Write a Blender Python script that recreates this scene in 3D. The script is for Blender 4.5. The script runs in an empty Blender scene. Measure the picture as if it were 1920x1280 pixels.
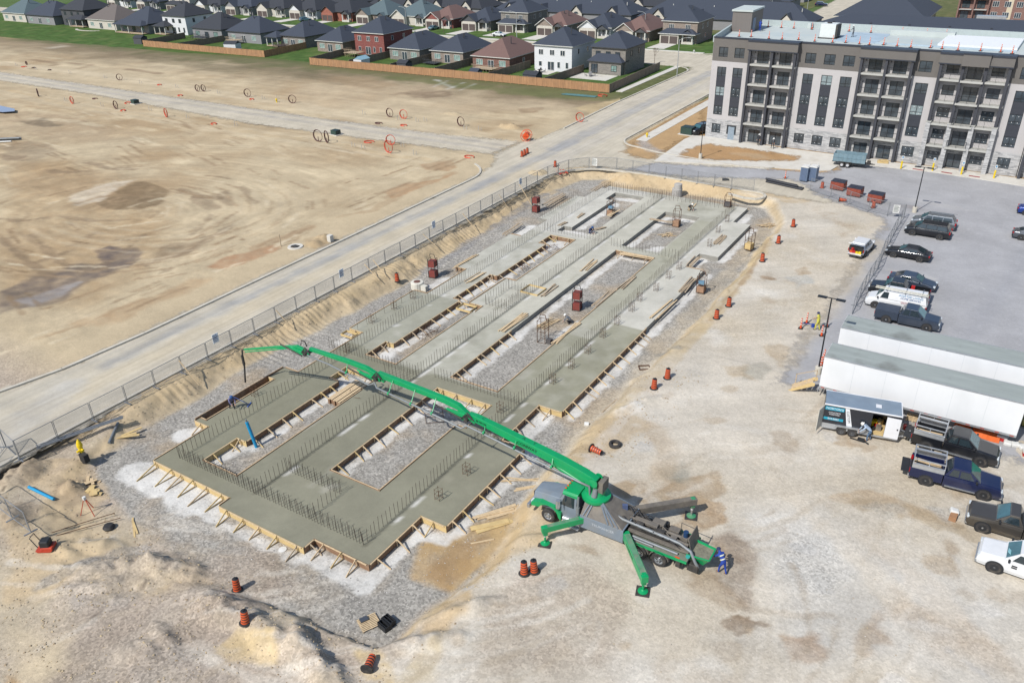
import bpy, bmesh, math, random
import numpy as np
from mathutils import Vector, Matrix
from mathutils.geometry import tessellate_polygon
R = math.radians
random.seed(7)
SC = bpy.context.scene
COL = SC.collection
# ---------------------------------------------------------------- camera
CF, CP, CR, CY, CH = 1491.243, R(28.6206), R(-1.52598), R(-32.7805), 37.0
fwd = Vector((math.sin(CY)*math.cos(CP), math.cos(CY)*math.cos(CP), -math.sin(CP)))
rt0 = Vector((math.cos(CY), -math.sin(CY), 0)); up0 = rt0.cross(fwd)
rt = rt0*math.cos(CR) + up0*math.sin(CR); up = up0*math.cos(CR) - rt0*math.sin(CR)
cam = bpy.data.cameras.new('camera'); cam.sensor_width = 36.0; cam.lens = CF/1920*36.0
cam.clip_start = 0.5; cam.clip_end = 6000
co = bpy.data.objects.new('camera', cam); COL.objects.link(co); SC.camera = co
mw = Matrix.Identity(4)
for i in range(3):
    mw[i][0] = rt[i]; mw[i][1] = up[i]; mw[i][2] = -fwd[i]; mw[i][3] = (0, 0, CH)[i]
co.matrix_world = mw
# ---------------------------------------------------------------- light
SUN_AZ, SUN_EL = R(194), R(46)      # azimuth from +Y towards +X
w = bpy.data.worlds.new("World"); SC.world = w; w.use_nodes = True
nt = w.node_tree; nt.nodes.clear()
sky = nt.nodes.new('ShaderNodeTexSky'); sky.sky_type = 'NISHITA'; sky.sun_disc = False
sky.sun_elevation = SUN_EL; sky.sun_rotation = SUN_AZ; sky.air_density = 1.0; sky.dust_density = 1.0
bg = nt.nodes.new('ShaderNodeBackground'); bg.inputs[1].default_value = 0.10
wo = nt.nodes.new('ShaderNodeOutputWorld')
nt.links.new(sky.outputs[0], bg.inputs[0]); nt.links.new(bg.outputs[0], wo.inputs[0])
sd = bpy.data.lights.new('sun', 'SUN'); sd.energy = 3.6; sd.angle = R(0.5); sd.color = (1.0, 0.96, 0.9)
so = bpy.data.objects.new('sun', sd); COL.objects.link(so); so.location = (0, 0, 80)
sdir = Vector((math.sin(SUN_AZ)*math.cos(SUN_EL), math.cos(SUN_AZ)*math.cos(SUN_EL), math.sin(SUN_EL)))
so.rotation_euler = sdir.to_track_quat('Z', 'Y').to_euler()
SC.view_settings.view_transform = 'Standard'; SC.view_settings.look = 'None'
SC.view_settings.gamma = 1; SC.view_settings.exposure = 0.58
KA = 0.62   # albedo per displayed (sunlit, this exposure) linear value

# ---------------------------------------------------------------- helpers
def ray(px, py):
    return (fwd + rt*((px-960)/CF) - up*((py-640)/CF))
def P(px, py, z=0.0):
    "world point at height z seen at pixel (px,py) of the 1920x1280 photograph"
    d = ray(px, py); t = (z-CH)/d.z
    return Vector((d.x*t, d.y*t, z))
def lin(c):
    c = c/255.0
    return c/12.92 if c <= 0.04045 else ((c+0.055)/1.055)**2.4
def Q(r, g, b, k=None):
    k = KA if k is None else k
    return (lin(r)*k, lin(g)*k, lin(b)*k)
MATS = {}
def nodes_of(name):
    m = bpy.data.materials.new(name); m.use_nodes = True
    n = m.node_tree.nodes; b = n.get('Principled BSDF'); return m, n, m.node_tree.links, b
def M(name, col, rough=.6, metal=0.0, var=.12, scale=2.5, bump=0.0, alpha=1.0, coat=0.0, spec=None, streak=None, emit=0, dirt=None):
    "procedural paint: two-tone noise, optional directional streaks, dust and bump"
    if name in MATS: return MATS[name]
    m, n, l, b = nodes_of(name); MATS[name] = m
    tc = n.new('ShaderNodeTexCoord'); mp = n.new('ShaderNodeMapping'); l.new(tc.outputs['Object'], mp.inputs[0])
    if streak: mp.inputs['Scale'].default_value = streak
    nz = n.new('ShaderNodeTexNoise'); nz.inputs['Scale'].default_value = scale; nz.inputs['Detail'].default_value = 5; nz.inputs['Roughness'].default_value = .62
    l.new(mp.outputs[0], nz.inputs[0])
    rp = n.new('ShaderNodeValToRGB'); rp.color_ramp.elements[0].position = .33; rp.color_ramp.elements[1].position = .68
    rp.color_ramp.elements[0].color = (*[c*(1-var) for c in col], 1)
    rp.color_ramp.elements[1].color = (*[min(1, c*(1+var)) for c in col], 1)
    l.new(nz.outputs[0], rp.inputs[0]); out = rp.outputs[0]
    if dirt:
        n2 = n.new('ShaderNodeTexNoise'); n2.inputs['Scale'].default_value = scale*.45; n2.inputs['Detail'].default_value = 6
        l.new(tc.outputs['Object'], n2.inputs[0])
        r2 = n.new('ShaderNodeMapRange'); r2.inputs[1].default_value = .5; r2.inputs[2].default_value = .72; r2.inputs[4].default_value = dirt[1]
        l.new(n2.outputs[0], r2.inputs[0])
        mx = n.new('ShaderNodeMixRGB'); l.new(r2.outputs[0], mx.inputs[0]); l.new(out, mx.inputs[1]); mx.inputs[2].default_value = (*dirt[0], 1); out = mx.outputs[0]
    l.new(out, b.inputs['Base Color'])
    b.inputs['Roughness'].default_value = rough; b.inputs['Metallic'].default_value = metal
    if coat: b.inputs['Coat Weight'].default_value = coat; b.inputs['Coat Roughness'].default_value = .08
    if spec is not None: b.inputs['Specular IOR Level'].default_value = spec
    if alpha < 1: b.inputs['Alpha'].default_value = alpha
    if bump:
        bp = n.new('ShaderNodeBump'); bp.inputs['Strength'].default_value = bump; bp.inputs['Distance'].default_value = .02
        l.new(nz.outputs[0], bp.inputs['Height']); l.new(bp.outputs[0], b.inputs['Normal'])
    return m
def tag(o, label=None, cat=None, group=None, kind=None):
    if label: o['label'] = label
    if cat: o['category'] = cat
    if group: o['group'] = group
    if kind: o['kind'] = kind
    return o
def empty(name, loc, rz=0.0, label=None, cat=None, group=None):
    o = bpy.data.objects.new(name, None); o.empty_display_size = .3; COL.objects.link(o)
    o.location = loc; o.rotation_euler = (0, 0, rz); tag(o, label, cat, group); return o
def copy_tree(o, parent=None):
    c = o.copy(); COL.objects.link(c); c.parent = parent
    for k in ('label', 'category', 'group'):
        if parent is None and k in c: del c[k]
    for ch in o.children: copy_tree(ch, c)
    return c
def place(proto, used, loc, rz, label, cat, group=None):
    "first call moves the prototype itself, later calls copy it"
    o = proto if not used else copy_tree(proto)
    used.append(1); o.location = loc; o.rotation_euler = (0, 0, rz)
    tag(o, label, cat, group); return o
class MB:
    def __init__(s): s.v = []; s.f = []; s.m = []; s.s = []; s.T = None
    def add(s, vs, fs, mi=0, sm=False):
        o = len(s.v)
        if s.T is not None: vs = [tuple(s.T @ Vector(v)) for v in vs]
        s.v.extend([tuple(v) for v in vs])
        for f in fs: s.f.append([i+o for i in f]); s.m.append(mi); s.s.append(sm)
    def box(s, x0, x1, y0, y1, z0, z1, mi=0, top=None):
        s.add([(x0,y0,z0),(x1,y0,z0),(x1,y1,z0),(x0,y1,z0),(x0,y0,z1),(x1,y0,z1),(x1,y1,z1),(x0,y1,z1)],
              [(0,3,2,1),(0,1,5,4),(1,2,6,5),(2,3,7,6),(3,0,4,7)], mi)
        o = len(s.v)-8; s.f.append([o+4,o+5,o+6,o+7]); s.m.append(mi if top is None else top); s.s.append(False)
    def cbox(s, c, d, mi=0, rz=0.0, rx=0.0, ry=0.0):
        T = Matrix.Translation(Vector(c)) @ Matrix.Rotation(rz,4,'Z') @ Matrix.Rotation(ry,4,'Y') @ Matrix.Rotation(rx,4,'X')
        h = [q/2 for q in d]
        vs = [T @ Vector((sx*h[0], sy*h[1], sz*h[2])) for sz in (-1,1) for sx, sy in ((-1,-1),(1,-1),(1,1),(-1,1))]
        s.add(vs, [(0,3,2,1),(4,5,6,7),(0,1,5,4),(1,2,6,5),(2,3,7,6),(3,0,4,7)], mi)
    def bar(s, a, b, wd, ht, mi=0, upv=(0,0,1)):
        a = Vector(a); b = Vector(b); d = (b-a)
        if d.length < 1e-6: return
        d.normalize(); u = Vector(upv)
        sd_ = d.cross(u)
        if sd_.length < 1e-4: sd_ = d.cross(Vector((1,0,0)))
        sd_.normalize(); u = sd_.cross(d)
        sd_ *= wd/2; u *= ht/2
        vs = [a-sd_-u, a+sd_-u, a+sd_+u, a-sd_+u, b-sd_-u, b+sd_-u, b+sd_+u, b-sd_+u]
        s.add(vs, [(0,1,2,3),(7,6,5,4),(0,4,5,1),(1,5,6,2),(2,6,7,3),(3,7,4,0)], mi)
    def tube(s, a, b, r0, r1=None, n=10, mi=0, caps=True):
        r1 = r0 if r1 is None else r1
        a = Vector(a); b = Vector(b); d = (b-a).normalized()
        u = d.orthogonal().normalized(); v = d.cross(u)
        vs = []
        for c, r in ((a,r0),(b,r1)):
            for k in range(n):
                t = 2*math.pi*k/n; vs.append(c + u*(r*math.cos(t)) + v*(r*math.sin(t)))
        s.add(vs, [(k,(k+1)%n,n+(k+1)%n,n+k) for k in range(n)], mi, True)
        if caps: s.add(vs, [tuple(range(n-1,-1,-1)), tuple(range(n,2*n))], mi)
    def path(s, pts, r, n=8, mi=0):
        pts = [Vector(p) for p in pts]
        rings = []
        for i, p in enumerate(pts):
            d = (pts[min(i+1,len(pts)-1)]-pts[max(i-1,0)]).normalized()
            ref = Vector((0,0,1)) if abs(d.z) < .9 else Vector((1,0,0))
            u = d.cross(ref).normalized(); v = d.cross(u)
            rr = r[i] if isinstance(r, (list, tuple)) else r
            rings.append([p+u*(rr*math.cos(2*math.pi*k/n))+v*(rr*math.sin(2*math.pi*k/n)) for k in range(n)])
        vs = [q for g in rings for q in g]
        fs = [(i*n+k, i*n+(k+1)%n, (i+1)*n+(k+1)%n, (i+1)*n+k) for i in range(len(pts)-1) for k in range(n)]
        s.add(vs, fs, mi, True)
        s.add(rings[0], [tuple(range(n-1,-1,-1))], mi); s.add(rings[-1], [tuple(range(n))], mi)
    def lathe(s, prof, n=20, c=(0,0,0), mi=0, T=None, cap=True, mis=None):
        vs = []
        for r, z in prof:
            for k in range(n):
                t = 2*math.pi*k/n; p = Vector((r*math.cos(t), r*math.sin(t), z))
                if T is not None: p = T @ p
                vs.append(p + Vector(c))
        for i in range(len(prof)-1):
            s.add([vs[i*n+k] for k in range(n)]+[vs[(i+1)*n+k] for k in range(n)],
                  [(k,(k+1)%n,n+(k+1)%n,n+k) for k in range(n)], mi if mis is None else mis[i], True)
        if cap:
            if prof[-1][0] > 1e-4: s.add(vs[-n:], [tuple(range(n))], mi if mis is None else mis[-1])
            if prof[0][0] > 1e-4: s.add(vs[:n], [tuple(range(n-1,-1,-1))], mi if mis is None else mis[0])
    def prism(s, poly, z0, z1, mi=0, top=None):
        n = len(poly)
        A = sum(poly[i][0]*poly[(i+1)%n][1]-poly[(i+1)%n][0]*poly[i][1] for i in range(n))
        if A < 0: poly = poly[::-1]
        b = [(p[0],p[1],z0) for p in poly]; t = [(p[0],p[1],z1) for p in poly]
        s.add(b+t, [(i,(i+1)%n,n+(i+1)%n,n+i) for i in range(n)], mi)
        tr = tessellate_polygon([[Vector(p) for p in t]])
        def fix(tri, w_):
            a, b_, c_ = [Vector(t[i]) for i in tri]
            return tri if (b_-a).cross(c_-a).z > 0 else tri[::-1]
        s.add(t, [fix(x, 0) for x in tr], mi if top is None else top)
        if z0 > -50: s.add(b, [fix(x, 0)[::-1] for x in tr], mi)
    def side(s, prof, y0, y1, mi=0):
        "extrude an x-z polygon along y"
        n = len(prof)
        A = sum(prof[i][0]*prof[(i+1)%n][1]-prof[(i+1)%n][0]*prof[i][1] for i in range(n))
        if A < 0: prof = prof[::-1]
        a = [(p[0],y0,p[1]) for p in prof]; b = [(p[0],y1,p[1]) for p in prof]
        s.add(a+b, [(i,n+i,n+(i+1)%n,(i+1)%n)[::-1] for i in range(n)][::1], mi)
        tr = tessellate_polygon([[Vector((p[0],p[1],0)) for p in prof]])
        for tri in tr:
            v = [Vector((prof[i][0],prof[i][1],0)) for i in tri]
            t = tri if (v[1]-v[0]).cross(v[2]-v[0]).z > 0 else tri[::-1]
            s.add(a, [t], mi); s.add(b, [t[::-1]], mi)
    def quad(s, a, b, c, d, mi=0): s.add([a,b,c,d], [(0,1,2,3)], mi)
    def build(s, name, mats, parent=None, loc=None, bevel=0, rz=0):
        me = bpy.data.meshes.new(name); me.from_pydata(s.v, [], s.f)
        if not isinstance(mats, (list, tuple)): mats = [mats]
        for m in mats: me.materials.append(m)
        me.polygons.foreach_set('material_index', s.m); me.polygons.foreach_set('use_smooth', s.s)
        me.update(); o = bpy.data.objects.new(name, me); COL.objects.link(o)
        if parent: o.parent = parent
        if loc is not None: o.location = loc
        if rz: o.rotation_euler = (0,0,rz)
        if bevel:
            b = o.modifiers.new('bevel', 'BEVEL'); b.width = bevel; b.segments = 2; b.limit_method = 'ANGLE'; b.angle_limit = R(40)
        return o
def text_mesh(txt, size, name, m, parent, loc, rot, align='CENTER', depth=.004):
    cu = bpy.data.curves.new(name, 'FONT'); cu.body = txt; cu.size = size; cu.align_x = align; cu.align_y = 'CENTER'; cu.extrude = depth
    cu.resolution_u = 2
    t = bpy.data.objects.new(name, cu); COL.objects.link(t)
    dg = bpy.context.evaluated_depsgraph_get(); me = bpy.data.meshes.new_from_object(t.evaluated_get(dg))
    bpy.data.objects.remove(t); me.materials.clear(); me.materials.append(m)
    o = bpy.data.objects.new(name, me); COL.objects.link(o); o.parent = parent; o.location = loc; o.rotation_euler = rot
    return o
# ---------------------------------------------------------------- numpy noise
def vnoise(x, y, seed=0):
    rs = np.random.RandomState(seed); L = rs.rand(256, 256)
    xi = np.floor(x).astype(int); yi = np.floor(y).astype(int); fx = x-xi; fy = y-yi
    fx = fx*fx*(3-2*fx); fy = fy*fy*(3-2*fy); a = xi & 255; b = yi & 255; a1 = (a+1) & 255; b1 = (b+1) & 255
    return (L[a,b]*(1-fx)+L[a1,b]*fx)*(1-fy)+(L[a,b1]*(1-fx)+L[a1,b1]*fx)*fy
def fbm(x, y, sc, octv=4, seed=0):
    t = 0; a = .5; s = 0
    for o in range(octv):
        t = t+a*vnoise(x/sc+17.3*o, y/sc+5.1*o, seed+o); s += a; a *= .55; sc = sc*.5
    return t/s-.5       # about -0.4 .. 0.4
def sstep(a, b, x):
    t = np.clip((x-a)/(b-a), 0, 1); return t*t*(3-2*t)
def seg_d(X, Y, a, b):
    dx, dy = b[0]-a[0], b[1]-a[1]; L2 = dx*dx+dy*dy+1e-9
    t = np.clip(((X-a[0])*dx+(Y-a[1])*dy)/L2, 0, 1)
    return np.hypot(X-a[0]-t*dx, Y-a[1]-t*dy), t
def poly_sd(X, Y, poly, wv=None):
    "signed distance (negative inside), and a value interpolated from per-vertex wv"
    D = np.full(X.shape, 1e9); W = np.zeros(X.shape); ins = np.zeros(X.shape, bool); n = len(poly)
    for i in range(n):
        a = poly[i]; b = poly[(i+1)%n]
        d, t = seg_d(X, Y, a, b); k = d < D; D = np.where(k, d, D)
        if wv is not None: W = np.where(k, wv[i]*(1-t)+wv[(i+1)%n]*t, W)
        c = ((a[1] > Y) != (b[1] > Y)) & (X < (b[0]-a[0])*(Y-a[1])/((b[1]-a[1]) or 1e-9)+a[0]); ins ^= c
    return np.where(ins, -D, D), W
def PL(pts, z=0.0): return [tuple(P(*p, z)[:2]) for p in pts]
def paint(X, Y, C, G, sp):
    "apply colour splats: (kind, pts, colour, gravel, soft, amp, opacity[, width])"
    for k, s in enumerate(sp):
        kind, pts, col, gr, soft, amp, op = s[:7]
        wd = s[7] if len(s) > 7 else 0
        m = soft+amp+wd
        if kind != 'e': xs = [p[0] for p in pts]; ys = [p[1] for p in pts]
        if kind == 'e':
            cx, cy = pts[0]; m = max(pts[1])+soft+amp+1; sel = (abs(X-cx) < m) & (abs(Y-cy) < m)
        else: sel = (X > min(xs)-m) & (X < max(xs)+m) & (Y > min(ys)-m) & (Y < max(ys)+m)
        if not sel.any(): continue
        x = X[sel]; y = Y[sel]
        if kind == 'p': d, _ = poly_sd(x, y, pts)
        elif kind == 's':
            d = np.full(x.shape, 1e9)
            for i in range(len(pts)-1): d = np.minimum(d, seg_d(x, y, pts[i], pts[i+1])[0])
            d = d-wd/2
        else:
            (cx, cy), (rx, ry) = pts[0], pts[1]; an = pts[2][0] if len(pts) > 2 else 0
            u = (x-cx)*math.cos(an)+(y-cy)*math.sin(an); v = -(x-cx)*math.sin(an)+(y-cy)*math.cos(an)
            d = (np.hypot(u/rx, v/ry)-1)*min(rx, ry)
        d = d+fbm(x, y, max(amp*2.5, .6), 5, 40+k)*amp*2.2
        a = (1-sstep(-soft/2, soft/2, d))*op
        a = np.clip(a*np.clip(.85+fbm(x, y, 1.1, 3, 90+k)*.9, 0, 1.2), 0, 1)
        for i in range(3): C[i][sel] = C[i][sel]*(1-a)+col[i]*a
        if gr is not None: G[sel] = G[sel]*(1-a)+gr*a
def grid_mesh(name, xs, ys, Z, C, G, mat, mask=None, extra=None):
    nx, ny = len(xs), len(ys)
    X, Y = np.meshgrid(xs, ys)
    me = bpy.data.meshes.new(name)
    idx = np.arange(nx*ny).reshape(ny, nx)
    q = np.stack([idx[:-1,:-1], idx[:-1,1:], idx[1:,1:], idx[1:,:-1]], -1).reshape(-1, 4)
    if mask is not None: q = q[mask.reshape(-1)]
    me.vertices.add(nx*ny); me.vertices.foreach_set('co', np.stack([X, Y, Z], -1).astype('f4').ravel())
    me.loops.add(q.size); me.loops.foreach_set('vertex_index', q.ravel().astype('i4'))
    me.polygons.add(len(q)); me.polygons.foreach_set('loop_start', np.arange(0, q.size, 4, dtype='i4'))
    me.polygons.foreach_set('loop_total', np.full(len(q), 4, dtype='i4'))
    me.update(calc_edges=True)
    at = me.color_attributes.new('col', 'FLOAT_COLOR', 'POINT')
    at.data.foreach_set('color', np.stack([C[0], C[1], C[2], G], -1).astype('f4').ravel())
    if extra is not None:
        e = me.attributes.new('edge', 'FLOAT', 'POINT'); e.data.foreach_set('value', extra.astype('f4').ravel())
    me.polygons.foreach_set('use_smooth', np.ones(len(q), bool))
    me.materials.append(mat); o = bpy.data.objects.new(name, me); COL.objects.link(o); return o
def ground_mat(name, edge=False, speck=1.0, bump=.6, rough=.95, streak=None, fine=1.0):
    "vertex tint x multi-scale grain; alpha of the tint = how stony it is"
    m, n, l, b = nodes_of(name); b.inputs['Roughness'].default_value = rough
    b.inputs['Specular IOR Level'].default_value = .15
    at = n.new('ShaderNodeAttribute'); at.attribute_name = 'col'
    tc = n.new('ShaderNodeTexCoord')
    def noise(sc, det=4, rgh=.6, vec=None):
        q = n.new('ShaderNodeTexNoise'); q.inputs['Scale'].default_value = sc; q.inputs['Detail'].default_value = det; q.inputs['Roughness'].default_value = rgh
        l.new(vec or tc.outputs['Object'], q.inputs[0]); return q.outputs[0]
    def mr(src, a, b_, c, d):
        q = n.new('ShaderNodeMapRange'); q.inputs[1].default_value = a; q.inputs[2].default_value = b_; q.inputs[3].default_value = c; q.inputs[4].default_value = d
        l.new(src, q.inputs[0]); return q.outputs[0]
    def mul(a, b_, op='MULTIPLY'):
        q = n.new('ShaderNodeMath'); q.operation = op
        for i, s in enumerate((a, b_)):
            if isinstance(s, (int, float)): q.inputs[i].default_value = s
            else: l.new(s, q.inputs[i])
        return q.outputs[0]
    big = mr(noise(.22, 6, .62), .32, .68, .88, 1.1)
    mid = mr(noise(1.7*fine, 5, .7), .3, .7, .945, 1.05)
    sm = mr(noise(9*fine, 3, .7), .3, .7, .955, 1.04)
    v = n.new('ShaderNodeTexVoronoi'); v.inputs['Scale'].default_value = 7.5*fine; l.new(tc.outputs['Object'], v.inputs[0])
    sv = n.new('ShaderNodeSeparateColor'); l.new(v.outputs['Color'], sv.inputs[0])
    st = mr(sv.outputs[0], 0, 1, 1-.36*speck, 1+.4*speck)
    v2 = n.new('ShaderNodeTexVoronoi'); v2.inputs['Scale'].default_value = 2.6*fine; l.new(tc.outputs['Object'], v2.inputs[0])
    s2 = n.new('ShaderNodeSeparateColor'); l.new(v2.outputs['Color'], s2.inputs[0])
    peb = mr(s2.outputs[1], .9, 1.0, 1, 1.25)
    st = mul(st, peb)
    g = n.new('ShaderNodeMath'); g.operation = 'SUBTRACT'; l.new(st, g.inputs[0]); g.inputs[1].default_value = 1
    gg = mul(mul(g.outputs[0], at.outputs['Alpha']), 1.0, 'ADD') if False else None
    g2 = mul(g.outputs[0], at.outputs['Alpha']); g3 = mul(g2, 1.0, 'ADD')
    f = mul(mul(big, mid), mul(sm, g3))
    if streak:
        mp = n.new('ShaderNodeMapping'); mp.inputs['Scale'].default_value = streak; l.new(tc.outputs['Object'], mp.inputs[0])
        f = mul(f, mr(noise(1.0, 6, .65, mp.outputs[0]), .3, .7, .86, 1.12))
    mx = n.new('ShaderNodeVectorMath'); mx.operation = 'SCALE'; l.new(at.outputs['Color'], mx.inputs[0]); l.new(f, mx.inputs['Scale'])
    l.new(mx.outputs[0], b.inputs['Base Color'])
    bp = n.new('ShaderNodeBump'); bp.inputs['Strength'].default_value = bump; bp.inputs['Distance'].default_value = .06
    hh = mul(mul(noise(3.2*fine, 6, .7), 1.4), mul(g2, .5), 'ADD'); l.new(hh, bp.inputs['Height']); l.new(bp.outputs[0], b.inputs['Normal'])
    if edge:
        ea = n.new('ShaderNodeAttribute'); ea.attribute_name = 'edge'
        e = mul(ea.outputs['Fac'], mul(mul(noise(.8, 7, .7), .5, 'SUBTRACT'), 4.5), 'ADD')
        al = mr(e, -.4, .9, 0, 1); l.new(al, b.inputs['Alpha'])
    return m
# ================================================================ TERRAIN
PIT = [((186,866),2.5),((223,842),2.2),((266,808),2.8),((327,776),3.2),((346,764),3.2),((405,727),3.2),((461,688),3.2),((534,649),3),((600,619),3),((684,574),3),((757,537),2),((797,506),3.4),((842,478),3.6),((895,445),3.6),((966,402),3.6),((1021,365),3.6),((1090,338),3),((1133,338),2.5),((1167,346),1.8),((1250,358),1.8),((1322,370),1.8),((1434,392),2.0),((1452,425),1.6),((1410,480),1.6),((1380,520),1.6),((1338,560),1.6),((1310,590),1.6),((1262,640),1.8),((1200,695),2),((1144,748),2),((1100,795),2.2),((1050,852),2.2),((1010,885),1.8),((985,925),2),((935,1000),2.2),((905,1055),2.2),((850,1105),2),((790,1150),2),((711,1213),.7),((632,1188),.5),((584,1162),.5),((480,1119),.7),((430,1085),2),((330,1030),7),((260,975),8),((205,930),7),((180,895),4)]
pitp = PL([p[0] for p in PIT], -1.3); pitw = [p[1] for p in PIT]
def axis(lo, a, b, hi, st, g):
    c = list(np.arange(a, b, st)); x = c[-1]; s = st
    while x < hi: s = min(s*g, 60); x += s; c.append(x)
    x = a; s = st; L = []
    while x > lo: s = min(s*g, 60); x -= s; L.append(x)
    return np.array(L[::-1]+c)
def axis2(lo, a, b, hi, st, gl, gh, fl=None, fh=None):
    c = list(np.arange(a, b, st)); x = c[-1]; s = st
    while x < hi: s = min(s*(gh if (fh is None or x < fh) else 1.06), 60); x += s; c.append(x)
    x = a; s = st; L = []
    while x > lo: s = min(s*(gl if (fl is None or x > fl) else 1.06), 60); x -= s; L.append(x)
    return np.array(L[::-1]+c)
txs = axis2(-3000, -64, 8, 2500, .2, 1.0085, 1.03, -230); tys = axis2(-300, 13, 112, 3500, .2, 1.02, 1.011, None, 172)
TX, TY = np.meshgrid(txs, tys)
sdp, wp = poly_sd(TX, TY, pitp, pitw)
edge_n = fbm(TX, TY, 3.0, 5, 3)
def bankf(sd, wv, en): return sstep(0, 1, (sd+en*1.2)/np.maximum(wv, .3))
bank = bankf(sdp, wp, edge_n)
low = -.8*(1-sstep(24, 34, TY+fbm(TX, TY, 9, 3, 8)*6))*(1-sstep(-27, -18, TX))
TZ = -1.3*(1-bank)+low*bank
slope = 4*bank*(1-bank)
TZ += slope*(fbm(TX, TY, 1.0, 4, 11)*.5+fbm(TX, TY, .45, 3, 12)*.22)
# track ripples on the west bank and loose humps
west = sstep(-60.0, -59.0, TX)*(1-sstep(-56, -54.5, TX))*sstep(30, 36, TY)*(1-sstep(78, 92, TY))
TZ += west*.10*np.sin(TY*2*math.pi/.62+fbm(TX, TY, 4, 2, 5)*7)*np.clip(fbm(TX, TY, 5, 2, 6)*3+.5, 0, 1)
def hump(px, py, rx, ry, h, an=0.0, z=0):
    c = P(px, py, z); u = (TX-c.x)*math.cos(an)+(TY-c.y)*math.sin(an); v = -(TX-c.x)*math.sin(an)+(TY-c.y)*math.cos(an)
    r = np.hypot(u/rx, v/ry); return .9*h*np.clip(1-(r+fbm(TX, TY, 1.6, 5, int(px)+3)*.9)**2, 0, 1)**1.1*(1+fbm(TX, TY, .7, 4, int(px))*1.6)
HU = [(300,1045,3.2,1.2,.85,.5),(235,1040,4.2,1.3,.55,.75),(215,1075,4.5,.8,.45,.72),(425,1135,2.6,1.2,.75,.3),(400,1110,1.6,.9,.5,.2),(550,1195,3.8,1.3,.8,-.3),(600,1240,2.6,1.3,.8,-.1),(490,1175,2.4,.9,.55,-.3),
      (255,1205,1.4,.9,.4,.5),(300,1180,2.0,.7,.35,-.2),(30,880,1.3,2.0,.9,0),(130,895,1.0,.8,.8,.4),(20,950,1.2,1.4,.5,0),(180,1000,2.2,.8,.35,.4),(120,1010,1.4,.8,.3,.4),
      (1010,1010,2.4,.5,.3,.7),(860,1140,3.2,.7,.45,.8),(800,1195,3,.8,.5,.7),(1190,760,3,.5,.35,1.1),(1300,640,3,.5,.35,1.1),(1380,540,4,.5,.35,1.2),(1430,455,4,.5,.35,1.2),
      (607,448,1.6,1.4,.8,0),(590,458,1.4,1.0,.5,0),(960,240,2.6,1.3,1.1,0),(850,215,3,1,.4,0),(1180,330,3,1.2,.5,0),(1010,325,1.5,1.5,.5,0)]
for h in HU: TZ += hump(*h)
offroad = 1-np.maximum(sstep(-75, -73.5, TX)*(1-sstep(-60.6, -60.2, TX)), 0)
east = sstep(-30, -22, TX)*(1-slope)
rough = (1-sstep(0, .8, np.abs(TX)*0+sstep(128, 132, TY)))            # nothing beyond the building line
field = sstep(74, 80, -TX)*(1-sstep(150, 164, TY))
TZ += field*(fbm(TX, TY, 22, 4, 21)*.35+fbm(TX, TY, 2.5, 4, 22)*.13)*(1-np.exp(-((TY-114.7)/6)**2))
near = (1-sstep(60, 90, TY))*offroad*(1-sstep(-2, 0, TX)*0)
TZ += near*(1-east*.75)*(fbm(TX, TY, 2.2, 5, 31)*.20+fbm(TX, TY, .6, 3, 32)*.05)*np.where(sdp < 0, .35, 1)
TZ += (1-offroad)*-.03
lotm = sstep(-33, -31, TX)*sstep(62, 66, TY); TZ = np.where((lotm > .5) & (bank > .97), -.03, TZ)
TZ = np.where((TY > 115) & (TX > -64), np.minimum(TZ, -.03), TZ)
TZ = np.where((TY > 164) & (TX > -420), -.05, TZ)
C = [np.zeros(TX.shape) for _ in range(3)]; Gv = np.zeros(TX.shape)
def base(mask, col, g):
    for i in range(3): C[i] = C[i]*(1-mask)+col[i]*mask
    global Gv; Gv = Gv*(1-mask)+g*mask
one = np.ones(TX.shape)
base(one, Q(208,190,158), .12)
base(np.clip(fbm(TX, TY, 14, 5, 50)*2.6+.25, 0, 1)*field, Q(186,162,128), .1)
base(np.clip(fbm(TX, TY*2.2, 7, 5, 51)*3-.1, 0, 1)*field, Q(226,208,174), .1)
yard = sstep(-34, -28, TX)*(TY < 140)
base(yard, Q(216,207,191), .22)
base(yard*np.clip(fbm(TX, TY, 7, 5, 52)*3+.15, 0, 1)*.75, Q(206,192,168), .35)
base(yard*np.clip(fbm(TX, TY, 4, 5, 53)*4-.25, 0, 1), Q(226,220,208), .3)
base(yard*np.clip(fbm(TX, TY, 3, 5, 54)*5-.9, 0, 1)*.6, Q(182,164,140), .45)
sw = (1-sstep(27, 34, TY))*(1-sstep(-26, -20, TX))
base(sw, Q(186,172,156), .6)
base(sw*np.clip(fbm(TX, TY, 6, 5, 55)*4+.3, 0, 1), Q(204,190,166), .35)
# gravel pad of the pit
inp = 1-sstep(-.3, .5, sdp+edge_n*1.0)
base(slope*(1-inp), Q(208,188,155), .1)
gp = inp*(1+0*TX); base(gp, Q(170,166,158), .9)
base(gp*np.clip(fbm(TX, TY, 5, 5, 56)*4, 0, 1), Q(178,164,144), .7)
base(gp*np.clip(fbm(TX, TY, 3, 5, 57)*4-.5, 0, 1), Q(186,182,174), .85)
grass = sstep(164, 168, TY+fbm(TX, TY, 6, 4, 60)*4)*(TX < -58)
base(((TY > 133) & (TX < -74))*sstep(135, 160, TY+fbm(TX, TY, 12, 5, 61)*30)*np.ones(TX.shape), Q(150,134,108), .2)
base(((TY > 130) & (TX < -74))*sstep(154, 163, TY+fbm(TX, TY, 5, 5, 62)*16), Q(120,118,84), .2)
base(grass, Q(104,112,70), .1)
base((TY > 205)*one, Q(96,118,68), .1)
base(((TX > -58) & (TY > 119))*one, Q(188,158,118), .15)
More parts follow.
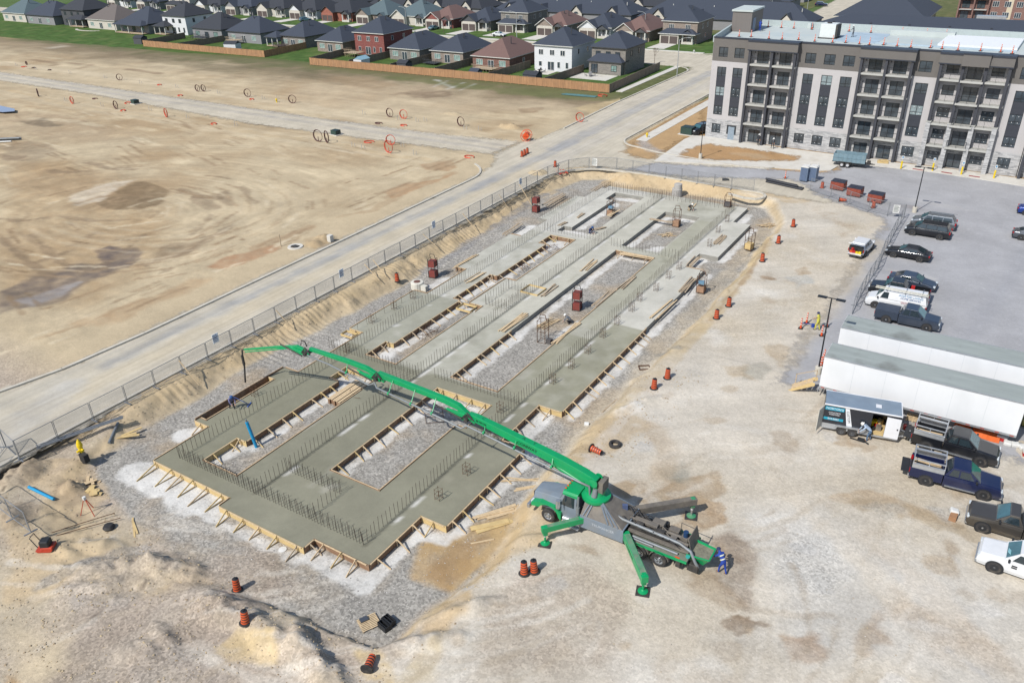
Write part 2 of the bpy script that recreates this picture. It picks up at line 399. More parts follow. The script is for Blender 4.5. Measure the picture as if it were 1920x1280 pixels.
def E_(px, py, rx, ry, an=0, z=0): return [tuple(P(px, py, z)[:2]), (rx, ry), (an,)]
BR, DK, PALE, GRV, SAND, ORG, WET, WHT = Q(172,146,112), Q(128,112,96), Q(228,214,184), Q(172,166,158), Q(212,186,140), Q(196,154,116), Q(132,122,112), Q(236,234,228)
SPL = []
def sp(kind, pts, col, gr=None, soft=1.0, amp=1.0, op=.8, wd=0, z=0.0):
    if kind != 'e': pts = PL(pts, z)
    SPL.append((kind, pts, col, gr, soft*.55 if soft <= 1.5 else soft*.8, amp, op, wd))
# --- the field west of the road
sp('p', [(0,330),(120,300),(330,420),(300,520),(180,560),(0,560)], Q(184,156,118), .1, 6, 4, .6)
sp('e', E_(150,350,16,7), Q(176,150,116), .1, 5, 3, .6)
sp('e', E_(90,235,22,6), Q(176,154,126), .1, 4, 4, .55)
sp('p', [(185,382),(215,362),(262,340),(300,348),(322,362),(300,385),(250,395)], Q(136,116,90), .1, 1.2, 1.5, .85)
sp('p', [(120,370),(215,338),(250,338),(190,372),(150,385)], Q(222,210,190), .1, 1.2, 1.5, .7)
sp('s', [(238,388),(345,362)], PALE, .1, .6, .5, .6, .5); sp('s', [(262,395),(350,378)], PALE, .1, .6, .4, .5, .4)
sp('p', [(176,470),(205,462),(243,468),(262,480),(240,500),(200,500)], Q(118,106,100), .0, 1.0, 1.3, .85)
sp('p', [(0,548),(60,520),(150,500),(235,492),(205,520),(110,560),(40,580),(0,590)], Q(122,110,102), .0, 2, 2, .85)
sp('p', [(30,565),(90,545),(150,530),(120,552),(60,574)], Q(166,160,156), .0, 1.2, .8, .8)
sp('p', [(0,275),(60,262),(110,282),(60,300),(0,302)], DK, .0, 1.5, 2.0, .4)
sp('p', [(30,228),(80,222),(118,235),(80,240)], Q(124,110,92), 0, 1.5, 1.5, .7)
sp('p', [(300,465),(330,455),(385,452),(350,475),(290,492)], Q(138,116,92), 0, 1, 1.2, .65)
sp('p', [(255,497),(295,485),(275,500)], DK, 0, .5, .5, .6)
for a, b_, w_ in (((90,320),(168,320),1.6),((165,305),(250,318),1.4),((340,355),(415,372),1.6),((370,370),(402,390),2.0),((420,362),(436,384),1.6),((455,350),(480,380),1),((395,405),(362,440),.8),((0,410),(90,408),.9),((110,405),(240,412),.8),((0,445),(95,520),1.0),((60,440),(130,500),.8),((135,470),(20,500),.7),((420,435),(330,450),.7),((440,420),(350,470),.8),((0,292),(40,295),2.2),((270,440),(180,505),.5),((330,500),(240,530),.6),((190,430),(120,465),.6)):
    m_ = ((a[0]+b_[0])/2, (a[1]+b_[1])/2+5); sp('s', [a, m_, b_], Q(140,120,98), .1, .9, .8, .6, w_)
for k in range(7):      # the wide turning circle of tyre tracks
    r_ = 11+k*1.3; c_ = P(300, 385); pts = [(c_.x+r_*1.25*math.cos(t), c_.y+r_*.85*math.sin(t)) for t in np.linspace(-1.9, 1.1, 18)]
    SPL.append(('s', pts, Q(158,136,108) if k % 2 else Q(208,192,164), .1, .6, .5, .42, .45))
sp('p', [(385,500),(440,478),(505,462),(535,458),(490,480),(420,508)], Q(186,146,112), 0, 1.2, 1, .85)
sp('p', [(150,605),(260,560),(360,525),(390,525),(300,570),(190,612)], Q(188,158,122), 0, 2, 1.5, .6)
sp('s', [(60,640),(150,610),(250,568),(320,545)], Q(166,138,106), 0, .6, .6, .5, .6)
sp('p', [(722,360),(760,345),(830,335),(850,325),(800,350),(735,372)], Q(190,156,120), 0, 1.2, 1, .85)
sp('p', [(785,308),(850,300),(858,312),(840,322),(800,318)], Q(188,158,124), 0, 1, 1, .85)
sp('s', [(545,440),(640,405),(700,395),(800,335),(850,325)], Q(176,150,118), 0, 1, 1, .55, 1.0)
sp('s', [(480,465),(545,440),(580,425)], Q(180,152,120), 0, 1, 1, .6, 1.6)
sp('e', E_(600,455,2.4,2.2), Q(180,156,122), 0, 1, 1, .7)
sp('p', [(570,160),(780,150),(860,180),(1040,190),(1100,200),(900,215),(620,205),(500,185)], Q(206,186,156), .1, 5, 4, .5)
sp('p', [(740,178),(790,168),(850,178),(800,190)], Q(140,120,98), 0, 2.5, 2.5, .8)
sp('p', [(600,150),(640,140),(760,160),(700,170)], Q(170,146,114), 0, 4, 3, .6)
sp('s', [(818,150),(850,165)], WHT, 0, 1, .6, .7, 1.0); sp('s', [(815,162),(840,152)], WHT, 0, 1, .6, .6, .6); sp('s', [(840,168),(870,155)], WHT, 0, 1, .5, .6, .6); sp('s', [(862,170),(890,158)], WHT, 0, 1, .5, .5, .6)
sp('p', [(970,205),(1020,202),(1010,212),(980,213)], Q(150,124,96), 0, 1.2, 1, .6); sp('p', [(955,236),(1000,234),(990,242)], Q(168,140,108), 0, 1.2, 1, .7)
sp('p', [(0,60),(30,58),(60,66),(0,78)], Q(196,170,130), 0, 3, 2, .7)
for a, b_ in (((60,130),(110,120)),((150,128),(170,124)),((240,130),(300,138)),((130,118),(170,122)),((60,112),(100,118))): sp('s', [a, b_], Q(140,116,92), 0, 1.2, 1, .6, 2.2)
sp('p', [(85,90),(115,84),(125,86),(95,93)], Q(220,210,190), 0, 1, 1, .6)
sp('s', [(20,170),(60,180),(140,200),(250,215),(400,235),(480,250),(560,262),(640,272),(720,290),(800,300)], Q(196,168,124), .1, 1, 1.2, .6, 1.5)
sp('s', [(0,118),(180,140),(330,162),(520,192),(700,225),(900,255)], Q(222,206,176), .1, 2.5, 1.5, .6, 5)
sp('s', [(0,172),(150,200),(340,230),(560,262),(800,300)], Q(220,204,174), .1, 2.5, 1.5, .5, 5)
sp('s', [(60,222),(130,226),(190,236)], PALE, .1, 1.5, 1, .4, 2)
sp('p', [(560,120),(760,152),(1000,182),(1130,190),(1145,178),(900,160),(700,140),(580,126)], Q(116,120,76), .1, 2.5, 2.5, .7)
sp('p', [(250,100),(400,118),(600,135),(600,150),(400,135),(250,112)], Q(118,110,84), .1, 4, 3, .5)
sp('p', [(1080,205),(1170,180),(1240,180),(1130,222)], Q(216,194,152), .1, 2, 2, .8)
# --- bank and edges
sp('s', [(60,832),(180,785),(320,715),(420,665),(560,592),(700,520),(820,460),(940,395),(1030,345)], Q(214,190,150), .1, 1.5, .8, .6, 2)
sp('s', [(1150,330),(1300,345),(1400,352),(1490,372)], Q(208,184,146), .1, 1.5, 1, .8, 3.5)
sp('s', [(1200,345),(1290,352),(1400,375)], Q(186,160,122), .1, 1.2, 1, .55, 1.5)
sp('s', [(800,505),(845,475),(900,440),(960,400),(1020,362)], Q(150,148,146), 1, .6, .7, .8, 1.4, -1.0)
for a in ((1420,480),(1340,590),(1290,640),(1230,690),(1160,750),(1120,800),(1075,850)): pass
sp('s', [(1450,430),(1400,505),(1340,585),(1280,650),(1200,725),(1150,775),(1100,830),(1060,870)], Q(208,186,146), .1, 1, .8, .75, 1.4)
sp('s', [(1330,600),(1400,520),(1440,450)], Q(168,140,104), .1, .5, .4, .6, .5)
sp('s', [(1120,840),(1160,790),(1180,770)], WHT, 0, .4, .5, .9, .9); sp('s', [(1165,780),(1195,765)], WHT, 0, .3, .5, .9, .7); sp('s', [(1190,795),(1200,800)], WHT, 0, .3, .3, .8, .5)
sp('p', [(770,1080),(800,1010),(870,985),(960,960),(930,1010),(905,1060),(850,1105),(790,1100)], Q(198,168,122), .1, 1.2, 1, .95, 0, -1.0)
sp('p', [(800,1075),(850,1010),(905,1000),(890,1060),(840,1100)], Q(172,142,104), .1, 1.0, .8, .75, 0, -1.0)
sp('s', [(850,1105),(880,1090)], WHT, 0, .3, .4, .8, .6)
sp('p', [(950,940),(1030,900),(1120,960),(1020,1020),(960,1040),(880,1110),(830,1170),(790,1180),(860,1090)], Q(212,182,134), .15, 1.5, 1.5, .65)
sp('p', [(740,1280),(800,1200),(850,1160),(830,1210),(790,1280)], Q(214,196,160), .1, 1, 1, .7)
sp('p', [(1090,800),(1180,760),(1220,800),(1160,850),(1080,880),(1040,900)], Q(204,178,138), .2, 1.5, 1.5, .6)
sp('p', [(390,1195),(440,1165),(510,1185),(520,1230),(430,1225)], Q(220,196,150), .1, .8, .8, .8)
sp('p', [(660,1195),(720,1215),(730,1270),(690,1250)], Q(220,196,150), .1, .8, .6, .8)
sp('s', [(330,1200),(420,1235),(500,1260),(560,1280)], Q(224,216,202), .2, .8, .6, .7, 1.0)
sp('p', [(0,1120),(120,1180),(200,1280),(0,1280)], Q(222,204,172), .15, 2, 1.2, .8)
sp('p', [(0,1230),(25,1260),(30,1280),(0,1280)], Q(176,138,90), .3, .8, .5, .7)
sp('p', [(0,960),(80,985),(150,1060),(60,1110),(0,1110)], Q(216,192,154), .2, 1.5, 1, .7)
sp('p', [(470,1000),(560,1080),(470,1110),(330,1200),(230,1280),(60,1280),(140,1200),(260,1110),(340,1060),(400,1010)], Q(176,162,146), .8, 2, 1.2, .85)
sp('p', [(230,1230),(330,1190),(420,1230),(560,1280),(230,1280)], Q(178,168,156), .9, 1.5, 1, .7)
sp('p', [(930,1130),(1080,1040),(1180,1100),(1160,1280),(860,1280),(880,1190)], Q(186,172,154), .6, 2.5, 2, .7)
sp('p', [(1400,960),(1560,930),(1720,1040),(1920,1150),(1920,1280),(1500,1280),(1400,1180)], Q(214,211,204), .35, 5, 3, .6)
sp('p', [(1150,660),(1500,620),(1500,860),(1250,850)], Q(220,212,198), .2, 5, 3, .5)
SPL.append(('s', [(-24.6,46),(-24.6,84),(-25,104)], Q(200,186,162), .35, 1.2, 1.0, .6, 1.6))
sp('p', [(160,1030),(290,1000),(330,1050),(210,1120),(120,1140),(100,1090)], Q(190,180,168), .8, 1.5, 1, .7)
sp('s', [(60,1085),(110,1055),(170,1025),(260,1005)], Q(160,156,150), 1, .6, .6, .7, .8)
sp('s', [(150,1270),(260,1180),(330,1120),(460,1050)], Q(200,188,172), .5, 1, .8, .5, 2)
sp('s', [(150,1150),(330,1038)], Q(120,108,96), .4, .1, .1, .7, .10)
sp('p', [(50,850),(150,840),(200,900),(150,960),(60,950)], Q(214,190,152), .1, 1, 1, .6)
for a in ((30,880),(130,900),(25,950)): sp('e', E_(a[0],a[1],1.6,1.4), Q(158,140,118), .3, .8, .7, .6)
sp('s', [(0,905),(40,870),(60,850)], Q(96,86,76), 0, .1, .2, .7, .12)
# --- yard stains
sp('p', [(1140,910),(1175,905),(1215,915),(1350,880),(1355,920),(1300,960),(1250,940),(1230,970),(1200,950)], Q(178,156,126), .3, .7, .9, .85)
sp('p', [(1270,960),(1320,935),(1370,950),(1365,975),(1320,990),(1280,975)], Q(182,158,128), .4, .5, .6, .85)
sp('p', [(1255,985),(1300,975),(1330,990),(1300,1002),(1262,998)], Q(184,162,134), .4, .5, .6, .7)
sp('p', [(1230,880),(1280,870),(1300,900),(1260,905)], Q(150,150,138), .2, .8, .6, .6)
sp('s', [(1225,800),(1250,850),(1245,890)], Q(190,168,138), .3, 1.5, 1, .5, 2)
sp('p', [(1330,1075),(1340,1010),(1375,1000),(1420,1040),(1430,1100),(1400,1140),(1360,1110)], Q(142,124,106), .5, 1.4, 1.2, .75)
sp('p', [(1270,1090),(1340,1080),(1400,1135),(1380,1160),(1310,1120)], Q(168,148,122), .4, 1, 1, .7)
sp('e', E_(1388,1170,.9,.8), Q(140,118,94), .3, .3, .4, .8); sp('e', E_(1432,1170,.35,.28), Q(140,118,94), .3, .1, .1, .85)
sp('p', [(1460,1190),(1520,1195),(1530,1235),(1480,1240)], Q(178,148,118), .4, .8, 1, .65)
sp('p', [(1600,1180),(1640,1160),(1660,1200),(1620,1220)], Q(176,150,120), .4, .8, 1, .6)
sp('p', [(1560,930),(1640,925),(1700,945),(1760,965),(1800,985),(1720,970),(1640,950)], Q(186,162,130), .4, .8, 1, .6)
sp('s', [(1620,945),(1700,955),(1780,990),(1850,1010)], Q(176,156,124), .3, .8, .8, .6, 1.0)
sp('s', [(1570,830),(1640,838),(1620,845)], Q(170,142,108), .2, .3, .3, .7, .35); sp('s', [(1585,815),(1595,840)], Q(170,142,108), .2, .3, .3, .6, .3)
sp('p', [(1390,690),(1430,680),(1450,690),(1430,712),(1395,708)], Q(176,172,158), .2, .8, .6, .7)
sp('p', [(1380,685),(1455,690),(1440,650),(1460,640),(1480,650),(1470,690)], Q(188,166,134), .3, 1, 1, .55)
sp('p', [(1340,680),(1400,685),(1420,715),(1370,710)], Q(190,170,140), .3, 1, 1, .6)
sp('p', [(1480,520),(1510,515),(1525,530),(1495,540)], Q(188,188,182), .3, .8, .8, .7); sp('p', [(1490,505),(1510,500),(1520,512),(1500,515)], Q(176,152,120), .3, .6, .6, .6)
sp('e', E_(1440,521,.9,.5), Q(158,130,98), .3, .2, .2, .8)
sp('p', [(1500,415),(1560,405),(1580,425),(1520,432)], Q(214,208,196), .2, 1.5, 1, .5)
sp('p', [(1490,1000),(1560,1010),(1600,1080),(1540,1120),(1480,1060)], Q(198,196,190), .9, 2, 2, .6)
sp('p', [(1620,950),(1690,940),(1720,960),(1660,975)], Q(192,190,182), .8, 1, 1, .6); sp('p', [(1740,950),(1790,955),(1780,985)], Q(180,178,172), .8, .8, .8, .6)
sp('s', [(1620,1000),(1720,1090),(1850,1200)], Q(226,214,196), .3, 1.5, 1, .5, 1.5); sp('s', [(1450,900),(1560,1000),(1680,1120)], Q(228,216,196), .3, 1.5, 1, .5, 1.5)
sp('p', [(1700,1130),(1850,1180),(1920,1230),(1920,1280),(1760,1230)], Q(192,170,142), .5, 2, 2, .5)
sp('p', [(1560,790),(1700,850),(1690,880),(1560,830)], Q(208,196,176), .3, 1.5, 1, .5)
sp('e', E_(1255,648,1.3,.45), Q(158,154,144), .4, .1, .2, .8)
sp('p', [(1280,690),(1310,680),(1320,700),(1290,710)], Q(196,190,180), .5, .8, .8, .5)
rq = random.Random(5)
for k in range(230):       # tyre and blade marks following the traffic
    x = -76-rq.random()**1.3*110; y = rq.uniform(22, 106); cxx, cyy = -104, 62
    dx, dy = x-cxx, y-cyy; r_ = math.hypot(dx, dy*1.3)
    if r_ < 30: tx, ty = -dy*1.3, dx
    elif x > -88: tx, ty = .05, 1
    else: tx, ty = -1, .25+rq.uniform(-.2,.2)
    n_ = math.hypot(tx, ty); tx, ty = tx/n_, ty/n_; L_ = rq.uniform(2, 8); bend = rq.uniform(-.1,.1)
    pts = [(x+tx*L_*t-ty*bend*L_*t*t, y+ty*L_*t+tx*bend*L_*t*t) for t in np.linspace(-.5,.5,6)]
    for off in ((0,) if rq.random() < .5 else (-.9,.9)):
        SPL.append(('s', [(p[0]-ty*off, p[1]+tx*off) for p in pts], rq.choice([Q(150,126,98), Q(168,144,114), Q(228,212,182), Q(176,152,122)]), .15, .3, .35, rq.uniform(.4,.85), rq.uniform(.25,.6)))
for k in range(70):        # the yard and lower left ground
    x = rq.uniform(-22, 6) if k % 2 else rq.uniform(-52,-16); y = rq.uniform(22,58) if k % 2 else rq.uniform(12,26); an = rq.gauss(.9 if k % 2 else .55, .35); L_ = rq.uniform(2,9)
    pts = [(x+math.cos(an+t*.3)*L_*t, y+math.sin(an+t*.3)*L_*t) for t in np.linspace(0,1,6)]
    for off in (-.85,.85): SPL.append(('s', [(p[0]-math.sin(an)*off, p[1]+math.cos(an)*off) for p in pts], rq.choice([Q(228,220,206), Q(192,178,156), Q(176,160,138), Q(232,226,214)]), .35, .25, .3, rq.uniform(.25,.5), rq.uniform(.25,.5)))
for k in range(60):
    x, y = rq.uniform(-24, 8), rq.uniform(22, 60); SPL.append(('e', [(x,y),(rq.uniform(.2,1.4), rq.uniform(.2,.9)),(rq.uniform(0,3),)], rq.choice([Q(186,166,138), Q(200,198,194), Q(226,222,214), Q(168,148,122)]), .4, .3, .5, rq.uniform(.3,.65)))
paint(TX, TY, C, Gv, SPL)
dxx, dyy = TX+104, TY-62; rr_ = np.hypot(dxx, dyy*1.25); th = np.arctan2(dyy*1.25, dxx)
ani = vnoise(rr_/.8+fbm(TX, TY, 6, 2, 71)*2, th*4+3, 72)*.6+vnoise(rr_/.4, th*6+9, 73)*.5+vnoise(rr_/2.2, th*3+1, 74)*.2-.65
anx = vnoise(TX/.5+fbm(TX, TY, 9, 2, 75)*3, TY/14, 76)*.5+vnoise(TX/1.3, TY/20, 77)*.5-.5
any_ = vnoise(TX/16, TY/.9+fbm(TX, TY, 9, 2, 78)*2, 79)*.6+vnoise(TX/9, TY/.45, 80)*.4-.5
wr = np.exp(-((TX+82)/9)**2); wt = sstep(92, 104, TY)
aa = 1+field*((1-wr)*(1-wt)*ani*.30+wr*(1-wt)*anx*.26+wt*any_*.26)
any2 = vnoise((TX*.6-TY*.8)/.7, (TX*.8+TY*.6)/9, 81)*.6+vnoise((TX*.6-TY*.8)/.35, (TX*.8+TY*.6)/6, 82)*.4-.5
aa *= 1+(yard+sw)*(sdp > 0)*any2*.16
for i in range(3): C[i] *= aa
# pale lean-concrete spill along the footings (a real stain on the gravel)
WS = []
def ws(x0, y0, x1, y1, w_=.9, op=.95): WS.append(('s', [(x0, y0), (x1, y1)], WHT, .15, .35, .45, op, w_))
ws(-52.6,26.4,-43,26.4,2.3); ws(-53,25.9,-49,25.6,1.6,.8); ws(-47,25.3,-44.5,25.4,1.2,.7); ws(-42.5,25.6,-34.2,25.8,.9,.7); ws(-33.8,26.6,-28.8,26.4,1.5); ws(-28.7,27,-28.7,32.6,1.0); ws(-28.6,32.2,-26.8,32.4,1.2); ws(-26.5,33.2,-26.5,43,.9); ws(-28.4,44.2,-28.4,49,1.3); ws(-28.3,44,-26.6,44,1); ws(-26.5,50,-26.5,84,.9)
ws(-28.8,84.6,-28.8,88,1.2); ws(-26.5,88.8,-26.5,101,.9); ws(-28.8,102,-28.8,106,1.2); ws(-53.3,31.2,-52.4,32.6,1.6); ws(-52.8,50.3,-52.6,51.8,1.6); ws(-53.2,64,-52.8,68,1.5); ws(-53,84,-52.8,88,1.4)
ws(-46.7,33.2,-46.7,43.6,.9); ws(-47.9,30,-47.9,32.6,1.4); ws(-47.6,44.6,-45,45.6,1.8); ws(-38.1,34,-38.1,47,.9); ws(-38,47,-33.4,47,.8); ws(-47,49.6,-47.4,51.6,1.6); ws(-46.9,52.3,-46.9,63,.8); ws(-45.8,62.6,-45.2,63.4,1.2)
ws(-47.7,64,-47.7,70.4,.8); ws(-46.9,71.2,-46.9,82,.8); ws(-47.6,83,-45.6,84.6,2.4); ws(-38,50,-38,84.5,.9); ws(-37.5,84,-34,84.1,.9); ws(-34.4,62,-34.2,66,.6); ws(-46.9,90.4,-46.9,101.6,1.1); ws(-48,88.2,-45.5,88.6,1.4); ws(-47.5,104.2,-45,104.4,1.2)
ws(-38.2,87,-38.2,100,.9); ws(-38,100,-34.5,100.3,.9); ws(-35.4,87.4,-34.5,89,1.6)
paint(TX, TY, C, Gv, WS)
g = grid_mesh('ground', txs, tys, TZ, C, Gv, ground_mat('ground_soil', bump=.42))
tag(g, kind='structure')
def gz(x, y):
    i = min(max(np.searchsorted(txs, x)-1, 0), len(txs)-2); j = min(max(np.searchsorted(tys, y)-1, 0), len(tys)-2)
    fx = (x-txs[i])/(txs[i+1]-txs[i]); fy = (y-tys[j])/(tys[j+1]-tys[j])
    return float((TZ[j,i]*(1-fx)+TZ[j,i+1]*fx)*(1-fy)+(TZ[j+1,i]*(1-fx)+TZ[j+1,i+1]*fx)*fy)
def GP(px, py, z0=0.0):
    "ground point under the pixel, on the real relief"
    z = z0
    for _ in range(8): p = P(px, py, z); z = z*.4+gz(p.x, p.y)*.6
    p = P(px, py, z); return Vector((p.x, p.y, gz(p.x, p.y)))
# ================================================================ SHEETS
def sheet(name, poly, z, base_col, gr, splats, mat, step=.5, edge=True, edge_off=0.0, kind='structure'):
    xs_ = [p[0] for p in poly]; ys_ = [p[1] for p in poly]
    xs = np.arange(min(xs_)-step, max(xs_)+2*step, step); ys = np.arange(min(ys_)-step, max(ys_)+2*step, step)
    X, Y = np.meshgrid(xs, ys); sd, _ = poly_sd(X, Y, poly)
    Cc = [np.full(X.shape, c) for c in base_col]; G = np.full(X.shape, gr)
    if splats: paint(X, Y, Cc, G, splats)
    m = (sd[:-1,:-1] < step) | (sd[1:,1:] < step)
    o = grid_mesh(name, xs, ys, np.full(X.shape, z), Cc, G, mat, m, -sd+edge_off)
    return tag(o, kind=kind)
def flat(name, poly, z0, z1, mat, kind='structure'):
    mb = MB(); mb.prism(list(poly), z0, z1); return tag(mb.build(name, mat), kind=kind)
MR = ground_mat('asphalt_dusty', edge=True, speck=.35, bump=.12, streak=(1.6, .06, 1), fine=1.4)
ML = ground_mat('asphalt_lot', edge=True, speck=.4, bump=.1, fine=1.4)
MG = ground_mat('haul_gravel', edge=True, speck=.6, bump=.4, streak=(.06, 1.4, 1))
rs_ = []
def rsp(x0, y0, x1, y1, col, w_, op, soft=.9, amp=.7): rs_.append(('s', [(x0, y0), (x1, y1)], col, .2, soft, amp, op, w_))
AS = Q(168,168,168)
rsp(-69.2, 20, -69.2, 95, Q(196,190,176), 1.0, .7); rsp(-67.6, 34, -67.0, 100, Q(174,174,172), 1.5, .8); rsp(-67, 95, -66.6, 125, Q(168,169,171), 2.4, .65); rsp(-67, 120, -67.4, 200, Q(170,171,173), 3.0, .65)
rsp(-65.2, 20, -65, 110, Q(214,200,172), 2.2, .6); rsp(-62, 20, -62, 105, Q(192,186,174), 1.6, .5); rsp(-69.6, 120, -70.5, 170, Q(206,198,184), 2.2, .5); rsp(-63.3, 110, -62.8, 200, Q(204,198,188), 3.0, .55); rsp(-61.2, 60, -61, 100, Q(176,174,170), .8, .5)
rsp(-67, 30, -63, 18, Q(200,198,192), 3, .6)
road_poly = [(-71.6,-60),(-71.4,26.2),(-70.2,31.5),(-69.8,40),(-69.9,100),(-70.7,106),(-72.5,110),(-74.2,112.5),(-74.2,121),(-72.6,124),(-72.3,134),(-73.3,158),(-72.8,200),(-74,204),(-300,210),(-470,212),(-470,221),(-300,221),(-74,222.5),(-72.6,228),(-72.6,300),(-78,420),(-64,420),(-60,300),(-59.6,222),(-59.3,130.6),(-58,127),(-54,125.4),(-46,124.6),(-40,124),(-20,122),(-20,113),(-40,114.2),(-50,114.6),(-56,114.2),(-60,111.5),(-60.6,108),(-60.6,-60)]
RP = sheet('road', road_poly, .004, Q(212,203,184), .2, rs_, MR, .6, edge_off=.9)
haul = [(-74.4,111),(-100,109.2),(-130,107.6),(-190,111),(-230,111),(-420,112),(-420,121),(-230,119.6),(-116,118.8),(-90,119.6),(-74.4,122)]
sheet('gravel_road', haul, .07, Q(212,202,182), .45, [('s', [(-420,117.5),(-74,117.5)], Q(180,174,166), .5, .8, .6, .7, 1.2), ('s', [(-420,114),(-74,114.5)], Q(184,178,170), .5, .8, .6, .7, 1.2)], MG, .8, edge_off=-.5)
lotp = PL([(1226,302),(1290,307),(1400,312),(1535,321),(1558,318),(1571,309),(1600,306),(1640,308),(1745,318),(1838,331),(1920,342),(2100,370)])+[(60,120),(60,60),(6,59),(-4,60.6),(-8,61.0)]+PL([(1545,744),(1500,735),(1440,727),(1447,712),(1475,660),(1503,606),(1534,582),(1551,545),(1576,512),(1600,478),(1621,448),(1648,419),(1640,408),(1600,394),(1560,380),(1520,366),(1508,352),(1480,340),(1400,338),(1290,335),(1200,325),(1160,318)])
lsp = [('s', [(-15.5,64),(-13.5,76),(-12.6,88),(-11.5,100)], Q(200,192,178), .4, 1.6, 1.2, .75, 3.6),('s', [(-19,62),(-15,76),(-14.6,84),(-14,92),(-13,100)], Q(196,188,176), .5, 1.5, 1.2, .6, 3.4), ('s', [(-12.5,66),(-12,84),(-12,100)], Q(212,200,180), .3, 1.5, 1, .75, 1.4),
       ('e', [(-20,106),(4,2.6),(0,)], Q(196,192,186), .3, 1.5, 1, .5), ('e', [(-14,95),(1.2,5),(0,)], Q(150,148,146), .3, 1.2, 1, .55), ('e', [(-17,80),(1.0,4),(0,)], Q(152,150,148), .3, .8, 1, .55),
       ('s', [(-8.5,92.5),(-4.2,92.2)], Q(206,204,200), .2, .4, .3, .6, .9), ('s', [(-9,75),(0,112)], Q(184,184,186), .2, 1, 1, .4, 1.2), ('s', [(0,75),(6,115)], Q(158,160,166), .2, 2, 1, .35, 1.6),
       ('s', [(-22,121),(-2,118)], Q(196,194,192), .2, 1, 1, .5, 1), ('p', [(-27.4,112.4),(-24,109.4),(-21.8,110.4),(-24.6,113.2)], Q(150,152,154), .3, .3, .2, .8), ('e', [(-9.6,116),(1.6,.8),(0,)], Q(150,140,136), .2, .5, .4, .5)]
sheet('parking_lot', lotp, .008, Q(182,182,184), .3, lsp, ML, .4, edge_off=-.7)
MC = M('concrete_walk', Q(226,222,212), .9, var=.05, scale=1.2, bump=.15, dirt=(Q(196,186,168), .5))
MK = M('concrete_kerb', Q(216,210,196), .9, var=.07, scale=1.5, bump=.1, dirt=(Q(188,176,152), .5))
def kerb(name, pts, wd=.32, h=.13, z=-.05):
    mb = MB()
    for i in range(len(pts)-1):
        a = Vector((*pts[i], z+h/2+.03)); b_ = Vector((*pts[i+1], z+h/2+.03)); d = (b_-a).normalized()*.02
        mb.bar(a-d, b_+d, wd, h+.1)
    return tag(mb.build(name, MK), kind='structure')
def arc(cx, cy, r, a0, a1, n=8): return [(cx+r*math.cos(R(a0+(a1-a0)*k/n)), cy+r*math.sin(R(a0+(a1-a0)*k/n))) for k in range(n+1)]
kerb('kerb', [(-71.8,-40),(-71.6,26),(-70.4,31.5),(-69.9,40),(-70.0,98)]+arc(-78,98.4,8,0,62,8))
kerb('kerb', [(-72.7,133),(-73.5,158),(-73.1,196)]+arc(-80,196.5,7,0,90,6)+[(-300,204.5)])
kerb('kerb', [(-60.4,-40),(-60.5,100)]+arc(-52.2,104.5,8.3,180,95,8)+[(-46,113.2),(-30,112.6)]+arc(-29.8,110.9,1.7,90,-60,6)+[(-30.5,109.2),(-33,110)], wd=.34)
kerb('kerb', [(-59.1,400),(-59.1,131.6)]+arc(-54.6,131.6,4.5,180,262,6)+[(-50.5,125.6),(-41,124.4),(-36,124.0)]+arc(-33.4,127.0,2.7,262,330,4))
kerb('kerb', [(-300,223),(-79,223.2),(-76,224.6),(-73.3,229),(-73.3,300)])
# pavements
flat('pavement', [(-78.6,168),(-77.0,168),(-77.0,203.4),(-78.6,203.4)], -.1, .06, MC)
flat('pavement', [(-57.2,131.5),(-55.2,131.5),(-55.2,172),(-57.2,172)], -.1, .06, MC)
flat('pavement', [(-79,224.6),(-300,224.6),(-300,226),(-79,226)], -.1, .06, MC)
flat('pavement', [(-77.4,230),(-75.8,230),(-75.8,300),(-77.4,300)], -.1, .06, MC)
front_walk = PL([(1226,303),(1283,262),(1300,255),(1322,256),(1480,280),(1560,290),(1640,299),(1680,306),(1745,313),(1838,325),(1920,337),(2040,354),(2040,372),(1920,350),(1838,337),(1745,323),(1640,312),(1600,309),(1571,312),(1558,320),(1535,321),(1400,312),(1290,306)])
flat('pavement', front_walk, -.1, .10, MC)
isl = PL([(1270,294),(1285,283),(1320,270),(1400,279),(1500,294),(1490,303),(1400,303),(1300,300)])
MD = ground_mat('bed_soil', edge=True, bump=.5)
sheet('soil_bed', isl, .115, Q(190,154,112), .2, [('e', E_(1400,292,4,1.2), Q(206,186,156), .2, 1, 1, .5)], MD, .35, edge_off=0)
bank_e = PL([(1175,276),(1290,200),(1320,190),(1322,256),(1300,255),(1283,262),(1226,300),(1190,296),(1165,285)])
sheet('soil_bed', bank_e, .012, Q(196,164,122), .2, [('s', [(-56,131),(-52,126.5),(-45,125.6)], Q(178,172,166), .8, .6, .6, .8, 2.2)], MD, .5, edge_off=-.2)
MLW = M('lawn_grass', Q(88,116,60,.56), .95, var=.28, scale=.35, bump=.3, dirt=(Q(132,136,86), .5), spec=.1)
MLW2 = M('lawn_dry', Q(118,124,82,.5), .95, var=.2, scale=.5, bump=.3, dirt=(Q(150,140,104), .6), spec=.1)
flat('lawn', [(-84,166.6),(-78.7,168),(-78.7,203.2),(-80.2,203.2),(-80.6,198),(-86,198),(-86,166.6)], -.2, .03, MLW)
flat('lawn', [(-76.9,166),(-73.7,160),(-73.4,196),(-75,202),(-76.9,203.2)], -.2, .035, MLW2)
flat('lawn', [(-420,168.2),(-86,168.2),(-86,204.0),(-420,204.0)], -.2, .02, MLW)
flat('lawn', [(-420,226.2),(-77.5,226.2),(-77.5,262),(-420,262)], -.2, .02, MLW)
flat('lawn', [(-420,158),(-230,163),(-200,168),(-420,168)], -.2, .0, MLW)
